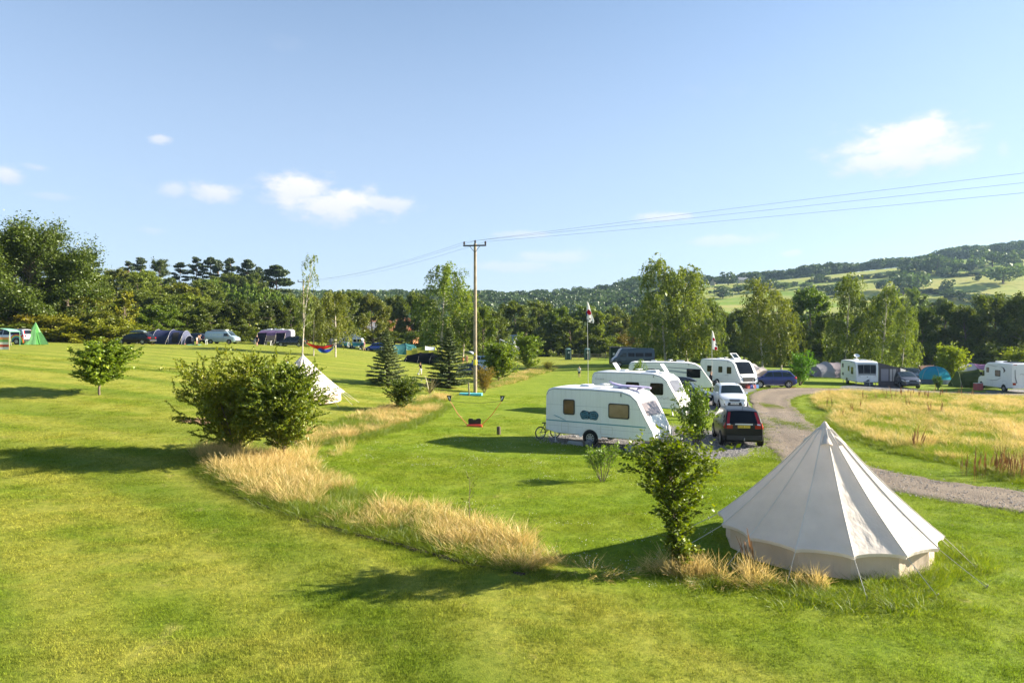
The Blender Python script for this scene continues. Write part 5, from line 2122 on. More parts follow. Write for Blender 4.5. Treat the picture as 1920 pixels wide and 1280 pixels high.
# ------------------------------------------------------------------ vans
def van(name, label, loc, heading, pm, L, H, hw, nose, cat='van', wr=.34, windows=(), wz=(1.18, 1.62), wx=None, lower=None, hi=None, group=None, plate_s='', rear_glass=True):
    o = thing(name, label, cat, loc, heading, group)
    top = [(0, .6), (.015, H - .35), (.08, H - .12), (.25, H - .02), (L * .35, H)] + nose
    bot = [(0, .42), (.2, .32), (L - .3, .28), (L, .40)]
    tum = [(0, .93), (.5, 1), (1.1, .99), (H * .62, .96), (H, .86)]
    plan = [(0, .97), (.3, 1), (L - 1.2, 1), (L - .4, .95), (L - .1, .84), (L, .72)]
    B = Body(top, bot, hw, tum, plan, .13, .03)
    B.build('body', pm, o)
    if lower:
        for sg in (-1, 1):
            B.side('lower_panel', [(.05, .45), (L - .45, .45), (L - .5, lower[1]), (.03, lower[1])], sg, lower[0], o, .007, (20, 4))
        b = MB()
        b.box((L - .02, 0, .78), (.10, hw * 1.42, .62))
        b.build('front_panel', lower[0], o)
    wx = wx or (L * .2, L * .8)
    for x in wx:
        arch(B, o, x, wr)
        for sg in (-1, 1):
            wheel(o, x, sg * (hw - .08), wr, .22, STEEL)
    for sg in (-1, 1):
        for (a, b_, *sk) in windows:
            k = sk[0] if sk else 0
            B.side('side_window', [(a, wz[0]), (b_, wz[0]), (b_ - k, wz[1]), (a, wz[1])], sg, GLASS if k == 0 else CABGLASS, o)
        B.side('door_seam', [(windows[0][0] - .05, .5), (windows[0][0] - .035, .5), (windows[0][0] - .035, wz[1] + .1), (windows[0][0] - .05, wz[1] + .1)], sg, INK, o, .003, (1, 5))
        b = MB()
        mx = windows[0][1] - .15
        b.box((mx, sg * (hw + .10), wz[0] + .10), (.10, .16, .24))
        b.build('door_mirror', BLACKP, o)
        b = MB()
        b.lathe([(.01, -.02), (.15, 0), (.12, .05), (.01, .06)], 14, (L - .13, sg * hw * .68, .86), Matrix.Rotation(math.pi / 2, 3, 'Y') @ Matrix.Diagonal((.8, 1, 1)))
        b.build('headlight', LAMP, o, 40)
        b = MB()
        b.box((.0, sg * hw * .9, 1.0), (.05, .12, .5))
        b.build('tail_light', REDL, o)
    xs = [p for p in nose]
    B.over('windscreen', xs[2][0] - .03, xs[1][0] + .03, .95, .93, CABGLASS, o)
    b = MB()
    b.box((L + .0, 0, .50), (.10, hw * 1.5, .2))
    b.build('front_bumper', BLACKP, o)
    b = MB()
    b.box((-.03, 0, .48), (.10, hw * 1.8, .16))
    b.build('rear_bumper', BLACKP, o)
    plate(o, L + .06, .52, plate_s, True)
    for c in list(o.children):
        c.matrix_local = Matrix.Translation((-L / 2, 0, 0)) @ c.matrix_local
    return o, B


t5, tB = van('camper_van', 'ice blue panel van with a roof rack beside the picnic table', at(418, 104), R(-6), iceblue, 4.9, 1.95, .95,
             [(3.3, 1.94), (3.55, 1.88), (4.22, 1.22), (4.6, 1.08), (4.83, .92), (4.9, .60)], windows=[(3.05, 3.95, .35)], wz=(1.18, 1.62))
b = MB()
for x in (-1.6, -.5, .5):
    b.box((x, 0, 2.02), (.05, 1.5, .05))
for y in (-.7, .7):
    b.tube([(-1.9, y, 2.06), (.8, y, 2.06)], .02, 6)
b.build('roof_rack', BLACKP, t5)
b = MB()
b.box((-.5, .1, 2.13), (2.3, .9, .14))
b.build('roof_bag', mat('bag_grey', (.45, .46, .47), .8), t5)
r_ = random.Random(4)
for k in range(7):
    b = MB()
    x0 = .9 + k * .3
    b.tube([(x0 + .05 * i, -tB.Y(x0, 1.4) - .01, 1.35 + .16 * math.sin(i * 1.1 + k) + r_.uniform(-.03, .03)) for i in range(6)], .014, 4)
    q = b.build('decal_stroke', mat('decal_yellow', (.72, .70, .34), .5), t5)
    q.matrix_local = Matrix.Translation((-2.45, 0, 0))

duc, dB = van('camper_van', 'tall slate blue camper van parked beside the birches', at(1180, 97) + Vector((.4, 0, 0)), R(184), slate, 6.0, 2.62, 1.02,
              [(4.55, 2.58), (4.75, 2.48), (5.35, 1.45), (5.72, 1.2), (5.93, .95), (6.0, .6)], windows=[(4.05, 5.0, .45), (2.9, 3.8), (1.6, 2.75), (.4, 1.45)], wz=(1.42, 1.95), wr=.36, wx=(1.2, 5.05))

cv, cB = van('camper_van', 'two-tone teal and white campervan with its white roof raised', at(661, 122), R(-118), white, 4.4, 1.95, .92,
             [(3.9, 1.93), (3.98, 1.86), (4.28, 1.18), (4.36, 1.05), (4.39, .85), (4.4, .5)], windows=[(3.2, 3.95, .18), (2.1, 3.0), (.9, 1.95)], wz=(1.18, 1.68), lower=(paint('teal', (.02, .25, .30), .1, .3), 1.08))
b = MB()
b.prism([(-1.3, 1.98), (1.5, 1.98), (1.2, 2.85), (-1.25, 2.12)], 'y', -.68, .68)
b.build('raised_roof', canvas('pop_canvas', (.72, .73, .74)), cv)
b = MB()
b.prism([(-1.45, 2.12), (1.35, 2.86), (1.32, 2.96), (-1.48, 2.22)], 'y', -.76, .76)
b.build('roof_lid', white, cv)


# ------------------------------------------------------------------ caravans
def caravan(name, label, loc, heading, sp, group='white caravans'):
    """profile: x 0 tail .. L nose"""
    L, H, hw = sp['L'], sp['H'], sp.get('hw', 1.1)
    o = thing(name, label, 'caravan', loc, heading, group)
    zb = .40
    top = sp.get('top') or [(0, .55), (.012, H - .42), (.05, H - .22), (.16, H - .09), (.4, H - .02), (L * .45, H), (L * .72, H - .04), (L * .80, H - .16), (L * .86, H - .42), (L * .95, 1.25), (L * .99, .86), (L, .56)]
    bot = sp.get('bot') or [(0, .52), (.6, zb), (L - .3, zb), (L, .50)]
    plan = [(0, .985), (.1, 1), (L - .5, 1), (L - .12, .97), (L, .9)]
    B = Body(top, bot, hw, [(0, .985), (.6, 1), (H, .985)], plan, .07, .02)
    B.build('shell', sp.get('mat', WHITEGRP), o, 30)
    # seam profile round each flank
    for sg in (-1, 1):
        b = MB()
        pts = [(x, sg * (B.Y(x, B.top(x)) - .015 + .02), B.top(x) - .075) for x in np.linspace(.03, L * .975, 50)]
        b.tube(pts, .014, 5)
        b.build('edge_moulding', TRIM, o)
        for zz in sp.get('seams', (1.75, .78)):
            x1 = max([x for x in np.linspace(0, L, 120) if B.top(x) > zz + .12])
            B.side('panel_seam', [(.05, zz - .006), (x1, zz - .006), (x1, zz + .006), (.05, zz + .006)], sg, mat('seam_grey', (.45, .47, .48), .6), o, .004, (20, 1))
        for (x0, x1, z0, z1, *mm) in sp['windows'].get(sg, []):
            roundwin(B, o, x0, x1, z0, z1, sg, mm[0] if mm else GLASS)
        for (x0, x1, z0, z1) in sp.get('hatches', {}).get(sg, []):
            for q in ([(x0, z0), (x1, z0), (x1, z0 + .02), (x0, z0 + .02)], [(x0, z1 - .02), (x1, z1 - .02), (x1, z1), (x0, z1)], [(x0, z0), (x0 + .02, z0), (x0 + .02, z1), (x0, z1)], [(x1 - .02, z0), (x1, z0), (x1, z1), (x1 - .02, z1)]):
                B.side('hatch_frame', q, sg, mat('hatch_cream', (.60, .60, .52), .5), o, .008, (2, 2))
        for (q, mt_) in sp.get('stripes', []):
            B.side('stripe', q, sg, mt_, o, .006, (30, 2))
        # wheel, spat
        for x in sp.get('axle', [L * .45]):
            arch(B, o, x, .33)
            wheel(o, x, sg * (hw - .06), .33, .19, STEEL, 8)
            b = MB()
            n = 16
            vs, fs = [], []
            for k in range(n + 1):
                a = math.pi * k / n
                for r__ in (.40, .56):
                    vs.append((x + math.cos(a) * r__, sg * (hw + .022), .36 + math.sin(a) * r__))
            fs = [(2 * k, 2 * k + 1, 2 * k + 3, 2 * k + 2) for k in range(n)]
            b.add(vs, fs)
            b.build('wheel_spat', sp.get('mat', WHITEGRP), o)
        b = MB()
        for x in (.35, L - .6):
            b.tube([(x, sg * (hw - .25), .42), (x + .12, sg * (hw - .15), .02)], .03, 6)
            b.box((x + .12, sg * (hw - .15), .02), (.14, .14, .03))
        b.build('corner_steady', STEEL, o)
        b = MB()
        b.box((-.01, sg * hw * .8, .72), (.04, .16, .28))
        b.build('tail_light', REDL, o)
        b = MB()
        b.box((L * .72, sg * (hw + .012), H - .22), (.04, .03, .14))
        b.build('awning_light', TRIM, o)
    # front and rear
    fw = sp.get('front', (L * .945, L * .875, .80, .78))
    if fw:
        for (a, c) in sp.get('front_split', [(-.8, .8)]):
            B.over('front_window', fw[0], fw[1], c, c, sp.get('fglass', GLASS), o, .015, a, (6, 6))
            q_ = B.over('window_frame', fw[0] + .02, fw[1] - .03, c + .03, c + .03, TRIM, o, .009, a - .03, (6, 6))
    b = MB()
    b.box((L * .3, 0, H + .06), (.5, .5, .09), None, 0, .85)
    b.build('roof_vent', WHITEGRP, o)
    b = MB()
    b.box((L * .62, .2, H + .06), (.75, .6, .10), None, 0, .85)
    b.build('roof_vent', WHITEGRP, o)
    b = MB()
    b.tube([(L * .5, -.3, H), (L * .5, -.3, H + .16)], .03, 8)
    b.lathe([(.01, 0), (.24, .02), (.2, .05), (.01, .07)], 16, (L * .5, -.3, H + .14))
    b.build('roof_aerial', WHITEGRP, o, 40)
    b = MB()
    b.tube([(L - .3, .45, .44), (L + .55, .04, .46)], .045, 6)
    b.tube([(L - .3, -.45, .44), (L + .55, -.04, .46)], .045, 6)
    b.box((L + .7, 0, .50), (.35, .12, .10))
    b.build('drawbar', STEEL, o)
    b = MB()
    b.tube([(L + .35, .12, .15), (L + .35, .12, .85)], .03, 8)
    b.lathe([(.10, -.04), (.12, -.03), (.12, .03), (.10, .04)], 14, (L + .35, .12, .12), Matrix.Rotation(math.pi / 2, 3, 'X'))
    b.build('jockey_wheel', STEEL, o, 40)
    for c in list(o.children):
        c.matrix_local = Matrix.Translation((-L / 2, 0, 0)) @ c.matrix_local
    return o, B


def strokes(o, mt_, x, z, n, w, h):
    """small script-like marks on a flank where the lettering cannot be read"""
    for k in range(n):
        b = MB()
        b.tube([(x + k * w, -1.12, z + h * (.5 if k == 0 else .25)), (x + k * w + w * .35, -1.12, z - h * .1), (x + k * w + w * .75, -1.12, z + h * .2)], .011, 4)
        b.build('script_mark', mt_, o)


def roundwin(B, o, x0, x1, z0, z1, sg, mt_):
    """caravan window: rounded dark frame with the pane (blind behind) set in it"""
    def rr(x0, x1, z0, z1, r, n=5):
        P = []
        for (cx, cz, a0) in ((x1 - r, z1 - r, 0), (x0 + r, z1 - r, 90), (x0 + r, z0 + r, 180), (x1 - r, z0 + r, 270)):
            for k in range(n + 1):
                a = R(a0 + 90 * k / n)
                P.append((cx + math.cos(a) * r, cz + math.sin(a) * r))
        return P
    b = MB()
    P = rr(x0, x1, z0, z1, .09)
    n = len(P)
    vs = [(x, sg * (B.Y(x, z) + e), z) for e in (0, .03) for (x, z) in P]
    b.add(vs, [tuple(range(n, 2 * n))] + [(k, (k + 1) % n, n + (k + 1) % n, n + k) for k in range(n)])
    w = b.build('window', BLACKP if mt_ is not GLASS else GLASS, o)
    if mt_ is not GLASS:
        b = MB()
        P = rr(x0 + .05, x1 - .05, z0 + .05, z1 - .05, .07)
        b.add([(x, sg * (B.Y(x, z) + .034), z) for (x, z) in P], [tuple(range(n))])
        b.build('pane', mt_, w)


BLIND = mat('tan_blind_pane', (.21, .155, .105), .12, 0, .18, 2.5, .6)
BLINDD = mat('brown_blind_pane', (.075, .052, .038), .12, 0, .35, 2.5, .6)
TEALS = mat('teal_stripe', (.10, .29, .34), .4)
NAVYS = mat('navy_decal', (.03, .06, .16), .4)
GREYS = mat('grey_decal', (.28, .32, .37), .4)

c1pos = Vector((4.42, 31.5, 0))
HEAD1 = R(-34)
c1, cb1 = caravan('caravan', 'white caravan with teal waistline and wave decal, a bicycle at its tail', c1pos, HEAD1,
                  dict(L=5.35, H=2.56, windows={-1: [(.95, 1.55, 1.32, 2.02, BLINDD), (3.25, 4.25, 1.30, 1.96, BLIND)], 1: [(3.2, 4.2, 1.3, 1.96)]}, hatches={-1: [(.85, 1.22, .52, .95), (2.85, 3.45, .56, .90)]},
                       stripes=[([(.02, .98), (5.03, .98), (5.0, 1.03), (.02, 1.03)], TEALS)], axle=[2.35], fglass=mat('milky_front_pane', (.15, .125, .13), .2, 0, .35, 3, .4),
                       front=(4.97, 4.68, .7, .62)))
WAVE = mat('wave_print', (.018, .085, .14), .4, 0, .9, 9)
for sg in (-1, 1):
    b = MB()
    P = []
    for i in range(26):
        a = 2 * math.pi * i / 26
        rr_ = (abs(math.cos(a)) ** 3 + abs(math.sin(a)) ** 3) ** (-1 / 3) * (1 + .06 * math.sin(a * 5 + sg))
        P.append((-.38 + sg * .215 + .245 * rr_ * math.cos(a), 1.36 + .20 * rr_ * math.sin(a)))
    b.add([(x, -1.112 - .001 * sg, z) for (x, z) in P], [tuple(range(26))])
    b.build('wave_decal', WAVE, c1)
    for j in range(4):
        b = MB()
        b.tube([(-.38 + sg * .225 + .17 * math.sin(t * 2 - 2), -1.116, 1.24 + .075 * j + .03 * math.sin(t * 4 + j)) for t in np.linspace(0, 2, 9)], .008, 4)
        b.build('foam_stroke', mat('foam_pale', (.10, .27, .36), .4), c1)
for k in range(4):
    b = MB()
    b.tube([(-2.25 + .3 * i / 3 + k * .12, -1.112, 1.25 - .04 * k - .09 * (i / 3) ** 1.5) for i in range(4)], [.004, .016, .014, .004], 4)
    b.build('decal_stroke', TEALS, c1)
c2, cb2 = caravan('caravan', 'white caravan with two dark windows, second in the row of pitches', Vector((8.35, 44.2, 0)), HEAD1,
                  dict(L=6.0, H=2.60, windows={-1: [(2.45, 3.35, 1.38, 1.98), (4.1, 4.95, 1.25, 1.98)], 1: [(4.1, 4.95, 1.25, 1.98)]}, seams=(2.02, .78), stripes=[([(.02, .44), (5.7, .44), (5.7, .48), (.02, .48)], TEALS)], axle=[2.6],
                       front=(5.6, 5.2, .7, .66), fglass=mat('front_pane_pale', (.10, .10, .115), .2, 0, .2, 3, .4)))
for k in range(6):
    b = MB()
    b.tube([(1.55 + k * .13, -1.118, 1.0), (1.6 + k * .13, -1.118, 1.06 + .05 * (k % 3)), (1.72 + k * .13, -1.118, .99)], [.004, .012, .004], 4)
    b.build('decal_stroke', TRIM, c2)
strokes(c2, TRIM, -2.72, 2.10, 6, .11, .13)
for x in (-1.75, 1.55):
    b = MB()
    R_ = Matrix.Rotation(R(-50 if x < 0 else 50), 3, 'Y')
    b.box((x, .1, 2.86), (.62, .55, .05), Matrix.Rotation(R(55), 3, 'Y'))
    b.build('open_rooflight', WHITEGRP, c2)
c3, cb3 = caravan('caravan', 'long white caravan with a sweeping grey swoosh, third in the row', at(1257, 60.8), R(-14),
                  dict(L=7.2, H=2.60, windows={-1: [(5.0, 6.15, 1.25, 2.02), (1.6, 2.3, 1.4, 2.0), (.4, 1.1, 1.4, 2.0)]}, seams=(2.2,), axle=[2.9, 3.7], front=(6.8, 6.3, .72, .68), stripes=[([(2.4, 1.95), (5.0, 1.6), (5.2, 1.75), (2.4, 2.02)], GREYS), ([(3.4, 2.12), (6.3, 1.92), (6.2, 2.0), (3.4, 2.16)], NAVYS)]))
c4, cb4 = caravan('caravan', 'white caravan with a panoramic dark front and open rooflight', at(1366, 67.2), R(-70),
                  dict(L=6.2, H=2.62, windows={-1: [(1.2, 2.0, 1.35, 1.95), (3.0, 3.6, 1.35, 1.95), (4.3, 4.95, 1.3, 1.95)]}, seams=(.8,), axle=[2.8], front=(5.85, 5.05, .80, .86), hatches={-1: [(3.75, 4.15, 1.45, 1.85)]}))
B4 = cb4
q = B4.over('front_locker', 6.06, 5.90, .72, .78, WHITEGRP, c4, .05)
q.matrix_local = Matrix.Translation((-3.1, 0, 0))
b = MB()
b.box((3.0, 0, .80), (.20, 1.35, .35))
b.build('gas_locker', BLACKP, c4)
for k, (y, c) in enumerate([(-.4, (.4, .06, .05)), (-.05, (.05, .08, .35)), (.3, (.45, .10, .10)), (.6, (.10, .25, .6))]):
    b = MB()
    b.box((3.35, y, .16), (.3, .3, .32))
    q = b.build('storage_box', mat('crate%d' % k, c, .5), None, None, c4.matrix_basis @ Vector((0, 0, 0)) if False else None)
    q.parent = None
    q.location = c4.location
    q.rotation_euler[2] = c4.rotation_euler[2]
    tag(q, ('red', 'navy blue', 'brick red', 'sky blue')[k] + ' storage box under the nose of the panoramic-fronted caravan', 'box', 'boxes under the caravan')
b = MB()
b.box((.9, .1, 2.95), (.85, .75, .05), Matrix.Rotation(R(38), 3, 'Y'))
b.build('open_rooflight', WHITEGRP, c4)
b = MB()
b.box((.915, .1, 2.985), (.6, .5, .03), Matrix.Rotation(R(38), 3, 'Y'))
b.build('rooflight_pane', CABGLASS, c4)
strokes(c4, TRIM, .9, 1.12, 6, .10, .12)
YGW = mat('cream_shell', (.70, .70, .56), .42, 0, .04, 1.2, .4)
c5, cb5 = caravan('caravan', 'white caravan with a three-pane front window and side awning', at(1611, 73.6), R(-101),
                  dict(L=5.6, H=2.60, hw=1.13, top=[(0, .55), (.012, 2.2), (.05, 2.4), (.2, 2.53), (.5, 2.58), (3.0, 2.6), (5.0, 2.55), (5.25, 2.46), (5.40, 2.28), (5.50, 1.75), (5.575, 1.05), (5.59, .8), (5.6, .5)],
                       windows={-1: [(.7, 1.15, 1.75, 2.2), (.8, 1.2, .9, 1.2), (2.9, 3.4, 1.45, 2.0), (4.0, 4.75, 1.2, 1.95)]}, seams=(1.0,), axle=[2.5], front=(5.545, 5.42, .8, .8), front_split=[(-.84, -.34), (-.30, .30), (.34, .84)]))
for sg in (-1, 1):
    b = MB()
    b.tube([(2.82, sg * .62, .98), (2.80, sg * .80, 1.06), (2.76, sg * .98, 1.02)], [.006, .022, .006], 5)
    b.build('brow_decal', TRIM, c5)
b = MB()
b.box((2.80, 0, .98), (.02, .10, .08))
b.build('maker_badge', TRIM, c5)
b = MB()
b.grid(lambda u, v: Vector((3.05 - .25 * v + .08 * math.sin(u * 6), .1 + (u - .5) * .9, .12 + .62 * v * (1 - abs(u - .5)))), 6, 4, 0, .03)
b.build('hitch_cover', mat('cover_grey', (.09, .09, .10), .8), c5)
c6, cb6 = caravan('caravan', 'white caravan behind the purple awning on the west pitches', at(515, 116), R(178),
                  dict(L=6.3, H=2.55, windows={1: [(4.6, 5.4, 1.3, 1.9)], -1: [(4.6, 5.4, 1.3, 1.9)]}, axle=[2.9]))
# satellite dish on the second caravan and on the three-pane one
for (cc, x, y, z, lb) in [(c5, -1.2, .1, 2.6, '')]:
    b = MB()
    b.tube([(x, y, z), (x, y, z + .4)], .025, 8)
    b.lathe([(.01, .0), (.15, .015), (.28, .06), (.30, .08), (.15, .03), (.01, .02)], 18, (x, y, z + .42), Matrix.Rotation(R(35), 3, 'Y'))
    b.build('satellite_dish', WHITEGRP, cc, 40)

# surfboard lying on the first caravan's roof
def surfboard():
    o = thing('surfboard', 'pale purple surfboard on the roof of the teal-striped caravan', 'surfboard', c1pos + Matrix.Rotation(HEAD1, 3, 'Z') @ Vector((.85, .1, 2.58)), HEAD1 + .04)
    B = Body([(0, .06), (.1, .08), (.6, .10), (1.4, .12), (1.8, .20), (2.0, .30)], [(0, .03), (1.4, .04), (1.8, .12), (2.0, .27)], .27, [(0, .9), (.06, 1), (.4, 1)], [(0, .35), (.3, .8), (.9, 1), (1.5, .7), (1.9, .2), (2.0, .04)], .03, .01)
    q = B.build('board', mat('board_lilac', (.46, .40, .62), .3, 0, .06, 3), o)
    q.rotation_euler[2] = math.pi
    q.location = (1.2, 0, 0)
    b = MB()
    for x in (-.2, .7):
        b.box((x, 0, -.012), (.12, .6, .06))
    b.build('pad', mat('pad_purple', (.22, .17, .36), .7), o)


surfboard()


def motorhome():
    L, H, hw = 6.6, 2.78, 1.13
    p = G(1897, 737)
    o = thing('motorhome', 'white coachbuilt motorhome with bird-wing decals seen from its rear quarter', 'motorhome', Vector((p.x, p.y, p.z)) + Matrix.Rotation(R(82), 3, 'Z') @ Vector((L / 2, -hw, 0)), R(82))
    B = Body([(0, .55), (.012, H - .3), (.06, H - .1), (.2, H - .01), (3.2, H), (4.2, H - .06), (4.75, H - .28), (4.95, 2.1), (5.6, 1.35), (6.2, 1.18), (6.5, .95), (6.6, .55)], [(0, .45), (.5, .38), (6.2, .32), (6.6, .42)], hw, [(0, .98), (1, 1), (H, .98)], [(0, .98), (.2, 1), (4.4, 1), (4.9, .93), (6.0, .87), (6.6, .7)], .1, .02)
    B.build('body', WHITEGRP, o, 30)
    for x in (1.35, 5.55):
        arch(B, o, x, .35)
        for sg in (-1, 1):
            wheel(o, x, sg * (hw - (.1 if x < 3 else .22)), .35, .22, STEEL, 8)
    for sg in (-1, 1):
        for (x0, x1, z0, z1) in [(3.9, 4.35, 1.75, 2.25), (1.9, 2.8, 1.45, 2.05)]:
            roundwin(B, o, x0, x1, z0, z1, sg, BLIND)
        B.side('side_window', [(4.85, 1.35), (5.5, 1.3), (5.1, 1.85), (4.85, 1.95)], sg, CABGLASS, o)
        for (x0, x1, z0, z1) in [(3.2, 3.6, .6, .98), (.9, 1.5, .7, 1.1)]:
            for q in ([(x0, z0), (x1, z0), (x1, z0 + .015), (x0, z0 + .015)], [(x0, z1 - .015), (x1, z1 - .015), (x1, z1), (x0, z1)], [(x0, z0), (x0 + .015, z0), (x0 + .015, z1), (x0, z1)], [(x1 - .015, z0), (x1, z0), (x1, z1), (x1 - .015, z1)]):
                B.side('hatch_frame', q, sg, GREYS, o, .006, (2, 2))
        b = MB()
        b.tube([(4.4, sg * (hw + .012), 1.05), (3.3, sg * (hw + .012), 1.0), (2.4, sg * (hw + .012), 1.12), (1.75, sg * (hw + .012), 1.35)], [.006, .02, .022, .006], 4)
        b.build('swoosh_decal', TRIM, o)
        b = MB()
        b.tube([(1.75, sg * (hw + .012), 2.42), (1.3, sg * (hw + .012), 2.25), (1.15, sg * (hw + .012), 2.05), (1.35, sg * (hw + .012), 1.85)], [.01, .07, .09, .01], 4)
        b.build('wing_decal', mat('decal_brown', (.10, .08, .075), .5), o)
        b = MB()
        b.tube([(4.3, sg * (hw + .012), 2.48), (3.4, sg * (hw + .012), 2.46), (2.6, sg * (hw + .012), 2.40), (2.3, sg * (hw + .012), 2.5)], [.006, .02, .016, .005], 4)
        b.build('swoosh_decal', TRIM, o)
        b = MB()
        b.box((5.2, sg * (hw + .06), 1.55), (.12, .18, .34))
        b.build('door_mirror', BLACKP, o)
        b = MB()
        b.box((-.015, sg * hw * .82, .86), (.06, .26, .22))
        b.build('tail_light', REDL, o)
        b = MB()
        b.tube([(-.012, sg * .86, 2.2), (-.012, sg * .84, 1.5), (-.012, sg * .72, .95)], [.03, .045, .06], 4)
        b.build('rear_stripe', TRIM, o)
        b = MB()
        b.box((-.02, sg * hw * .75, H - .12), (.03, .3, .05))
        b.build('marker_light', REDL, o)
    B.over('windscreen', 5.58, 5.0, .93, .9, CABGLASS, o)
    b = MB()
    b.box((-.04, 0, .56), (.12, 2.1, .22))
    b.build('rear_bumper', WHITEGRP, o)
    b = MB()
    for k in range(2):
        b.tube([(-.016, -.15 + .28 * k, 1.75), (-.016, -.05 + .28 * k, 1.82), (-.016, 0 + .28 * k, 1.76), (-.016, .06 + .28 * k, 1.82), (-.016, .16 + .28 * k, 1.75)], .012, 4)
    b.build('bird_decal', TRIM, o)
    plate(o, -.11, .62, '', False)
    b = MB()
    b.box((1.8, 0, H + .06), (1.6, 1.0, .07))
    b.build('solar_panel', mat('solar', (.02, .03, .07), .2, 0, .1, 6), o)
    b = MB()
    b.box((3.9, 0, H + .05), (.7, .7, .1))
    b.build('roof_vent', WHITEGRP, o)
    for c in list(o.children):
        c.matrix_local = Matrix.Translation((-L / 2, 0, 0)) @ c.matrix_local


motorhome()

# ------------------------------------------------------------------ tents
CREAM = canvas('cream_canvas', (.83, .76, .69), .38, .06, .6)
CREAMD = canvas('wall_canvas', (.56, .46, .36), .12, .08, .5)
ROPE = mat('rope', (.62, .58, .50), .9, 0, .1, 9, .1)
PEG = mat('peg', (.30, .30, .31), .5, .6, .1, 9)


def bell_tent(name, label, loc, rz, Re=2.58, Rw=2.36, He=.56, Hp=2.93, n=14, mt=CREAM, rope_r=.007, seed=1, detail=True):
    o = thing(name, label, 'tent', loc, rz, 'bell tents')
    r = random.Random(seed)
    da = 2 * math.pi / n
    for k in range(n):
        a0, a1 = k * da, (k + 1) * da

        def fn(u, v, a0=a0, a1=a1, k=k):
            # u: apex -> eave, v: across the panel
            a = a0 + (a1 - a0) * v
            v = min(max(v, 0.0), 1.0)
            edge = (4 * v * (1 - v)) ** .62
            rad = (.03 + (Re - .03) * u) * (math.cos(da / 2) / math.cos(a - (a0 + a1) / 2) if True else 1)
            z = Hp + (He - Hp) * u
            sag = .17 * math.sin(math.pi * u) ** 1.0 * (.6 + .4 * u)
            z -= sag * .55
            rad -= sag * .30 + edge * u * (.085 + .03 * math.sin(k * 2.1)) * (1.0 if u < .97 else .9)
            z += .032 * edge * u ** 3
            wr = .012 * math.sin(26 * v + k + 5 * u) * u * u * max(0, 1 - abs(u - .9) * 6)
            return Vector((math.cos(a) * (rad + wr), math.sin(a) * (rad + wr), z))
        b = MB()
        b.grid(fn, 22, 12)
        b.build('canopy_panel', mt, o, 60)
        # seam tape
        b = MB()
        pts = [fn(u / 22, 0) for u in range(1, 23)]
        b.tube([p + Vector((math.cos(a0), math.sin(a0), .8)).normalized() * .006 for p in pts], .012, 5)
        b.build('seam', canvas('seam_canvas', (.74, .69, .63), .1), o, 60)

        def eave(u, v, a0=a0, a1=a1, fn=fn):
            p = fn(1, v)
            return Vector((p.x, p.y, p.z - .07 * u)) * 1 + Vector((math.cos(a0 + (a1 - a0) * v), math.sin(a0 + (a1 - a0) * v), 0)) * (-.02 * u)
        b = MB()
        b.grid(eave, 2, 12)
        b.build('valance', mt, o, 60)

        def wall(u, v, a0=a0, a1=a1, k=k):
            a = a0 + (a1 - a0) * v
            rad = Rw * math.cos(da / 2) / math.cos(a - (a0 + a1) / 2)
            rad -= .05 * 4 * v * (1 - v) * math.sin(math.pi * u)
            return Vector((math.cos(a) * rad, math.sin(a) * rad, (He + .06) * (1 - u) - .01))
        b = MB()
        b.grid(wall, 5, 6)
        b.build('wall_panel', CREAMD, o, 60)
        # guy rope with peg
        e = fn(1, 0)
        d = Vector((math.cos(a0), math.sin(a0), 0))
        L_ = .72 + r.uniform(-.15, .2)
        foot = e + d * L_
        wp = Matrix.Rotation(rz, 3, 'Z') @ Vector((foot.x, foot.y, 0)) + Vector(loc)
        foot.z = gz(wp.x, wp.y) - loc[2] + .03
        b = MB()
        b.tube([e - d * .02, e.lerp(foot, .5) + Vector((0, 0, -.01)), foot], rope_r, 5)
        g = b.build('guy_rope', ROPE, o)
        b = MB()
        b.tube([foot + Vector((0, 0, .05)) + d * .03, foot - Vector((0, 0, .08)) - d * .03], .012, 5)
        b.build('peg', PEG, g)
    b = MB()
    b.lathe([(.001, Hp + .05), (.03, Hp + .035), (.085, Hp - .05), (.15, Hp - .15)], n, (0, 0, .0))
    b.build('apex_cap', mt, o, 50)
    if detail:
        for a in (-1.9, -.95, .6, 2.2):
            d = Vector((math.cos(a), math.sin(a), 0))
            s = Vector((-d.y, d.x, 0))

            def hood(u, v, d=d, s=s):
                w = .03 + .10 * u
                zt = Hp - .20 - .27 * u
                rad = .17 + .25 * u
                ang = math.pi * v
                return d * (rad + .07 * u * math.sin(ang)) + s * (w * math.cos(ang)) + Vector((0, 0, zt + .06 * u * math.sin(ang)))
            b = MB()
            b.grid(hood, 8, 8)
            b.build('vent_hood', canvas('vent_canvas', (.64, .57, .50), .2), o, 60)
    b = MB()
    b.tube([(0, 0, 0), (0, 0, Hp)], .025, 8)
    b.build('centre_pole', STEEL, o)
    b = MB()
    b.lathe([(.01, 0), (Rw * .98, .0), (Rw * .98, .01), (.01, .012)], n)
    b.build('groundsheet', mat('groundsheet', (.12, .12, .11), .7), o)
    return o


bell_tent('bell_tent', 'large cream bell tent with guy ropes beside the small straw-footed tree', at(1547, 16.0), .02, Re=2.42, Rw=2.22)
bell_tent('bell_tent', 'bell tent half hidden by the two bushes, sun bleaching its side', G(568, 752), .3, rope_r=.010, seed=2, mt=canvas('cream_canvas_b', (.78, .72, .66), .3, .05, .35))


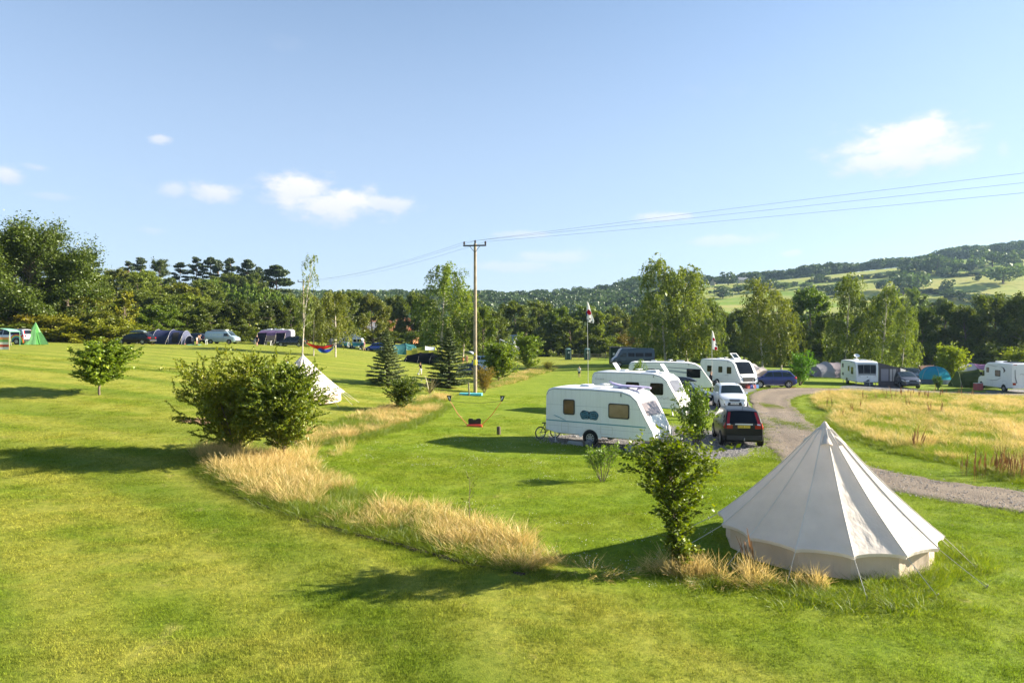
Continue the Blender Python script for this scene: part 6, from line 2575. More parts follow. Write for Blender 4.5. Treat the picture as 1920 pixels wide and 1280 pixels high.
def panel_tent(name, label, loc, rz, hoops, mats, poles=True, cat='tent', doors=(), group=None, polem=None):
    """tunnel: hoops = list of (x, half width, height); one panel object between each pair"""
    o = thing(name, label, cat, loc, rz, group)

    def sec(x, w, h, v):
        a = math.pi * v
        return Vector((x, math.cos(a) * w * (1 - .12 * math.sin(a) ** 4), h * math.sin(a) ** .72))
    for k in range(len(hoops) - 1):
        A, B_ = hoops[k], hoops[k + 1]
        sg = .05 * min(A[2], B_[2])
        b = MB()
        b.grid(lambda u, v: sec(A[0] + (B_[0] - A[0]) * u, A[1] + (B_[1] - A[1]) * u - sg * math.sin(math.pi * u), max(.02, A[2] + (B_[2] - A[2]) * u - sg * math.sin(math.pi * u)), v), 6, 18)
        b.build('panel', mats[k % len(mats)], o, 60)
    if poles:
        for (x, w, h) in hoops:
            if h < .3:
                continue
            b = MB()
            b.tube([sec(x, w * 1.012, h * 1.012, v / 18) for v in range(19)], .022, 5)
            b.build('pole_sleeve', polem or mats[0], o, 60)
    for (x, w, h) in hoops[1:-1]:
        for sg in (-1, 1):
            b = MB()
            e = sec(x, w, h, .25 if sg > 0 else .75)
            b.tube([e, Vector((e.x, sg * (w + .9), .02))], .008, 4)
            b.build('guy_rope', ROPE, o)
    for (x0, x1, z1, sgn, mt_) in doors:
        b = MB()
        H_ = np.interp((x0 + x1) / 2, [q[0] for q in hoops], [q[2] for q in hoops])
        W_ = np.interp((x0 + x1) / 2, [q[0] for q in hoops], [q[1] for q in hoops])

        def dn(u, v):
            p = sec(x0 + (x1 - x0) * u, W_ * 1.01, H_ * 1.01, (.02 + .26 * v * z1) if sgn > 0 else 1 - (.02 + .26 * v * z1))
            return p + Vector((0, sgn * .02, .01))
        b.grid(dn, 4, 8)
        b.build('doorway', mt_, o, 60)
    return o


NAVYC = canvas('navy_nylon', (.040, .050, .11), .25)
NAVYL = canvas('navy_nylon_light', (.10, .11, .17), .25)
DARKIN = mat('tent_dark', (.012, .012, .016), .9)
BLACKC = canvas('black_nylon', (.018, .019, .022), .1)
GREYC = canvas('grey_nylon', (.32, .31, .29), .3)
panel_tent('tunnel_tent', 'long navy tunnel tent with pale roof seams behind the black estate car', at(312, 96), R(2),
           [(-3.6, 1.3, .5), (-2.9, 1.6, 1.75), (-1.1, 1.7, 2.05), (1.0, 1.7, 2.05), (2.8, 1.6, 1.9), (3.2, 1.5, 1.2)], [NAVYC, NAVYL, NAVYC], doors=[(1.5, 2.3, 1.0, -1, DARKIN)], polem=canvas('sleeve_pale', (.30, .31, .38), .1))
panel_tent('tunnel_tent', 'low black tunnel tent behind the child with the ball', G(790, 681) + Vector((0, 1.2, 0)), R(-4), [(-3.0, .5, .05), (-2.1, 1.15, 1.1), (-.3, 1.25, 1.5), (1.4, 1.25, 1.5), (2.6, 1.1, 1.2), (3.1, .9, .5)],
           [BLACKC], polem=BLACKC)
b_t = panel_tent('tunnel_tent', 'olive tunnel tent with open flaps beside the motorhome', at(1826, 73), R(-22), [(-2.1, 1.2, .5), (-1.5, 1.55, 1.7), (.4, 1.6, 1.95), (1.9, 1.55, 1.9), (2.6, 1.2, .9)],
                 [canvas('olive_nylon', (.10, .135, .045), .3), canvas('olive_nylon_b', (.075, .10, .035), .3)], polem=canvas('olive_pale', (.30, .34, .16), .2), doors=[(-1.2, .2, 1.1, -1, canvas('olive_door', (.05, .07, .025), .2))])
panel_tent('tunnel_tent', 'white and purple tunnel tent behind the olive one', at(1822, 84), R(-8), [(-3.2, 1.4, .6), (-2.4, 1.7, 1.9), (0, 1.75, 2.2), (2.2, 1.7, 2.15), (3.0, 1.4, 1.2)],
           [canvas('white_nylon', (.66, .64, .66), .3), canvas('white_nylon_b', (.60, .55, .60), .3), canvas('purple_nylon', (.30, .17, .30), .3)], polem=canvas('purple_pale', (.4, .3, .42), .2))
panel_tent('dome_tent', 'grey and mauve family dome tent behind the three-pane caravan', at(1553, 88), R(12), [(-2.9, 1.4, .4), (-2.2, 1.7, 1.5), (-.4, 1.8, 1.95), (1.4, 1.7, 1.85), (2.5, 1.3, .9)],
           [canvas('mauve_nylon', (.26, .23, .26), .3), canvas('grey_nylon_b', (.36, .35, .38), .3)], polem=canvas('grey_pale', (.42, .42, .45), .2))
panel_tent('dome_tent', 'yellow-green tent with a silver-blue end behind the black tunnel tent', at(795, 112), R(6), [(-2.6, 1.3, .4), (-1.9, 1.6, 1.6), (.2, 1.7, 1.95), (1.8, 1.5, 1.8), (2.6, 1.2, .6)],
           [canvas('lime_nylon', (.24, .27, .05), .3), canvas('lime_nylon_b', (.19, .23, .045), .3), canvas('silver_nylon', (.50, .55, .62), .2)], polem=canvas('lime_pale', (.38, .40, .15), .2))
panel_tent('dome_tent', 'teal tent beside the rounded blue car', at(757, 118), R(20), [(-2.6, 1.2, .4), (-1.9, 1.5, 1.6), (.2, 1.6, 1.95), (1.8, 1.4, 1.7), (2.6, 1.1, .6)],
           [canvas('teal_nylon', (.05, .17, .18), .3), canvas('teal_nylon_b', (.07, .21, .22), .3)], polem=canvas('teal_pale', (.12, .28, .28), .2))
panel_tent('dome_tent', 'round grey-beige tent next to the teal campervan', at(633, 126), R(30), [(-2.0, .8, .2), (-1.4, 1.4, 1.4), (0, 1.6, 2.0), (1.3, 1.4, 1.4), (1.9, .8, .2)], [GREYC], polem=GREYC)


def dome(name, label, loc, rz, R0, H, mats, base=None, n=6):
    o = thing(name, label, 'tent', loc, rz)
    for k in range(n):
        a0, a1 = 2 * math.pi * k / n, 2 * math.pi * (k + 1) / n

        def fn(u, v):
            a = a0 + (a1 - a0) * v
            rad = R0 * math.cos(u * math.pi / 2) ** .78
            rad *= (math.cos(math.pi / n) / math.cos(a - (a0 + a1) / 2)) ** .7
            return Vector((math.cos(a) * rad, math.sin(a) * rad, H * math.sin(u * math.pi / 2) ** .95))
        b = MB()
        b.grid(fn, 12, 6)
        b.build('panel', mats[k % len(mats)], o, 60)
        b = MB()
        b.tube([fn(u / 12, 0) * 1.008 for u in range(13)], .016, 5)
        b.build('pole_sleeve', canvas('sleeve_grey', (.35, .37, .38), .1), o, 60)
        if base:
            b = MB()
            b.grid(lambda u, v: fn(.16 * u, v) * 1.012, 3, 6)
            b.build('skirt', base, o, 60)
    return o


dome('dome_tent', 'sky blue dome tent with a dark skirt', at(1752, 78.5), R(15), 1.75, 2.0, [canvas('sky_nylon', (.06, .38, .52), .35), canvas('sky_nylon_b', (.045, .32, .46), .35)], canvas('skirt_grey', (.10, .13, .16), .1))


def ridge(name, label, loc, rz, L, W, H, mt):
    o = thing(name, label, 'tent', loc, rz)
    for sg in (-1, 1):
        b = MB()
        b.grid(lambda u, v: Vector(((u - .5) * L, sg * W / 2 * (1 - v), H * v - .05 * math.sin(math.pi * v))), 6, 6)
        b.build('roof_panel', mt, o, 60)
        b = MB()
        b.add([(sg * L / 2, -W / 2, 0), (sg * L / 2, W / 2, 0), (sg * L / 2, 0, H)], [(0, 1, 2)])
        b.build('end_panel', mt, o)
        b = MB()
        b.tube([(sg * L / 2, 0, 0), (sg * L / 2, 0, H + .06)], .02, 6)
        b.build('pole', STEEL, o)
    return o


ridge('ridge_tent', 'small brown ridge tent behind the blue dome tent', at(1737, 88), R(20), 2.6, 2.6, 1.75, canvas('brown_nylon', (.20, .14, .12), .3))


def pyramid():
    o = thing('pyramid_tent', 'light green pyramid tent with an open flap beside the rainbow car', 'tent', at(67, 78), R(10))
    gm = canvas('mint_nylon', (.22, .48, .20), .4, .1)
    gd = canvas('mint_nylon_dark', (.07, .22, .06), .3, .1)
    top = Vector((0, 0, 2.55))
    base = [Vector((-1.35, -.9, 0)), Vector((-.55, -1.5, 0)), Vector((.7, -1.4, 0)), Vector((1.1, -.4, 0)), Vector((.8, 1.2, 0)), Vector((-.9, 1.2, 0))]
    for k in range(6):
        a, c = base[k], base[(k + 1) % 6]
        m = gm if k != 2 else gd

        def fn(u, v):
            p = top.lerp(a.lerp(c, v), u)
            return p + Vector((p.x, p.y, 0)) * (-.06 * math.sin(math.pi * u) + .05 * math.sin(3 * math.pi * v) * u * .6) + Vector((0, 0, -.08 * math.sin(math.pi * u)))
        b = MB()
        b.grid(fn, 10, 6)
        b.build('panel', m, o, 60)
    b = MB()
    b.grid(lambda u, v: top.lerp(Vector((.95 + .95 * v, -.9 - .3 * v, .02)), .45 + .55 * u) + Vector((0, -.04, 0)), 6, 3)
    b.build('door_flap', gm, o, 60)
    b = MB()
    b.tube([(0, 0, 0), (0, 0, 2.55)], .02, 6)
    b.build('pole', STEEL, o)


pyramid()


def awning_purple():
    p = at(515, 113.2)
    o = thing('awning', 'purple and navy caravan awning with an open front', 'awning', p, R(-2))
    pu, nv = canvas('purple_awning', (.13, .095, .19), .3), canvas('navy_awning', (.03, .032, .06), .2)
    W, D = 4.6, 2.6
    for k in range(3):
        x0, x1 = -W / 2 + W * k / 3, -W / 2 + W * (k + 1) / 3
        b = MB()
        b.grid(lambda u, v: Vector((x0 + (x1 - x0) * u, D * (v - .5), 2.0 + .42 * math.sin(v * 1.5) - .05 * math.sin(math.pi * u))), 4, 6)
        b.build('roof_panel', pu, o, 60)
        b = MB()
        if k != 1:
            b.grid(lambda u, v: Vector((x0 + (x1 - x0) * u, -D / 2 - .02 * math.sin(u * 9), 2.0 * v)), 4, 4)
            b.build('front_panel', nv, o, 60)
        else:
            b.grid(lambda u, v: Vector((x0 + (x1 - x0) * u, -D / 2 - .35 * (1 - v) - .1, 1.55 + .45 * v)), 4, 2)
            b.build('porch_panel', pu, o, 60)
    for sg in (-1, 1):
        b = MB()
        b.grid(lambda u, v: Vector((sg * W / 2, D * (u - .5), v * (2.0 + .42 * math.sin(u * 1.5)))), 4, 4)
        b.build('side_panel', nv if sg > 0 else pu, o, 60)
    for x in (-W / 2, -W / 6, W / 6, W / 2):
        b = MB()
        b.tube([(x, -D / 2 - .03, 0), (x, -D / 2 - .03, 2.02)], .02, 6)
        b.build('pole', canvas('pole_mauve', (.4, .3, .4), .1), o)
        b = MB()
        b.tube([(x, -D / 2, 1.9), (x + .1, -D / 2 - 1.4, .02)], .01, 4)
        b.build('guy_rope', ROPE, o)


awning_purple()


def awning_grey():
    # stands on the sunny side of the three-pane caravan
    m = c5.matrix_basis
    o = thing('awning', 'grey porch awning with a pale front window on the three-pane caravan', 'awning', c5.matrix_basis @ Vector((1.0, 2.35, 0)) if False else Vector((0, 0, 0)))
    rz = c5.rotation_euler[2]
    o.location = Vector(c5.location) + Matrix.Rotation(rz, 3, 'Z') @ Vector((.9, 2.2, 0))
    o.location.z = gz(o.location.x, o.location.y)
    o.rotation_euler[2] = rz
    g, dk = canvas('awning_grey', (.20, .20, .22), .3), canvas('awning_dark', (.13, .12, .13), .2)
    L_, D = 3.2, 2.1
    b = MB()
    b.grid(lambda u, v: Vector((L_ * (u - .5), D * (v - .5), 2.5 - .55 * v)), 4, 4, 0, .02)
    b.build('roof_panel', canvas('awning_roof', (.34, .34, .36), .3), o, 60)
    b = MB()
    b.grid(lambda u, v: Vector((L_ / 2, D * (u - .5), v * (2.5 - .55 * u))), 4, 4)
    b.build('front_panel', dk, o, 60)
    b = MB()
    b.grid(lambda u, v: Vector((L_ / 2 + .012, D * (-.38 + .34 * u), .6 + 1.25 * v)), 2, 2)
    b.build('window_panel', canvas('curtain_a', (.40, .38, .42), .3), o)
    b = MB()
    b.grid(lambda u, v: Vector((L_ / 2 + .012 + .02 * math.sin(u * 12), D * (.02 + .34 * u), .6 + 1.25 * v)), 8, 2)
    b.build('window_panel', canvas('curtain_b', (.66, .62, .60), .3), o)
    b = MB()
    b.grid(lambda u, v: Vector((L_ * (u - .5), D / 2, v * 1.95)), 4, 4)
    b.build('side_panel', g, o, 60)
    b = MB()
    b.tube([(L_ / 2, D / 2, 1.95), (L_ / 2 + .6, D / 2 + 1.5, .02)], .012, 4)
    b.build('guy_rope', ROPE, o)
    b = MB()
    b.add([(L_ / 2, D / 2, 1.95), (L_ / 2 + .1, D / 2 + .5, 1.75), (L_ / 2, D / 2 + .05, 1.2)], [(0, 1, 2)])
    b.build('corner_flap', canvas('flap_white', (.6, .6, .6), .3), o)


awning_grey()


def awning_inflatable():
    rz = c4.rotation_euler[2]
    p = Vector(c4.location) + Matrix.Rotation(rz, 3, 'Z') @ Vector((.3, 1.95, 0))
    p.z = gz(p.x, p.y)
    panel_tent('awning', 'pale inflatable awning on the panoramic-fronted caravan', p, rz, [(-2.2, 1.0, 1.9), (-.8, 1.15, 2.2), (.8, 1.15, 2.2), (2.2, 1.0, 1.9)], [canvas('pale_awning', (.50, .46, .46), .3)], cat='awning', polem=canvas('pale_beam', (.55, .53, .53), .2))


awning_inflatable()


def windbreak(label, pts, loc, h, cols):
    o = thing('windbreak', label, 'windbreak', loc)
    n = len(pts) - 1
    for k in range(n):
        a, c = Vector((*pts[k], 0)), Vector((*pts[k + 1], 0))
        for j, col in enumerate(cols):
            z0, z1 = h * j / len(cols), h * (j + 1) / len(cols)
            nn = (c - a).cross(Vector((0, 0, 1))).normalized()
            b = MB()
            b.grid(lambda u, v: a.lerp(c, u) + nn * (.12 * math.sin(math.pi * u)) + Vector((0, 0, .05 + z0 + (z1 - z0) * v)), 6, 1)
            b.build('cloth_band', col, o, 60)
    for p in pts:
        b = MB()
        b.tube([(p[0], p[1], 0), (p[0], p[1], h + .2)], .02, 6)
        b.build('stake', mat('stake_wood', (.42, .30, .17), .8), o)
    return o


SW, SR, SG, SO = canvas('wb_white', (.70, .68, .60), .3), canvas('wb_red', (.50, .09, .05), .3), canvas('wb_green', (.20, .38, .12), .3), canvas('wb_orange', (.62, .30, .12), .3)
windbreak('striped windbreak before the rainbow people carrier', [(-2.6, 0), (-1.3, .1), (0, 0)], G(17, 656), 1.1, [SW, SR, SW, SG, SO])
windbreak('yellow-green windbreak around the lime tent', [(-2.6, 0), (-.9, .0), (.9, .0), (2.4, .0), (3.4, .5)], at(793, 107.5), 1.35, [canvas('wb_lime', (.33, .33, .06), .35)])


def shelter():
    o = thing('shelter', 'mint green pop-up shelter corner beside the striped windbreak', 'shelter', at(2, 73.5), R(8))
    gm = MATS['mint_nylon']
    b = MB()
    b.grid(lambda u, v: Vector((-1.6 + 3.0 * u, -1 + 2 * v, 1.5 + .35 * math.sin(math.pi * u) ** .6)), 8, 4, 0, .02)
    b.build('roof_panel', canvas('shelter_mint', (.25, .52, .38), .3), o, 60)
    for x in (-1.55, 1.35):
        for y in (-.95, .95):
            b = MB()
            b.tube([(x, y, 0), (x, y, 1.52)], .03, 6)
            b.build('leg', canvas('shelter_mint', (.25, .52, .38), .3), o)
    b = MB()
    b.tube([(1.35, -.95, 1.5), (2.4, -2.6, .02)], .01, 4)
    b.build('guy_rope', ROPE, o)


shelter()

# ------------------------------------------------------------------ poles and wires
WOOD = mat('weathered_wood', (.29, .24, .18), .9, 0, .22, 3, .1, 0, .5, 18)
IRON = mat('dark_iron', (.05, .05, .055), .6, .3, .1, 6)
PORC = mat('insulator_brown', (.04, .02, .018), .3, 0, .1, 6)


def power_pole(label, base, ztop, rz, marker):
    o = thing('power_pole', label, 'power pole', base, rz, 'power poles')
    H = ztop - base.z
    b = MB()
    b.tube([(0, 0, -.1), (0, 0, H * .35), (0, 0, H * .7), (0, 0, H)], [.155, .145, .13, .115], 14)
    b.build('post', WOOD, o, 40)
    b = MB()
    b.box((0, -.16, H - .18), (1.9, .12, .11))
    b.build('crossarm', IRON, o)
    b = MB()
    b.tube([(-.42, -.16, H - .22), (0, -.12, H - .75)], .022, 5)
    b.tube([(.42, -.16, H - .22), (0, -.12, H - .75)], .022, 5)
    b.build('brace', IRON, o)
    tips = []
    for x, up in ((-.88, 0), (0, .12), (.88, 0)):
        b = MB()
        b.lathe([(.03, -.12), (.035, 0), (.085, .03), (.05, .08), (.095, .11), (.06, .16), (.085, .19), (.04, .26), (.01, .28)], 12, (x, -.16 if x else 0, H - .10 + up))
        b.build('insulator', PORC, o, 50)
        tips.append(Matrix.Rotation(rz, 3, 'Z') @ Vector((x, -.16 if x else 0, H + .12 + up)) + base)
    if marker:
        b = MB()
        b.lathe([(.153, 2.32), (.156, 2.34), (.156, 2.74), (.153, 2.76)], 16)
        b.build('yellow_band', mat('marker_yellow', (.75, .60, .04), .6), o, 40)
        b = MB()
        b.box((.0, -.15, 3.2), (.16, .012, .2))
        b.build('warning_sign', mat('marker_yellow', (.75, .60, .04), .6), o)
        for z in (3.6, 3.72):
            b = MB()
            b.tube([Vector((math.cos(a) * .152, math.sin(a) * .152, z)) for a in np.linspace(0, 6.283, 17)], .01, 4)
            b.build('steel_band', STEEL, o)
    return tips


pb = G(891, 737)
tipsA = power_pole('tall wooden power pole with crossarm and yellow band by the turquoise slab', pb, zpx(457, pb.y), R(-8), True)
fb = at(569, 117)
tipsB = power_pole('distant power pole hidden in the sparse birch', fb, zpx(527, fb.y), R(25), False)
WIRE = mat('wire_grey', (.16, .18, .21), .5, .5, .05, 3)
ENDS = [Vector(((px - 960) / FPX * 33.5, 33.5, zpx(py, 33.5))) for (px, py) in ((1920, 325), (1920, 343), (1920, 362))]
for k in range(3):
    a, c = tipsA[k], tipsB[k]
    b = MB()
    b.tube([a.lerp(c, t) - Vector((0, 0, 4 * .8 * t * (1 - t))) for t in np.linspace(0, 1, 24)], .008, 4)
    tag(b.build('power_line', WIRE), 'thin power line sagging from the near pole to the distant pole', 'power line', 'power lines to the distant pole')
    e = ENDS[(0, 1, 2)[k]]
    far = a + (e - a) * 3.0
    sagp = []
    for t in np.linspace(0, 1, 30):
        p = a.lerp(far, t)
        # the measured point e lies at t = 1/3
        p.z = a.z + (e.z - a.z) * (t * 3) * (1.35 - .35 * t * 3) if t < 1 / 3 else e.z + (t - 1 / 3) * (e.z - a.z) * 1.95
        sagp.append(p)
    b = MB()
    b.tube(sagp, .007, 4)
    tag(b.build('power_line', WIRE), 'thin power line running from the near pole over the meadow', 'power line', 'power lines over the meadow')

# turquoise slab and stub post at the pole
def slab():
    p = G(883, 741)
    o = thing('turquoise_slab', 'low turquoise painted slab at the foot of the power pole', 'slab', p, R(-5))
    tq = mat('turquoise', (.09, .46, .52), .6, 0, .12, 4)
    for k in range(2):
        b = MB()
        b.box((-.45 + .9 * k, 0, .09), (.88, .75, .18 - .02 * k), None, 0, .97)
        b.build('block', tq, o)
    b = MB()
    b.box((-.1, -.43, .52), (.10, .08, 1.04), Matrix.Rotation(R(-4), 3, 'Y'))
    tag(b.build('stub_post', WOOD, None, None, p, R(-5)), 'short grey stub post before the turquoise slab', 'post')


slab()
b = MB()
b.lathe([(.095, -.05), (.10, .1), (.098, .38), (.08, .42), (.01, .43)], 12)
tag(b.build('marker_post', mat('dark_wood', (.07, .05, .035), .9, 0, .2, 8), None, 40, G(935, 815)), 'short round dark wooden post on the lawn by the bicycle', 'post')


def badminton():
    pl, pr = G(877, 799), G(902, 800)
    c = (pl + pr) / 2
    o = thing('badminton_set', 'folding badminton set with red base, orange arms and black flags', 'badminton set', c, R(-3))
    red, orng = mat('red_plastic', (.62, .045, .025), .4), mat('orange_pole', (.55, .13, .04), .4)
    blk = mat('black_case', (.015, .015, .016), .5)
    s = c.y / FPX
    b = MB()
    b.box((0, 0, .055), (30 * s, .30, .11), None, 0, .92)
    b.build('base_tray', red, o)
    b = MB()
    b.prism([(-.33, .11), (.33, .11), (.35, .34), (.31, .42), (.12, .42), (.07, .36), (-.07, .36), (-.12, .42), (-.31, .42), (-.35, .34)], 'y', .10, .16)
    b.build('case_lid', blk, o)
    for k, (dx, z1) in enumerate(((-.02, 0), (0, 0))):
        sg = -1 if k == 0 else 1
        tip = Vector((((843 if k == 0 else 941) - 889.5) * s, 0, zpx(751, c.y) - c.z))
        root = Vector((sg * 13 * s, 0, .08))
        mid = root.lerp(tip, .5) + Vector((sg * .04, 0, -.07))
        b = MB()
        b.tube([root, mid, tip], [.02, .017, .013], 7)
        b.build('arm', orng, o, 40)
        b = MB()
        f = tip
        b.prism([(f.x - .05, f.z - .02), (f.x + .05, f.z - .02), (f.x + (.09 if sg < 0 else .17), f.z + .27), (f.x - (.17 if sg < 0 else .09), f.z + .27)], 'y', -.012, .012)
        b.build('end_flag', blk, o)
        b = MB()
        b.prism([(f.x - .02 * sg - .03, f.z + .05), (f.x - .02 * sg + .03, f.z + .05), (f.x + .05 * sg + .03, f.z + .21), (f.x + .05 * sg - .03, f.z + .21)], 'y', -.018, -.014)
        b.build('flag_mark', WPLATE, o)
    # tape and net strings
    a = Vector(((843 - 889.5) * s, 0, zpx(751, c.y) - c.z))
    e = Vector(((941 - 889.5) * s, 0, zpx(751, c.y) - c.z))
    b = MB()
    b.tube([a.lerp(e, t) - Vector((0, 0, .12 * 4 * t * (1 - t))) for t in np.linspace(0, 1, 14)], .009, 4)
    b.build('net_tape', IRON, o)


badminton()


# ------------------------------------------------------------------ portable toilets, shed
def portaloo(label, p, rz):
    o = thing('portable_toilet', label, 'toilet', p, rz, 'portable toilets')
    g = mat('toilet_green', (.012, .062, .055), .45, 0, .06, 3)
    gd = mat('toilet_green_dark', (.008, .045, .040), .5, 0, .06, 3)
    W = 1.15
    b = MB()
    b.box((0, 0, 1.0), (W, W, 2.0))
    b.build('cabin', g, o)
    b = MB()
    b.lathe([(W * .70, 0), (W * .69, .10), (W * .60, .22), (W * .35, .32), (.01, .35)], 4, (0, 0, 1.98), Matrix.Rotation(R(45), 3, 'Z'))
    b.build('roof', mat('toilet_roof', (.10, .19, .18), .5), o, 60)
    b = MB()
    b.box((0, -W / 2 - .015, .98), (.72, .03, 1.82))
    d = b.build('door', gd, o)
    b = MB()
    b.box((.26, -W / 2 - .045, 1.0), (.06, .05, .16))
    b.build('handle', BLACKP, d)
    b = MB()
    b.box((.05, -W / 2 - .036, 1.45), (.28, .008, .34))
    b.build('notice', WPLATE, d)
    for sg in (-1, 1):
        b = MB()
        b.tube([(sg * .45, -W / 2 - .02, .05), (sg * .45, -W / 2 - .02, 1.9)], .028, 6)
        b.build('corner_trim', mat('toilet_trim', (.30, .42, .40), .5), o)
    b = MB()
    b.box((0, 0, .04), (W + .1, W + .1, .10))
    b.build('skid', IRON, o)


portaloo('green portable toilet standing clear of the flagpole', G(1065, 674), R(4))
portaloo('green portable toilet seen behind the flagpole', G(1101, 674.5), R(-3))


def fence_bits():
    for k, (x0, x1) in enumerate(((1072, 1094), (1108, 1146))):
        a, c = at(x0, 140), at(x1, 140)
        o = thing('rail_fence', ('low wooden rail fence between the two portable toilets', 'low wooden rail fence beside the dark green screen')[k], 'fence', a)
        L_ = (c - a).length
        for i in range(int(L_ / 1.5) + 1):
            b = MB()
            b.box((min(i * 1.5, L_), 0, .55), (.1, .1, 1.1))
            b.build('post', WOOD, o)
        for z in (.35, .7, 1.0):
            b = MB()
            b.box((L_ / 2, -.06, z), (L_, .03, .09))
            b.build('rail', WOOD, o)


fence_bits()
sh = thing('screen_shed', 'dark green shed with small notices behind the slate blue camper van', 'shed', at(1163, 112))
b = MB()
b.box((0, 0, 1.35), (3.4, 2.0, 2.7))
b.build('wall', mat('shed_green', (.012, .035, .028), .7, 0, .1, 3), sh)
b = MB()
b.box((0, -.05, 2.76), (3.6, 2.3, .12))
b.build('roof', IRON, sh)
for k, (x, c) in enumerate([(-1.2, (.7, .7, .7)), (-.45, (.45, .2, .22))]):
    b = MB()
    b.box((x, -1.012, 1.65), (.32, .02, .36))
    b.build('notice', mat('notice%d' % k, c, .6), sh)


# ------------------------------------------------------------------ flags
def flag(label, base, ztop, hang, wide, marks, lean=0.0):
    o = thing('flagpole', label, 'flag', base, 0, 'white flags on thin poles')
    H = ztop - base.z
    b = MB()
    b.tube([(0, 0, 0), (lean * .5, 0, H * .5), (lean, 0, H + .02)], [.028, .024, .016], 8)
    b.build('pole', mat('pole_silver', (.50, .50, .48), .4, .5), o, 40)
    # cloth hanging slack in two folds from the pole top
    fw = canvas('flag_white', (.78, .76, .75), .3)

    def fn(u, v):
        w = wide * (.05 + .95 * v ** .75) * (1 if v < .88 else 1 - (v - .88) * 1.6)
        return Vector((lean + .02 + w * u - .10 * wide * math.sin(v * 3), -.05 * math.sin(u * 7 + v * 3) * wide, H - hang * v - .08 * u * hang * v))
    b = MB()
    b.grid(fn, 10, 16)
    cloth = b.build('cloth', fw, o, 70)
    for (u0, v0, ru, rv, mt_, n) in marks:
        for sg in (-1, 1):
            b = MB()
            c = fn(u0, v0) + Vector((0, sg * .012, 0))
            pts = [fn(u0 + ru * math.cos(2 * math.pi * i / n + .4), v0 + rv * math.sin(2 * math.pi * i / n + .4)) + Vector((0, sg * .014, 0)) for i in range(n)]
            b.add([c] + pts, [(0, i + 1, (i + 1) % n + 1) for i in range(n)])
            b.build('emblem_mark', mt_, cloth)


FR, FB, FN = canvas('flag_red', (.55, .015, .035), .3), canvas('flag_black', (.03, .03, .05), .2), canvas('flag_navy', (.04, .05, .16), .3)
f1 = at(1103, 70)
flag('thin flagpole with drooping white flag, red disc and dark bars, near the portable toilets', f1, zpx(566, 70), 37 * 70 / FPX, 15 * 70 / FPX,
     [(.50, .50, .40, .14, FR, 16), (.02, .60, .12, .14, FN, 10), (.45, .83, .16, .04, FB, 4), (.65, .95, .18, .04, FB, 4), (.12, .93, .14, .05, FB, 4)], -.12)
f2 = at(1335, 62.5)
flag('second drooping white flag with a red disc, above the panoramic-fronted caravan', f2, zpx(620, 62.5), 34 * 62.5 / FPX, 12 * 62.5 / FPX,
     [(.55, .45, .32, .09, FR, 14), (.85, .72, .16, .07, FB, 5), (.7, .92, .26, .09, FR, 8)], 0)


# ------------------------------------------------------------------ hammocks
def hammock(label, a, c, drop, w, cols):
    o = thing('hammock', label, 'hammock', a)
    d = c - a
    s = Vector((-d.y, d.x, 0)).normalized()
    for k, col in enumerate(cols):
        v0, v1 = k / len(cols), (k + 1) / len(cols)

        def fn(u, v):
            t = .1 + .8 * u
            vv = v0 + (v1 - v0) * v - .5
            wid = w * (.12 + .88 * math.sin(math.pi * u) ** .6)
            z = -drop * 4 * t * (1 - t) + .35 * drop * (abs(vv) * 2) ** 2 * math.sin(math.pi * u)
            return d * t + s * wid * vv + Vector((0, 0, z))
        b = MB()
        b.grid(fn, 14, 4)
        b.build('cloth_band', col, o, 70)
    for (t0, t1) in ((0, .1), (1, .9)):
        b = MB()
        b.tube([d * t0, d * t1 + Vector((0, 0, -drop * 4 * t1 * (1 - t1)))], .012, 4)
        b.build('rope', ROPE, o)


tA, tB_, tC = G(567, 667), G(588, 667), G(629, 669)
hammock('red hammock slung between the sparse birch and the bushy birch', tA + Vector((0, .3, 2.1)), tC + Vector((0, .3, 2.0)), 1.15, 1.3, [canvas('ham_red', (.50, .03, .025), .3), canvas('ham_rust', (.55, .12, .03), .3), canvas('ham_red', (.5, .03, .025), .3)])
hammock('blue hammock slung between the slender birch and the bushy birch', tB_ + Vector((0, -.2, 1.75)), tC + Vector((0, -.2, 1.7)), 1.3, 1.2, [canvas('ham_navy', (.03, .06, .42), .3), canvas('ham_blue', (.03, .20, .60), .3), canvas('ham_violet', (.12, .10, .45), .3)])


# ------------------------------------------------------------------ distant buildings
def house(name, label, p, rz, W, D, Hh, roofh, wallm, roofm, wins=3, chim=True, group=None):
    o = thing(name, label, 'house', p, rz, group)
    b = MB()
    b.prism([(-D / 2, -2), (D / 2, -2), (D / 2, Hh), (0, Hh + roofh), (-D / 2, Hh)], 'x', -W / 2, W / 2)
    b.build('wall', wallm, o)
    for sg in (-1, 1):
        b = MB()
        e = .35
        b.grid(lambda u, v: Vector((-W / 2 - e + (W + 2 * e) * u, sg * (D / 2 + e) * (1 - v), Hh - roofh * e / (D / 2) + (roofh + roofh * e / (D / 2)) * v + .05)), 2, 2, 0, .12)
        b.build('roof', roofm, o)
    for k in range(wins):
        b = MB()
        x = -W / 2 + W * (k + .5) / wins
        b.box((x, -D / 2 - .02, Hh * .6), (W / wins * .4, .06, Hh * .3))
        w = b.build('window', WPLATE, o)
        b = MB()
        b.box((x, -D / 2 - .055, Hh * .6), (W / wins * .32, .03, Hh * .24))
        b.build('pane', GLASS, w)
    if chim:
        b = MB()
        b.box((W * .3, 0, Hh + roofh + .4), (.7, .6, 1.6))
        b.build('chimney', wallm, o)


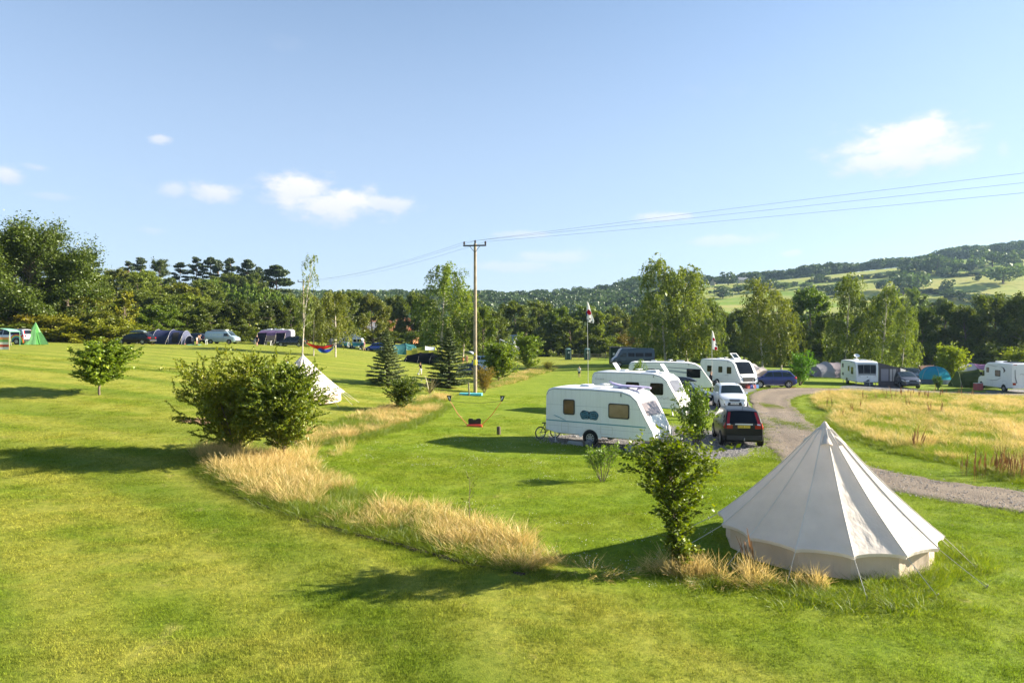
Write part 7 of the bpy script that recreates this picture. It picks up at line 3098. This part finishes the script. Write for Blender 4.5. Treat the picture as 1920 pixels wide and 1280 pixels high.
BRICK = mat('brick_far', (.40, .17, .09), .9, 0, .2, 2, .1)
TILE = mat('tile_far', (.44, .20, .11), .9, 0, .2, 2, .1)
STONEW = mat('stone_far', (.38, .34, .28), .9, 0, .15, 1, .1)
SLATE = mat('slate_far', (.16, .17, .19), .8, 0, .15, 1, .2)
house('brick_house', 'orange tiled brick house glimpsed through the belt behind the lone spruce', Vector((at(725, 185).x, 185, 2.0)), R(5), 12, 7, 4.2, 3.2, BRICK, TILE, 4)
house('brick_house', 'smaller orange roofed house glimpsed beside the brick one', Vector((at(757, 190).x, 190, 1.0)), R(-10), 7, 6, 4.0, 3.0, BRICK, TILE, 2)
house('white_cottage', 'white gable glimpsed between trees behind the campervan', Vector((at(704, 182).x, 182, 2.4)), R(20), 4, 5, 3.6, 2.2, STONEW, SLATE, 1, False)
house('barn', 'grey roofed barn glimpsed above the bushes past the pole', Vector((at(948, 152).x, 152, -.2)), R(-25), 5, 4.5, 3.0, 2.0, mat('barn_grey', (.3, .32, .34), .8), mat('barn_roof', (.22, .25, .28), .7), 1, False)
house('stone_farmhouse', 'stone farmhouse on the ridge of the far hill', Vector(((1392 - 960) / FPX * 760, 760, float(hill_z((1392 - 960) / FPX * 760, 760)))), R(10), 11, 6, 3.6, 2.6, STONEW, SLATE, 4)
house('stone_farmhouse', 'small pale farmhouse gable lower on the far hill', Vector(((1336 - 960) / FPX * 740, 740, float(hill_z((1336 - 960) / FPX * 740, 740)))), R(70), 6, 5, 3.4, 2.6, STONEW, mat('roof_brown', (.3, .2, .15), .9), 2)


def sloping_boom():
    a = at(937, 96)
    o = thing('awning_pole', 'white sloping canopy edge showing between the two feathery bushes', 'canopy', a)
    A = Vector((0, 0, zpx(636, 96) - a.z))
    s = 96 / FPX
    Bp = Vector((34 * s, .6, zpx(649, 96) - a.z))
    cl = canvas('canopy_white', (.74, .73, .70), .2)
    b = MB()
    b.grid(lambda u, v: A.lerp(Bp, u) + Vector((0, v * 2.4, -.25 * math.sin(math.pi * u) * .3 + .05 * v)), 6, 4, 0, .05)
    b.build('cloth', cl, o, 60)
    for p in (A, Bp):
        for dy in (.1, 2.3):
            b = MB()
            b.tube([(p.x, p.y + dy, 0), (p.x, p.y + dy, p.z)], .03, 6)
            b.build('leg', STEEL, o)


sloping_boom()


# ------------------------------------------------------------------ small camp things
def bicycle():
    p = c1pos + Matrix.Rotation(HEAD1, 3, 'Z') @ Vector((-3.0, -.35, 0))
    o = thing('bicycle', 'small bicycle leaning at the tail of the teal-striped caravan', 'bicycle', p, HEAD1 + R(62))
    fm = mat('frame_blue', (.03, .05, .12), .4)
    for x in (-.42, .42):
        b = MB()
        b.tube([Vector((x + math.cos(a) * .28, 0, .30 + math.sin(a) * .28)) for a in np.linspace(0, 2 * math.pi, 25)], .024, 6)
        w = b.build('wheel', mat('tyre_pale', (.03, .03, .03), .7), o, 50)
        b = MB()
        b.tube([Vector((x + math.cos(a) * .252, 0, .30 + math.sin(a) * .252)) for a in np.linspace(0, 2 * math.pi, 25)], .012, 5)
        for k in range(8):
            a = math.pi * k / 8
            b.tube([(x + math.cos(a) * .25, 0, .3 + math.sin(a) * .25), (x - math.cos(a) * .25, 0, .3 - math.sin(a) * .25)], .003, 3)
        b.build('rim', mat('rim_grey', (.30, .31, .33), .5), w)
    b = MB()
    for (a, c) in (((-.42, 0, .3), (-.08, 0, .32)), ((-.08, 0, .32), (.28, 0, .68)), ((-.08, 0, .32), (-.2, 0, .72)), ((-.2, 0, .68), (.28, 0, .70)), ((-.42, 0, .3), (-.2, 0, .68)), ((.42, 0, .3), (.26, 0, .84))):
        b.tube([a, c], .018, 6)
    b.build('frame', fm, o, 40)
    b = MB()
    b.tube([(.20, -.24, .90), (.26, -.1, .86), (.26, .1, .86), (.20, .24, .90)], .013, 6)
    b.build('handlebar', BLACKP, o, 40)
    b = MB()
    b.box((-.21, 0, .76), (.22, .12, .05), None, 0, .7)
    b.build('saddle', BLACKP, o)
    h = thing('cycle_helmet', 'blue cycle helmet hung on the bicycle handlebar', 'helmet', p + Matrix.Rotation(HEAD1 + R(62), 3, 'Z') @ Vector((.22, .0, .86)), .3)
    b = MB()
    b.lathe([(.13, 0), (.135, .05), (.11, .12), (.06, .16), (.01, .17)], 14, (0, 0, 0), Matrix.Diagonal((1.25, 1, 1)))
    b.build('shell', mat('helmet_blue', (.03, .06, .26), .3), h, 50)
    b = MB()
    b.tube([(0, .12, .01), (0, .05, -.12), (0, -.05, -.12), (0, -.12, .01)], .006, 4)
    b.build('strap', BLACKP, h)


bicycle()


def local1(x, y, z=0):
    p = c1pos + Matrix.Rotation(HEAD1, 3, 'Z') @ Vector((x, y, 0))
    return Vector((p.x, p.y, gz(p.x, p.y) + z))


b = MB()
b.lathe([(.16, 0), (.18, .03), (.18, .40), (.16, .43), (.06, .45), (.05, .52), (.01, .53)], 16, (0, 0, .18), Matrix.Rotation(R(90), 3, 'X'))
tag(b.build('water_carrier', mat('carrier_grey', (.12, .13, .14), .5), None, 40, local1(-.35, -.85), HEAD1), 'grey rolling water barrel lying under the teal-striped caravan', 'water barrel')
b = MB()
b.box((0, 0, .08), (.9, .4, .16), None, 0, .8)
tag(b.build('waste_tank', mat('tank_grey', (.26, .27, .27), .6), None, None, local1(-1.2, -.75), HEAD1), 'flat grey waste tank beside the wheel of the teal-striped caravan', 'tank')
b = MB()
b.box((0, 0, .13), (.5, .34, .26))
tag(b.build('step_box', mat('step_grey', (.35, .35, .33), .7), None, None, local1(1.6, -.9), HEAD1), 'low grey step under the front of the teal-striped caravan', 'step')
gb = MB()
gb.lathe([(.15, 0), (.17, .03), (.17, .36), (.13, .46), (.05, .5), (.05, .56), (.01, .57)], 16)
p = Vector((10.2, 41.0, 0))
tag(gb.build('water_barrel', mat('barrel_steel', (.55, .55, .52), .4, .3), None, 40, Vector((10.25, 40.6, .02))), 'pale metal barrel at the nose of the second caravan', 'barrel')


def barbecue():
    o = thing('kettle_barbecue', 'black kettle barbecue beside the nose of the swoosh caravan', 'barbecue', at(1341, 60))
    k = mat('enamel_black', (.012, .012, .013), .3, 0, .05, 5, .6)
    b = MB()
    b.lathe([(.02, -.24), (.2, -.17), (.29, 0), (.2, .17), (.05, .23), (.01, .26)], 18, (0, 0, .82))
    b.build('bowl', k, o, 50)
    for a in (0, 2.1, 4.2):
        b = MB()
        b.tube([(math.cos(a) * .15, math.sin(a) * .15, .66), (math.cos(a) * .3, math.sin(a) * .3, .0)], .016, 6)
        b.build('leg', k, o)


barbecue()


def table(label, p, rz, L_=1.3, mt_=None):
    o = thing('folding_table', label, 'table', p, rz)
    mt_ = mt_ or mat('table_white', (.62, .62, .60), .5)
    b = MB()
    b.box((0, 0, .70), (L_, .7, .04))
    b.build('tabletop', mt_, o)
    for sx in (-1, 1):
        for sy in (-1, 1):
            b = MB()
            b.tube([(sx * (L_ / 2 - .1), sy * .28, .69), (sx * (L_ / 2 - .02), sy * .3, 0)], .018, 6)
            b.build('leg', STEEL, o)


def chair(label, p, rz, col, low=.42, rec=20):
    o = thing('camp_chair', label, 'chair', p, rz, 'camp chairs')
    cl = canvas('chair_' + '%02x' % int(col[0] * 255) + '%02x' % int(col[2] * 255), col, .2)
    b = MB()
    b.grid(lambda u, v: Vector(((u - .5) * .5, -.25 + .5 * v, low - .04 * math.sin(math.pi * v))), 4, 4, 0, .02)
    b.build('seat', cl, o, 50)
    b = MB()
    t = R(rec)
    b.grid(lambda u, v: Vector(((u - .5) * .5, -.25 - math.sin(t) * .6 * v, low + math.cos(t) * .6 * v)), 4, 4, 0, .02)
    b.build('backrest', cl, o, 50)
    for sx in (-1, 1):
        b = MB()
        b.tube([(sx * .27, -.3, 0), (sx * .27, .25, low + .02)], .014, 5)
        b.build('leg', STEEL, o)
        b = MB()
        b.tube([(sx * .27, .3, 0), (sx * .27, -.25, low + .02)], .014, 5)
        b.build('leg', STEEL, o)
        b = MB()
        b.box((sx * .28, 0, low + .2), (.05, .45, .03))
        b.build('armrest', BLACKP, o)


pA = G(372, 646)
table('white folding table at the picnic by the ice blue van', at(379, 98), R(5))
table('grey folding table at the awning of the purple-awning caravan', at(503, 108), R(0), 1.0)
chair('low camp chair holding the reclining camper', at(340, 98) + Vector((0, 0, 0)), R(-80), (.10, .12, .2), .34, 42)
chair('camp chair under the camper in pink', at(355, 98), R(-95), (.05, .05, .06), .42, 15)
b = MB()
b.grid(lambda u, v: Vector((2.4 * (u - .5), 1.4 * (v - .5), .03 + .015 * math.sin(9 * u + 5 * v))), 10, 6, 0, .02)
tag(b.build('picnic_blanket', canvas('blanket_teal', (.08, .38, .40), .1), None, None, at(358, 95.6), .1), 'teal picnic blanket spread before the seated campers', 'blanket')
for k, (px, d, c, lb) in enumerate([(321, 95, (.6, .06, .04), 'red'), (333, 95.5, (.65, .2, .05), 'orange'), (345, 95.2, (.7, .12, .08), 'coral')]):
    b = MB()
    b.lathe([(.02, 0), (.13, .05), (.16, .14), (.10, .25), (.01, .28)], 12)
    tag(b.build('play_bucket', mat('bucket%d' % k, c, .5), None, 40, at(px, d)), lb + ' toy bucket on the grass before the navy tunnel tent', 'bucket', 'toys before the navy tent')
# ball
b = MB()
b.lathe([(.001, 0), (.06, .012), (.10, .05), (.115, .11), (.10, .17), (.06, .21), (.001, .22)], 16)
tag(b.build('football', mat('ball_white', (.7, .7, .68), .5, 0, .2, 10), None, 60, G(784, 703)), 'white football at the feet of the child on the west lawn', 'ball')
# red cabinet by the motorhome
o = thing('red_cabinet', 'faded red camping cabinet beside the motorhome cab', 'cabinet', G(1834, 731))
b = MB()
b.box((0, 0, .33), (.62, .5, .66))
b.build('body', canvas('cabinet_red', (.48, .13, .13), .1), o)
b = MB()
b.box((0, 0, .68), (.68, .55, .04))
b.build('top', STEEL, o)
# litter bin at the tunnel tent


# ------------------------------------------------------------------ summer haze in the valley
def haze():
    x0, x1, y0, y1, z0, z1 = -2600, 2600, -500, 1500, -6, 190
    b = MB()
    b.box(((x0 + x1) / 2, (y0 + y1) / 2, (z0 + z1) / 2), (x1 - x0, y1 - y0, z1 - z0))
    mt = bpy.data.materials.new('haze_air')
    mt.use_nodes = True
    N, L = mt.node_tree.nodes, mt.node_tree.links
    N.clear()
    out = N.new('ShaderNodeOutputMaterial')
    v = N.new('ShaderNodeVolumePrincipled')
    v.inputs['Color'].default_value = (.50, .74, 1.0, 1)
    v.inputs['Density'].default_value = HAZE
    v.inputs['Anisotropy'].default_value = .3
    L.new(v.outputs[0], out.inputs['Volume'])
    o = b.build('haze', mt)
    tag(o, 'thin blue summer haze filling the valley', 'haze', None, 'stuff')


HAZE = .00009
haze()

# ------------------------------------------------------------------ people
SKIN = mat('skin', (.52, .30, .21), .6, 0, .05, 8, .3)


def blob(mb, p0, p1, r0, r1, n=8):
    """closed tapered capsule"""
    p0, p1 = Vector(p0), Vector(p1)
    d = p1 - p0
    if d.length < 1e-5:
        d = Vector((0, 0, 1e-3))
    u = d.normalized()
    pts, rad = [], []
    for a in (-85, -50, -20):
        pts.append(p0 + u * r0 * math.sin(R(a)))
        rad.append(r0 * math.cos(R(a)))
    for a in (20, 50, 85):
        pts.append(p1 + u * r1 * math.sin(R(a)))
        rad.append(r1 * math.cos(R(a)))
    mb.tube(pts, rad, n)


def remesh(o, v):
    m = o.modifiers.new('skin', 'REMESH')
    m.mode = 'VOXEL'
    m.voxel_size = v
    m.use_smooth_shade = True


def person(label, loc, rz, h=1.7, top=(.3, .3, .3), legs=(.1, .1, .15), hair=(.10, .06, .03), pose='stand', sleeves=.45, trousers=.5, longhair=False, bare=False, group=None, shoes=(.05, .05, .05), skirt=False):
    """pose joints in units of height; +y is where the person faces"""
    o = thing('person', label, 'person', loc, rz, group)
    S = h
    J = dict(hipL=(-.055, 0, .51), hipR=(.055, 0, .51), kneeL=(-.06, .01, .28), kneeR=(.06, .01, .28), ankL=(-.06, -.01, .045), ankR=(.06, -.01, .045),
             waist=(0, 0, .60), chest=(0, 0, .735), shL=(-.105, 0, .81), shR=(.105, 0, .81), elL=(-.135, -.01, .635), elR=(.135, -.01, .635), wrL=(-.14, .03, .48), wrR=(.14, .03, .48), neck=(0, .0, .85), head=(0, .015, .925))
    if pose == 'walk':
        J.update(kneeL=(-.06, .07, .285), ankL=(-.06, .10, .05), kneeR=(.06, -.02, .28), ankR=(.06, -.12, .075), elL=(-.135, -.06, .64), wrL=(-.13, -.04, .49), elR=(.135, .04, .64), wrR=(.13, .11, .52))
    if pose == 'kick':
        J.update(kneeL=(-.06, .10, .30), ankL=(-.06, .19, .10), kneeR=(.06, .0, .28), ankR=(.06, -.02, .045), elL=(-.17, .02, .66), wrL=(-.12, .09, .74), elR=(.17, .04, .66), wrR=(.11, .11, .76), chest=(0, .025, .735), shL=(-.105, .03, .81), shR=(.105, .03, .81), neck=(0, .04, .85), head=(0, .065, .92))
    if pose == 'bend':
        J.update(waist=(0, .04, .585), chest=(0, .14, .66), shL=(-.10, .19, .70), shR=(.10, .19, .70), neck=(0, .23, .72), head=(0, .29, .745), elL=(-.12, .22, .55), elR=(.12, .22, .55), wrL=(-.10, .29, .45), wrR=(.10, .29, .45))
    if pose == 'sit':
        zz = .26
        J.update(hipL=(-.055, 0, zz + .03), hipR=(.055, 0, zz + .03), kneeL=(-.07, .24, zz + .05), kneeR=(.07, .24, zz + .05), ankL=(-.07, .27, .045), ankR=(.07, .27, .045), waist=(0, -.01, zz + .11), chest=(0, -.02, zz + .245), shL=(-.105, -.02, zz + .32), shR=(.105, -.02, zz + .32), elL=(-.13, .03, zz + .16), elR=(.13, .03, zz + .16), wrL=(-.09, .15, zz + .12), wrR=(.09, .15, zz + .12), neck=(0, -.01, zz + .36), head=(0, .01, zz + .435))
    if pose == 'recline':
        zz = .20
        J.update(hipL=(-.055, 0, zz + .03), hipR=(.055, 0, zz + .03), kneeL=(-.07, .23, zz + .07), kneeR=(.07, .23, zz + .07), ankL=(-.07, .42, .05), ankR=(.07, .44, .05), waist=(0, -.07, zz + .10), chest=(0, -.15, zz + .20), shL=(-.105, -.20, zz + .26), shR=(.105, -.20, zz + .26), elL=(-.15, -.12, zz + .14), elR=(.15, -.12, zz + .14), wrL=(-.12, .0, zz + .14), wrR=(.12, .0, zz + .14), neck=(0, -.21, zz + .30), head=(0, -.22, zz + .375))
    J = {k: Vector(v) * S for k, v in J.items()}
    b = MB()
    torso = [('waist', 'chest', .075, .088)]
    hip = (J['hipL'] + J['hipR']) / 2
    blob(b, hip, J['waist'], .080 * S, .070 * S)
    blob(b, J['waist'], J['chest'], .072 * S, .082 * S)
    blob(b, J['chest'], (J['shL'] + J['shR']) / 2, .082 * S, .062 * S)
    for s in 'LR':
        sg = -1 if s == 'L' else 1
        blob(b, J['chest'].lerp(J['sh' + s], .6), J['sh' + s], .055 * S, .040 * S)
        blob(b, J['sh' + s], J['el' + s], .033 * S, .024 * S)
        blob(b, J['el' + s], J['wr' + s], .024 * S, .015 * S)
        d = (J['wr' + s] - J['el' + s]).normalized()
        side = d.cross(Vector((sg, 0, 0)))
        if side.length < .1:
            side = Vector((0, 1, 0))
        side.normalize()
        palm = J['wr' + s] + d * .045 * S
        blob(b, J['wr' + s], palm, .014 * S, .018 * S, 6)
        for k, (off, ln) in enumerate(((-.015, .034), (-.005, .042), (.005, .045), (.015, .038))):
            r0 = palm + side * off * S
            kn = r0 + d * ln * .55 * S
            blob(b, r0, kn, .0065 * S, .006 * S, 5)
            blob(b, kn, kn + (d * .7 - Vector((sg, 0, 0)) * .6).normalized() * ln * .45 * S, .006 * S, .005 * S, 5)
        blob(b, J['wr' + s] + d * .018 * S + side * .012 * S, J['wr' + s] + d * .045 * S + side * .032 * S, .0075 * S, .006 * S, 5)
        blob(b, J['hip' + s], J['knee' + s], .052 * S, .034 * S)
        blob(b, J['knee' + s], J['ank' + s].lerp(J['knee' + s], .35), .033 * S, .030 * S)
        blob(b, J['ank' + s].lerp(J['knee' + s], .4), J['ank' + s], .030 * S, .019 * S)
        blob(b, J['ank' + s] + Vector((0, -.01, -.02)) * S, J['ank' + s] + Vector((0, .085, -.026)) * S, .021 * S, .017 * S)
    up = (J['head'] - J['neck']).normalized()
    blob(b, J['neck'] - up * .03 * S, J['head'], .030 * S, .032 * S)
    hd = J['head']
    fw = Vector((0, 1, 0))
    b.lathe([(.01 * S, -.070 * S), (.032 * S, -.058 * S), (.046 * S, -.025 * S), (.051 * S, .015 * S), (.046 * S, .045 * S), (.028 * S, .064 * S), (.004 * S, .070 * S)], 12, hd, up.to_track_quat('Z', 'Y').to_matrix() @ Matrix.Diagonal((.92, 1.12, 1)))
    blob(b, hd + fw * .052 * S + up * .004 * S, hd + fw * .066 * S - up * .012 * S, .006 * S, .009 * S, 6)
    for sg in (-1, 1):
        blob(b, hd + Vector((sg * .047, -.004, -.012)) * S, hd + Vector((sg * .051, -.008, .012)) * S, .008 * S, .010 * S, 6)
    body = b.build('body', SKIN, o)
    remesh(body, .0085 * S)
    # face
    for sg in (-1, 1):
        b = MB()
        b.lathe([(.001, -.006 * S), (.006 * S, 0), (.001, .006 * S)], 8, hd + Vector((sg * .019, .052, .006)) * S)
        b.build('eye', INK, o, 60)
    b = MB()
    b.box(hd + Vector((0, .054, -.034)) * S, (.026 * S, .008 * S, .007 * S))
    b.build('mouth', mat('lips', (.40, .14, .12), .5), o)
    hm = mat('hair_%d' % int(sum(hair) * 999), hair, .7, 0, .2, 20)
    b = MB()
    blob(b, hd + Vector((0, -.014, .024)) * S, hd + Vector((0, .004, .036)) * S, .054 * S, .050 * S, 10)
    blob(b, hd + Vector((0, -.026, .0)) * S, hd + Vector((0, -.028, (-.09 if longhair else -.03))) * S, .044 * S, (.036 if longhair else .030) * S, 10)
    ho = b.build('hair', hm, o)
    remesh(ho, .009 * S)
    if not bare:
        tm = canvas('shirt_%d_%d' % (int(top[0] * 999), int(top[2] * 999)), top, .1)
        b = MB()
        blob(b, hip + (J['waist'] - hip) * .1, J['waist'], .088 * S, .080 * S)
        blob(b, J['waist'], J['chest'], .081 * S, .090 * S)
        blob(b, J['chest'], (J['shL'] + J['shR']) / 2 - (J['neck'] - J['chest']).normalized() * .008 * S, .090 * S, .064 * S)
        for s in 'LR':
            blob(b, J['chest'].lerp(J['sh' + s], .6), J['sh' + s], .060 * S, .046 * S)
            e = J['sh' + s].lerp(J['el' + s], min(1, sleeves * 2))
            blob(b, J['sh' + s], e, .042 * S, .037 * S)
            if sleeves > .5:
                blob(b, J['el' + s], J['el' + s].lerp(J['wr' + s], sleeves * 2 - 1), .034 * S, .026 * S)
        t_ = b.build('shirt', tm, o)
        remesh(t_, .011 * S)
    lm = canvas('legs_%d_%d' % (int(legs[0] * 999), int(legs[2] * 999)), legs, .05)
    b = MB()
    blob(b, hip, hip.lerp(J['waist'], .55), .090 * S, .080 * S)
    for s in 'LR':
        t1 = min(1, trousers * 2)
        e = J['hip' + s].lerp(J['knee' + s], t1)
        blob(b, J['hip' + s], e, .062 * S, .050 * S - .008 * S * t1)
        if trousers > .5:
            blob(b, J['knee' + s], J['knee' + s].lerp(J['ank' + s], (trousers - .5) * 2 * .96), .042 * S, .034 * S)
    t_ = b.build('trousers' if trousers > .5 else 'shorts', lm, o)
    remesh(t_, .011 * S)
    sm = mat('shoe_%d' % int(sum(shoes) * 999), shoes, .7)
    for s in 'LR':
        b = MB()
        blob(b, J['ank' + s] + Vector((0, -.015, -.022)) * S, J['ank' + s] + Vector((0, .09, -.027)) * S, .024 * S, .020 * S)
        t_ = b.build('shoe', sm, o)
    return o


BLOND = (.42, .28, .12)
person('child in black top and white trousers about to kick the football', G(789, 704), R(60), 1.38, (.02, .02, .022), (.68, .66, .64), (.20, .12, .06), 'kick', .3, .8)
person('fair-haired child in white shirt and dark shorts alone near the flagpole', G(1086, 707), R(-10), 1.25, (.72, .72, .74), (.02, .03, .08), BLOND, 'stand', .3, .35, shoes=(.5, .3, .2))
person('camper in dark top and shorts before the purple awning', G(482, 648.6), R(150), 1.68, (.03, .03, .045), (.04, .04, .05), (.12, .07, .04), 'walk', .3, .3)
person('camper in checked pink shirt walking beside the teal campervan', G(683, 657.5), R(100), 1.72, (.42, .22, .28), (.35, .30, .26), (.12, .08, .05), 'walk', .4, .42)
person('bare-chested camper in pale shorts bending over the folding table', at(369, 97.4), R(-90), 1.75, (.5, .3, .2), (.55, .50, .45), (.12, .07, .04), 'bend', .3, .35, bare=True)
person('camper in a bright pink top seated at the picnic', at(355, 97.9), R(-75), 1.65, (.62, .05, .16), (.05, .06, .12), (.20, .12, .06), 'sit', .35, .35, longhair=True)
person('camper reclining in a low chair before the navy tunnel tent', at(340, 97.7), R(-80), 1.7, (.58, .48, .42), (.35, .25, .22), (.15, .09, .05), 'recline', .2, .3)
person('fair-haired child in pale blue top between the wide bush and the half hidden bell tent', G(537, 699), R(170), 1.15, (.45, .58, .66), (.25, .25, .3), BLOND, 'stand', .4, .45, longhair=True)
person('small child in an orange top behind the power pole', G(868, 683), R(-150), 1.2, (.60, .22, .10), (.5, .15, .08), (.25, .12, .05), 'stand', .3, .4)
person('taller child in a coral top beside the raised tailgate', G(875, 684), R(170), 1.45, (.62, .30, .22), (.30, .12, .10), (.2, .1, .05), 'stand', .3, .4)
person('camper in black standing between the swoosh caravan and the panoramic-fronted one', at(1333, 60.6), R(-120), 1.78, (.015, .015, .018), (.02, .02, .025), (.25, .2, .18), 'stand', .9, .95)
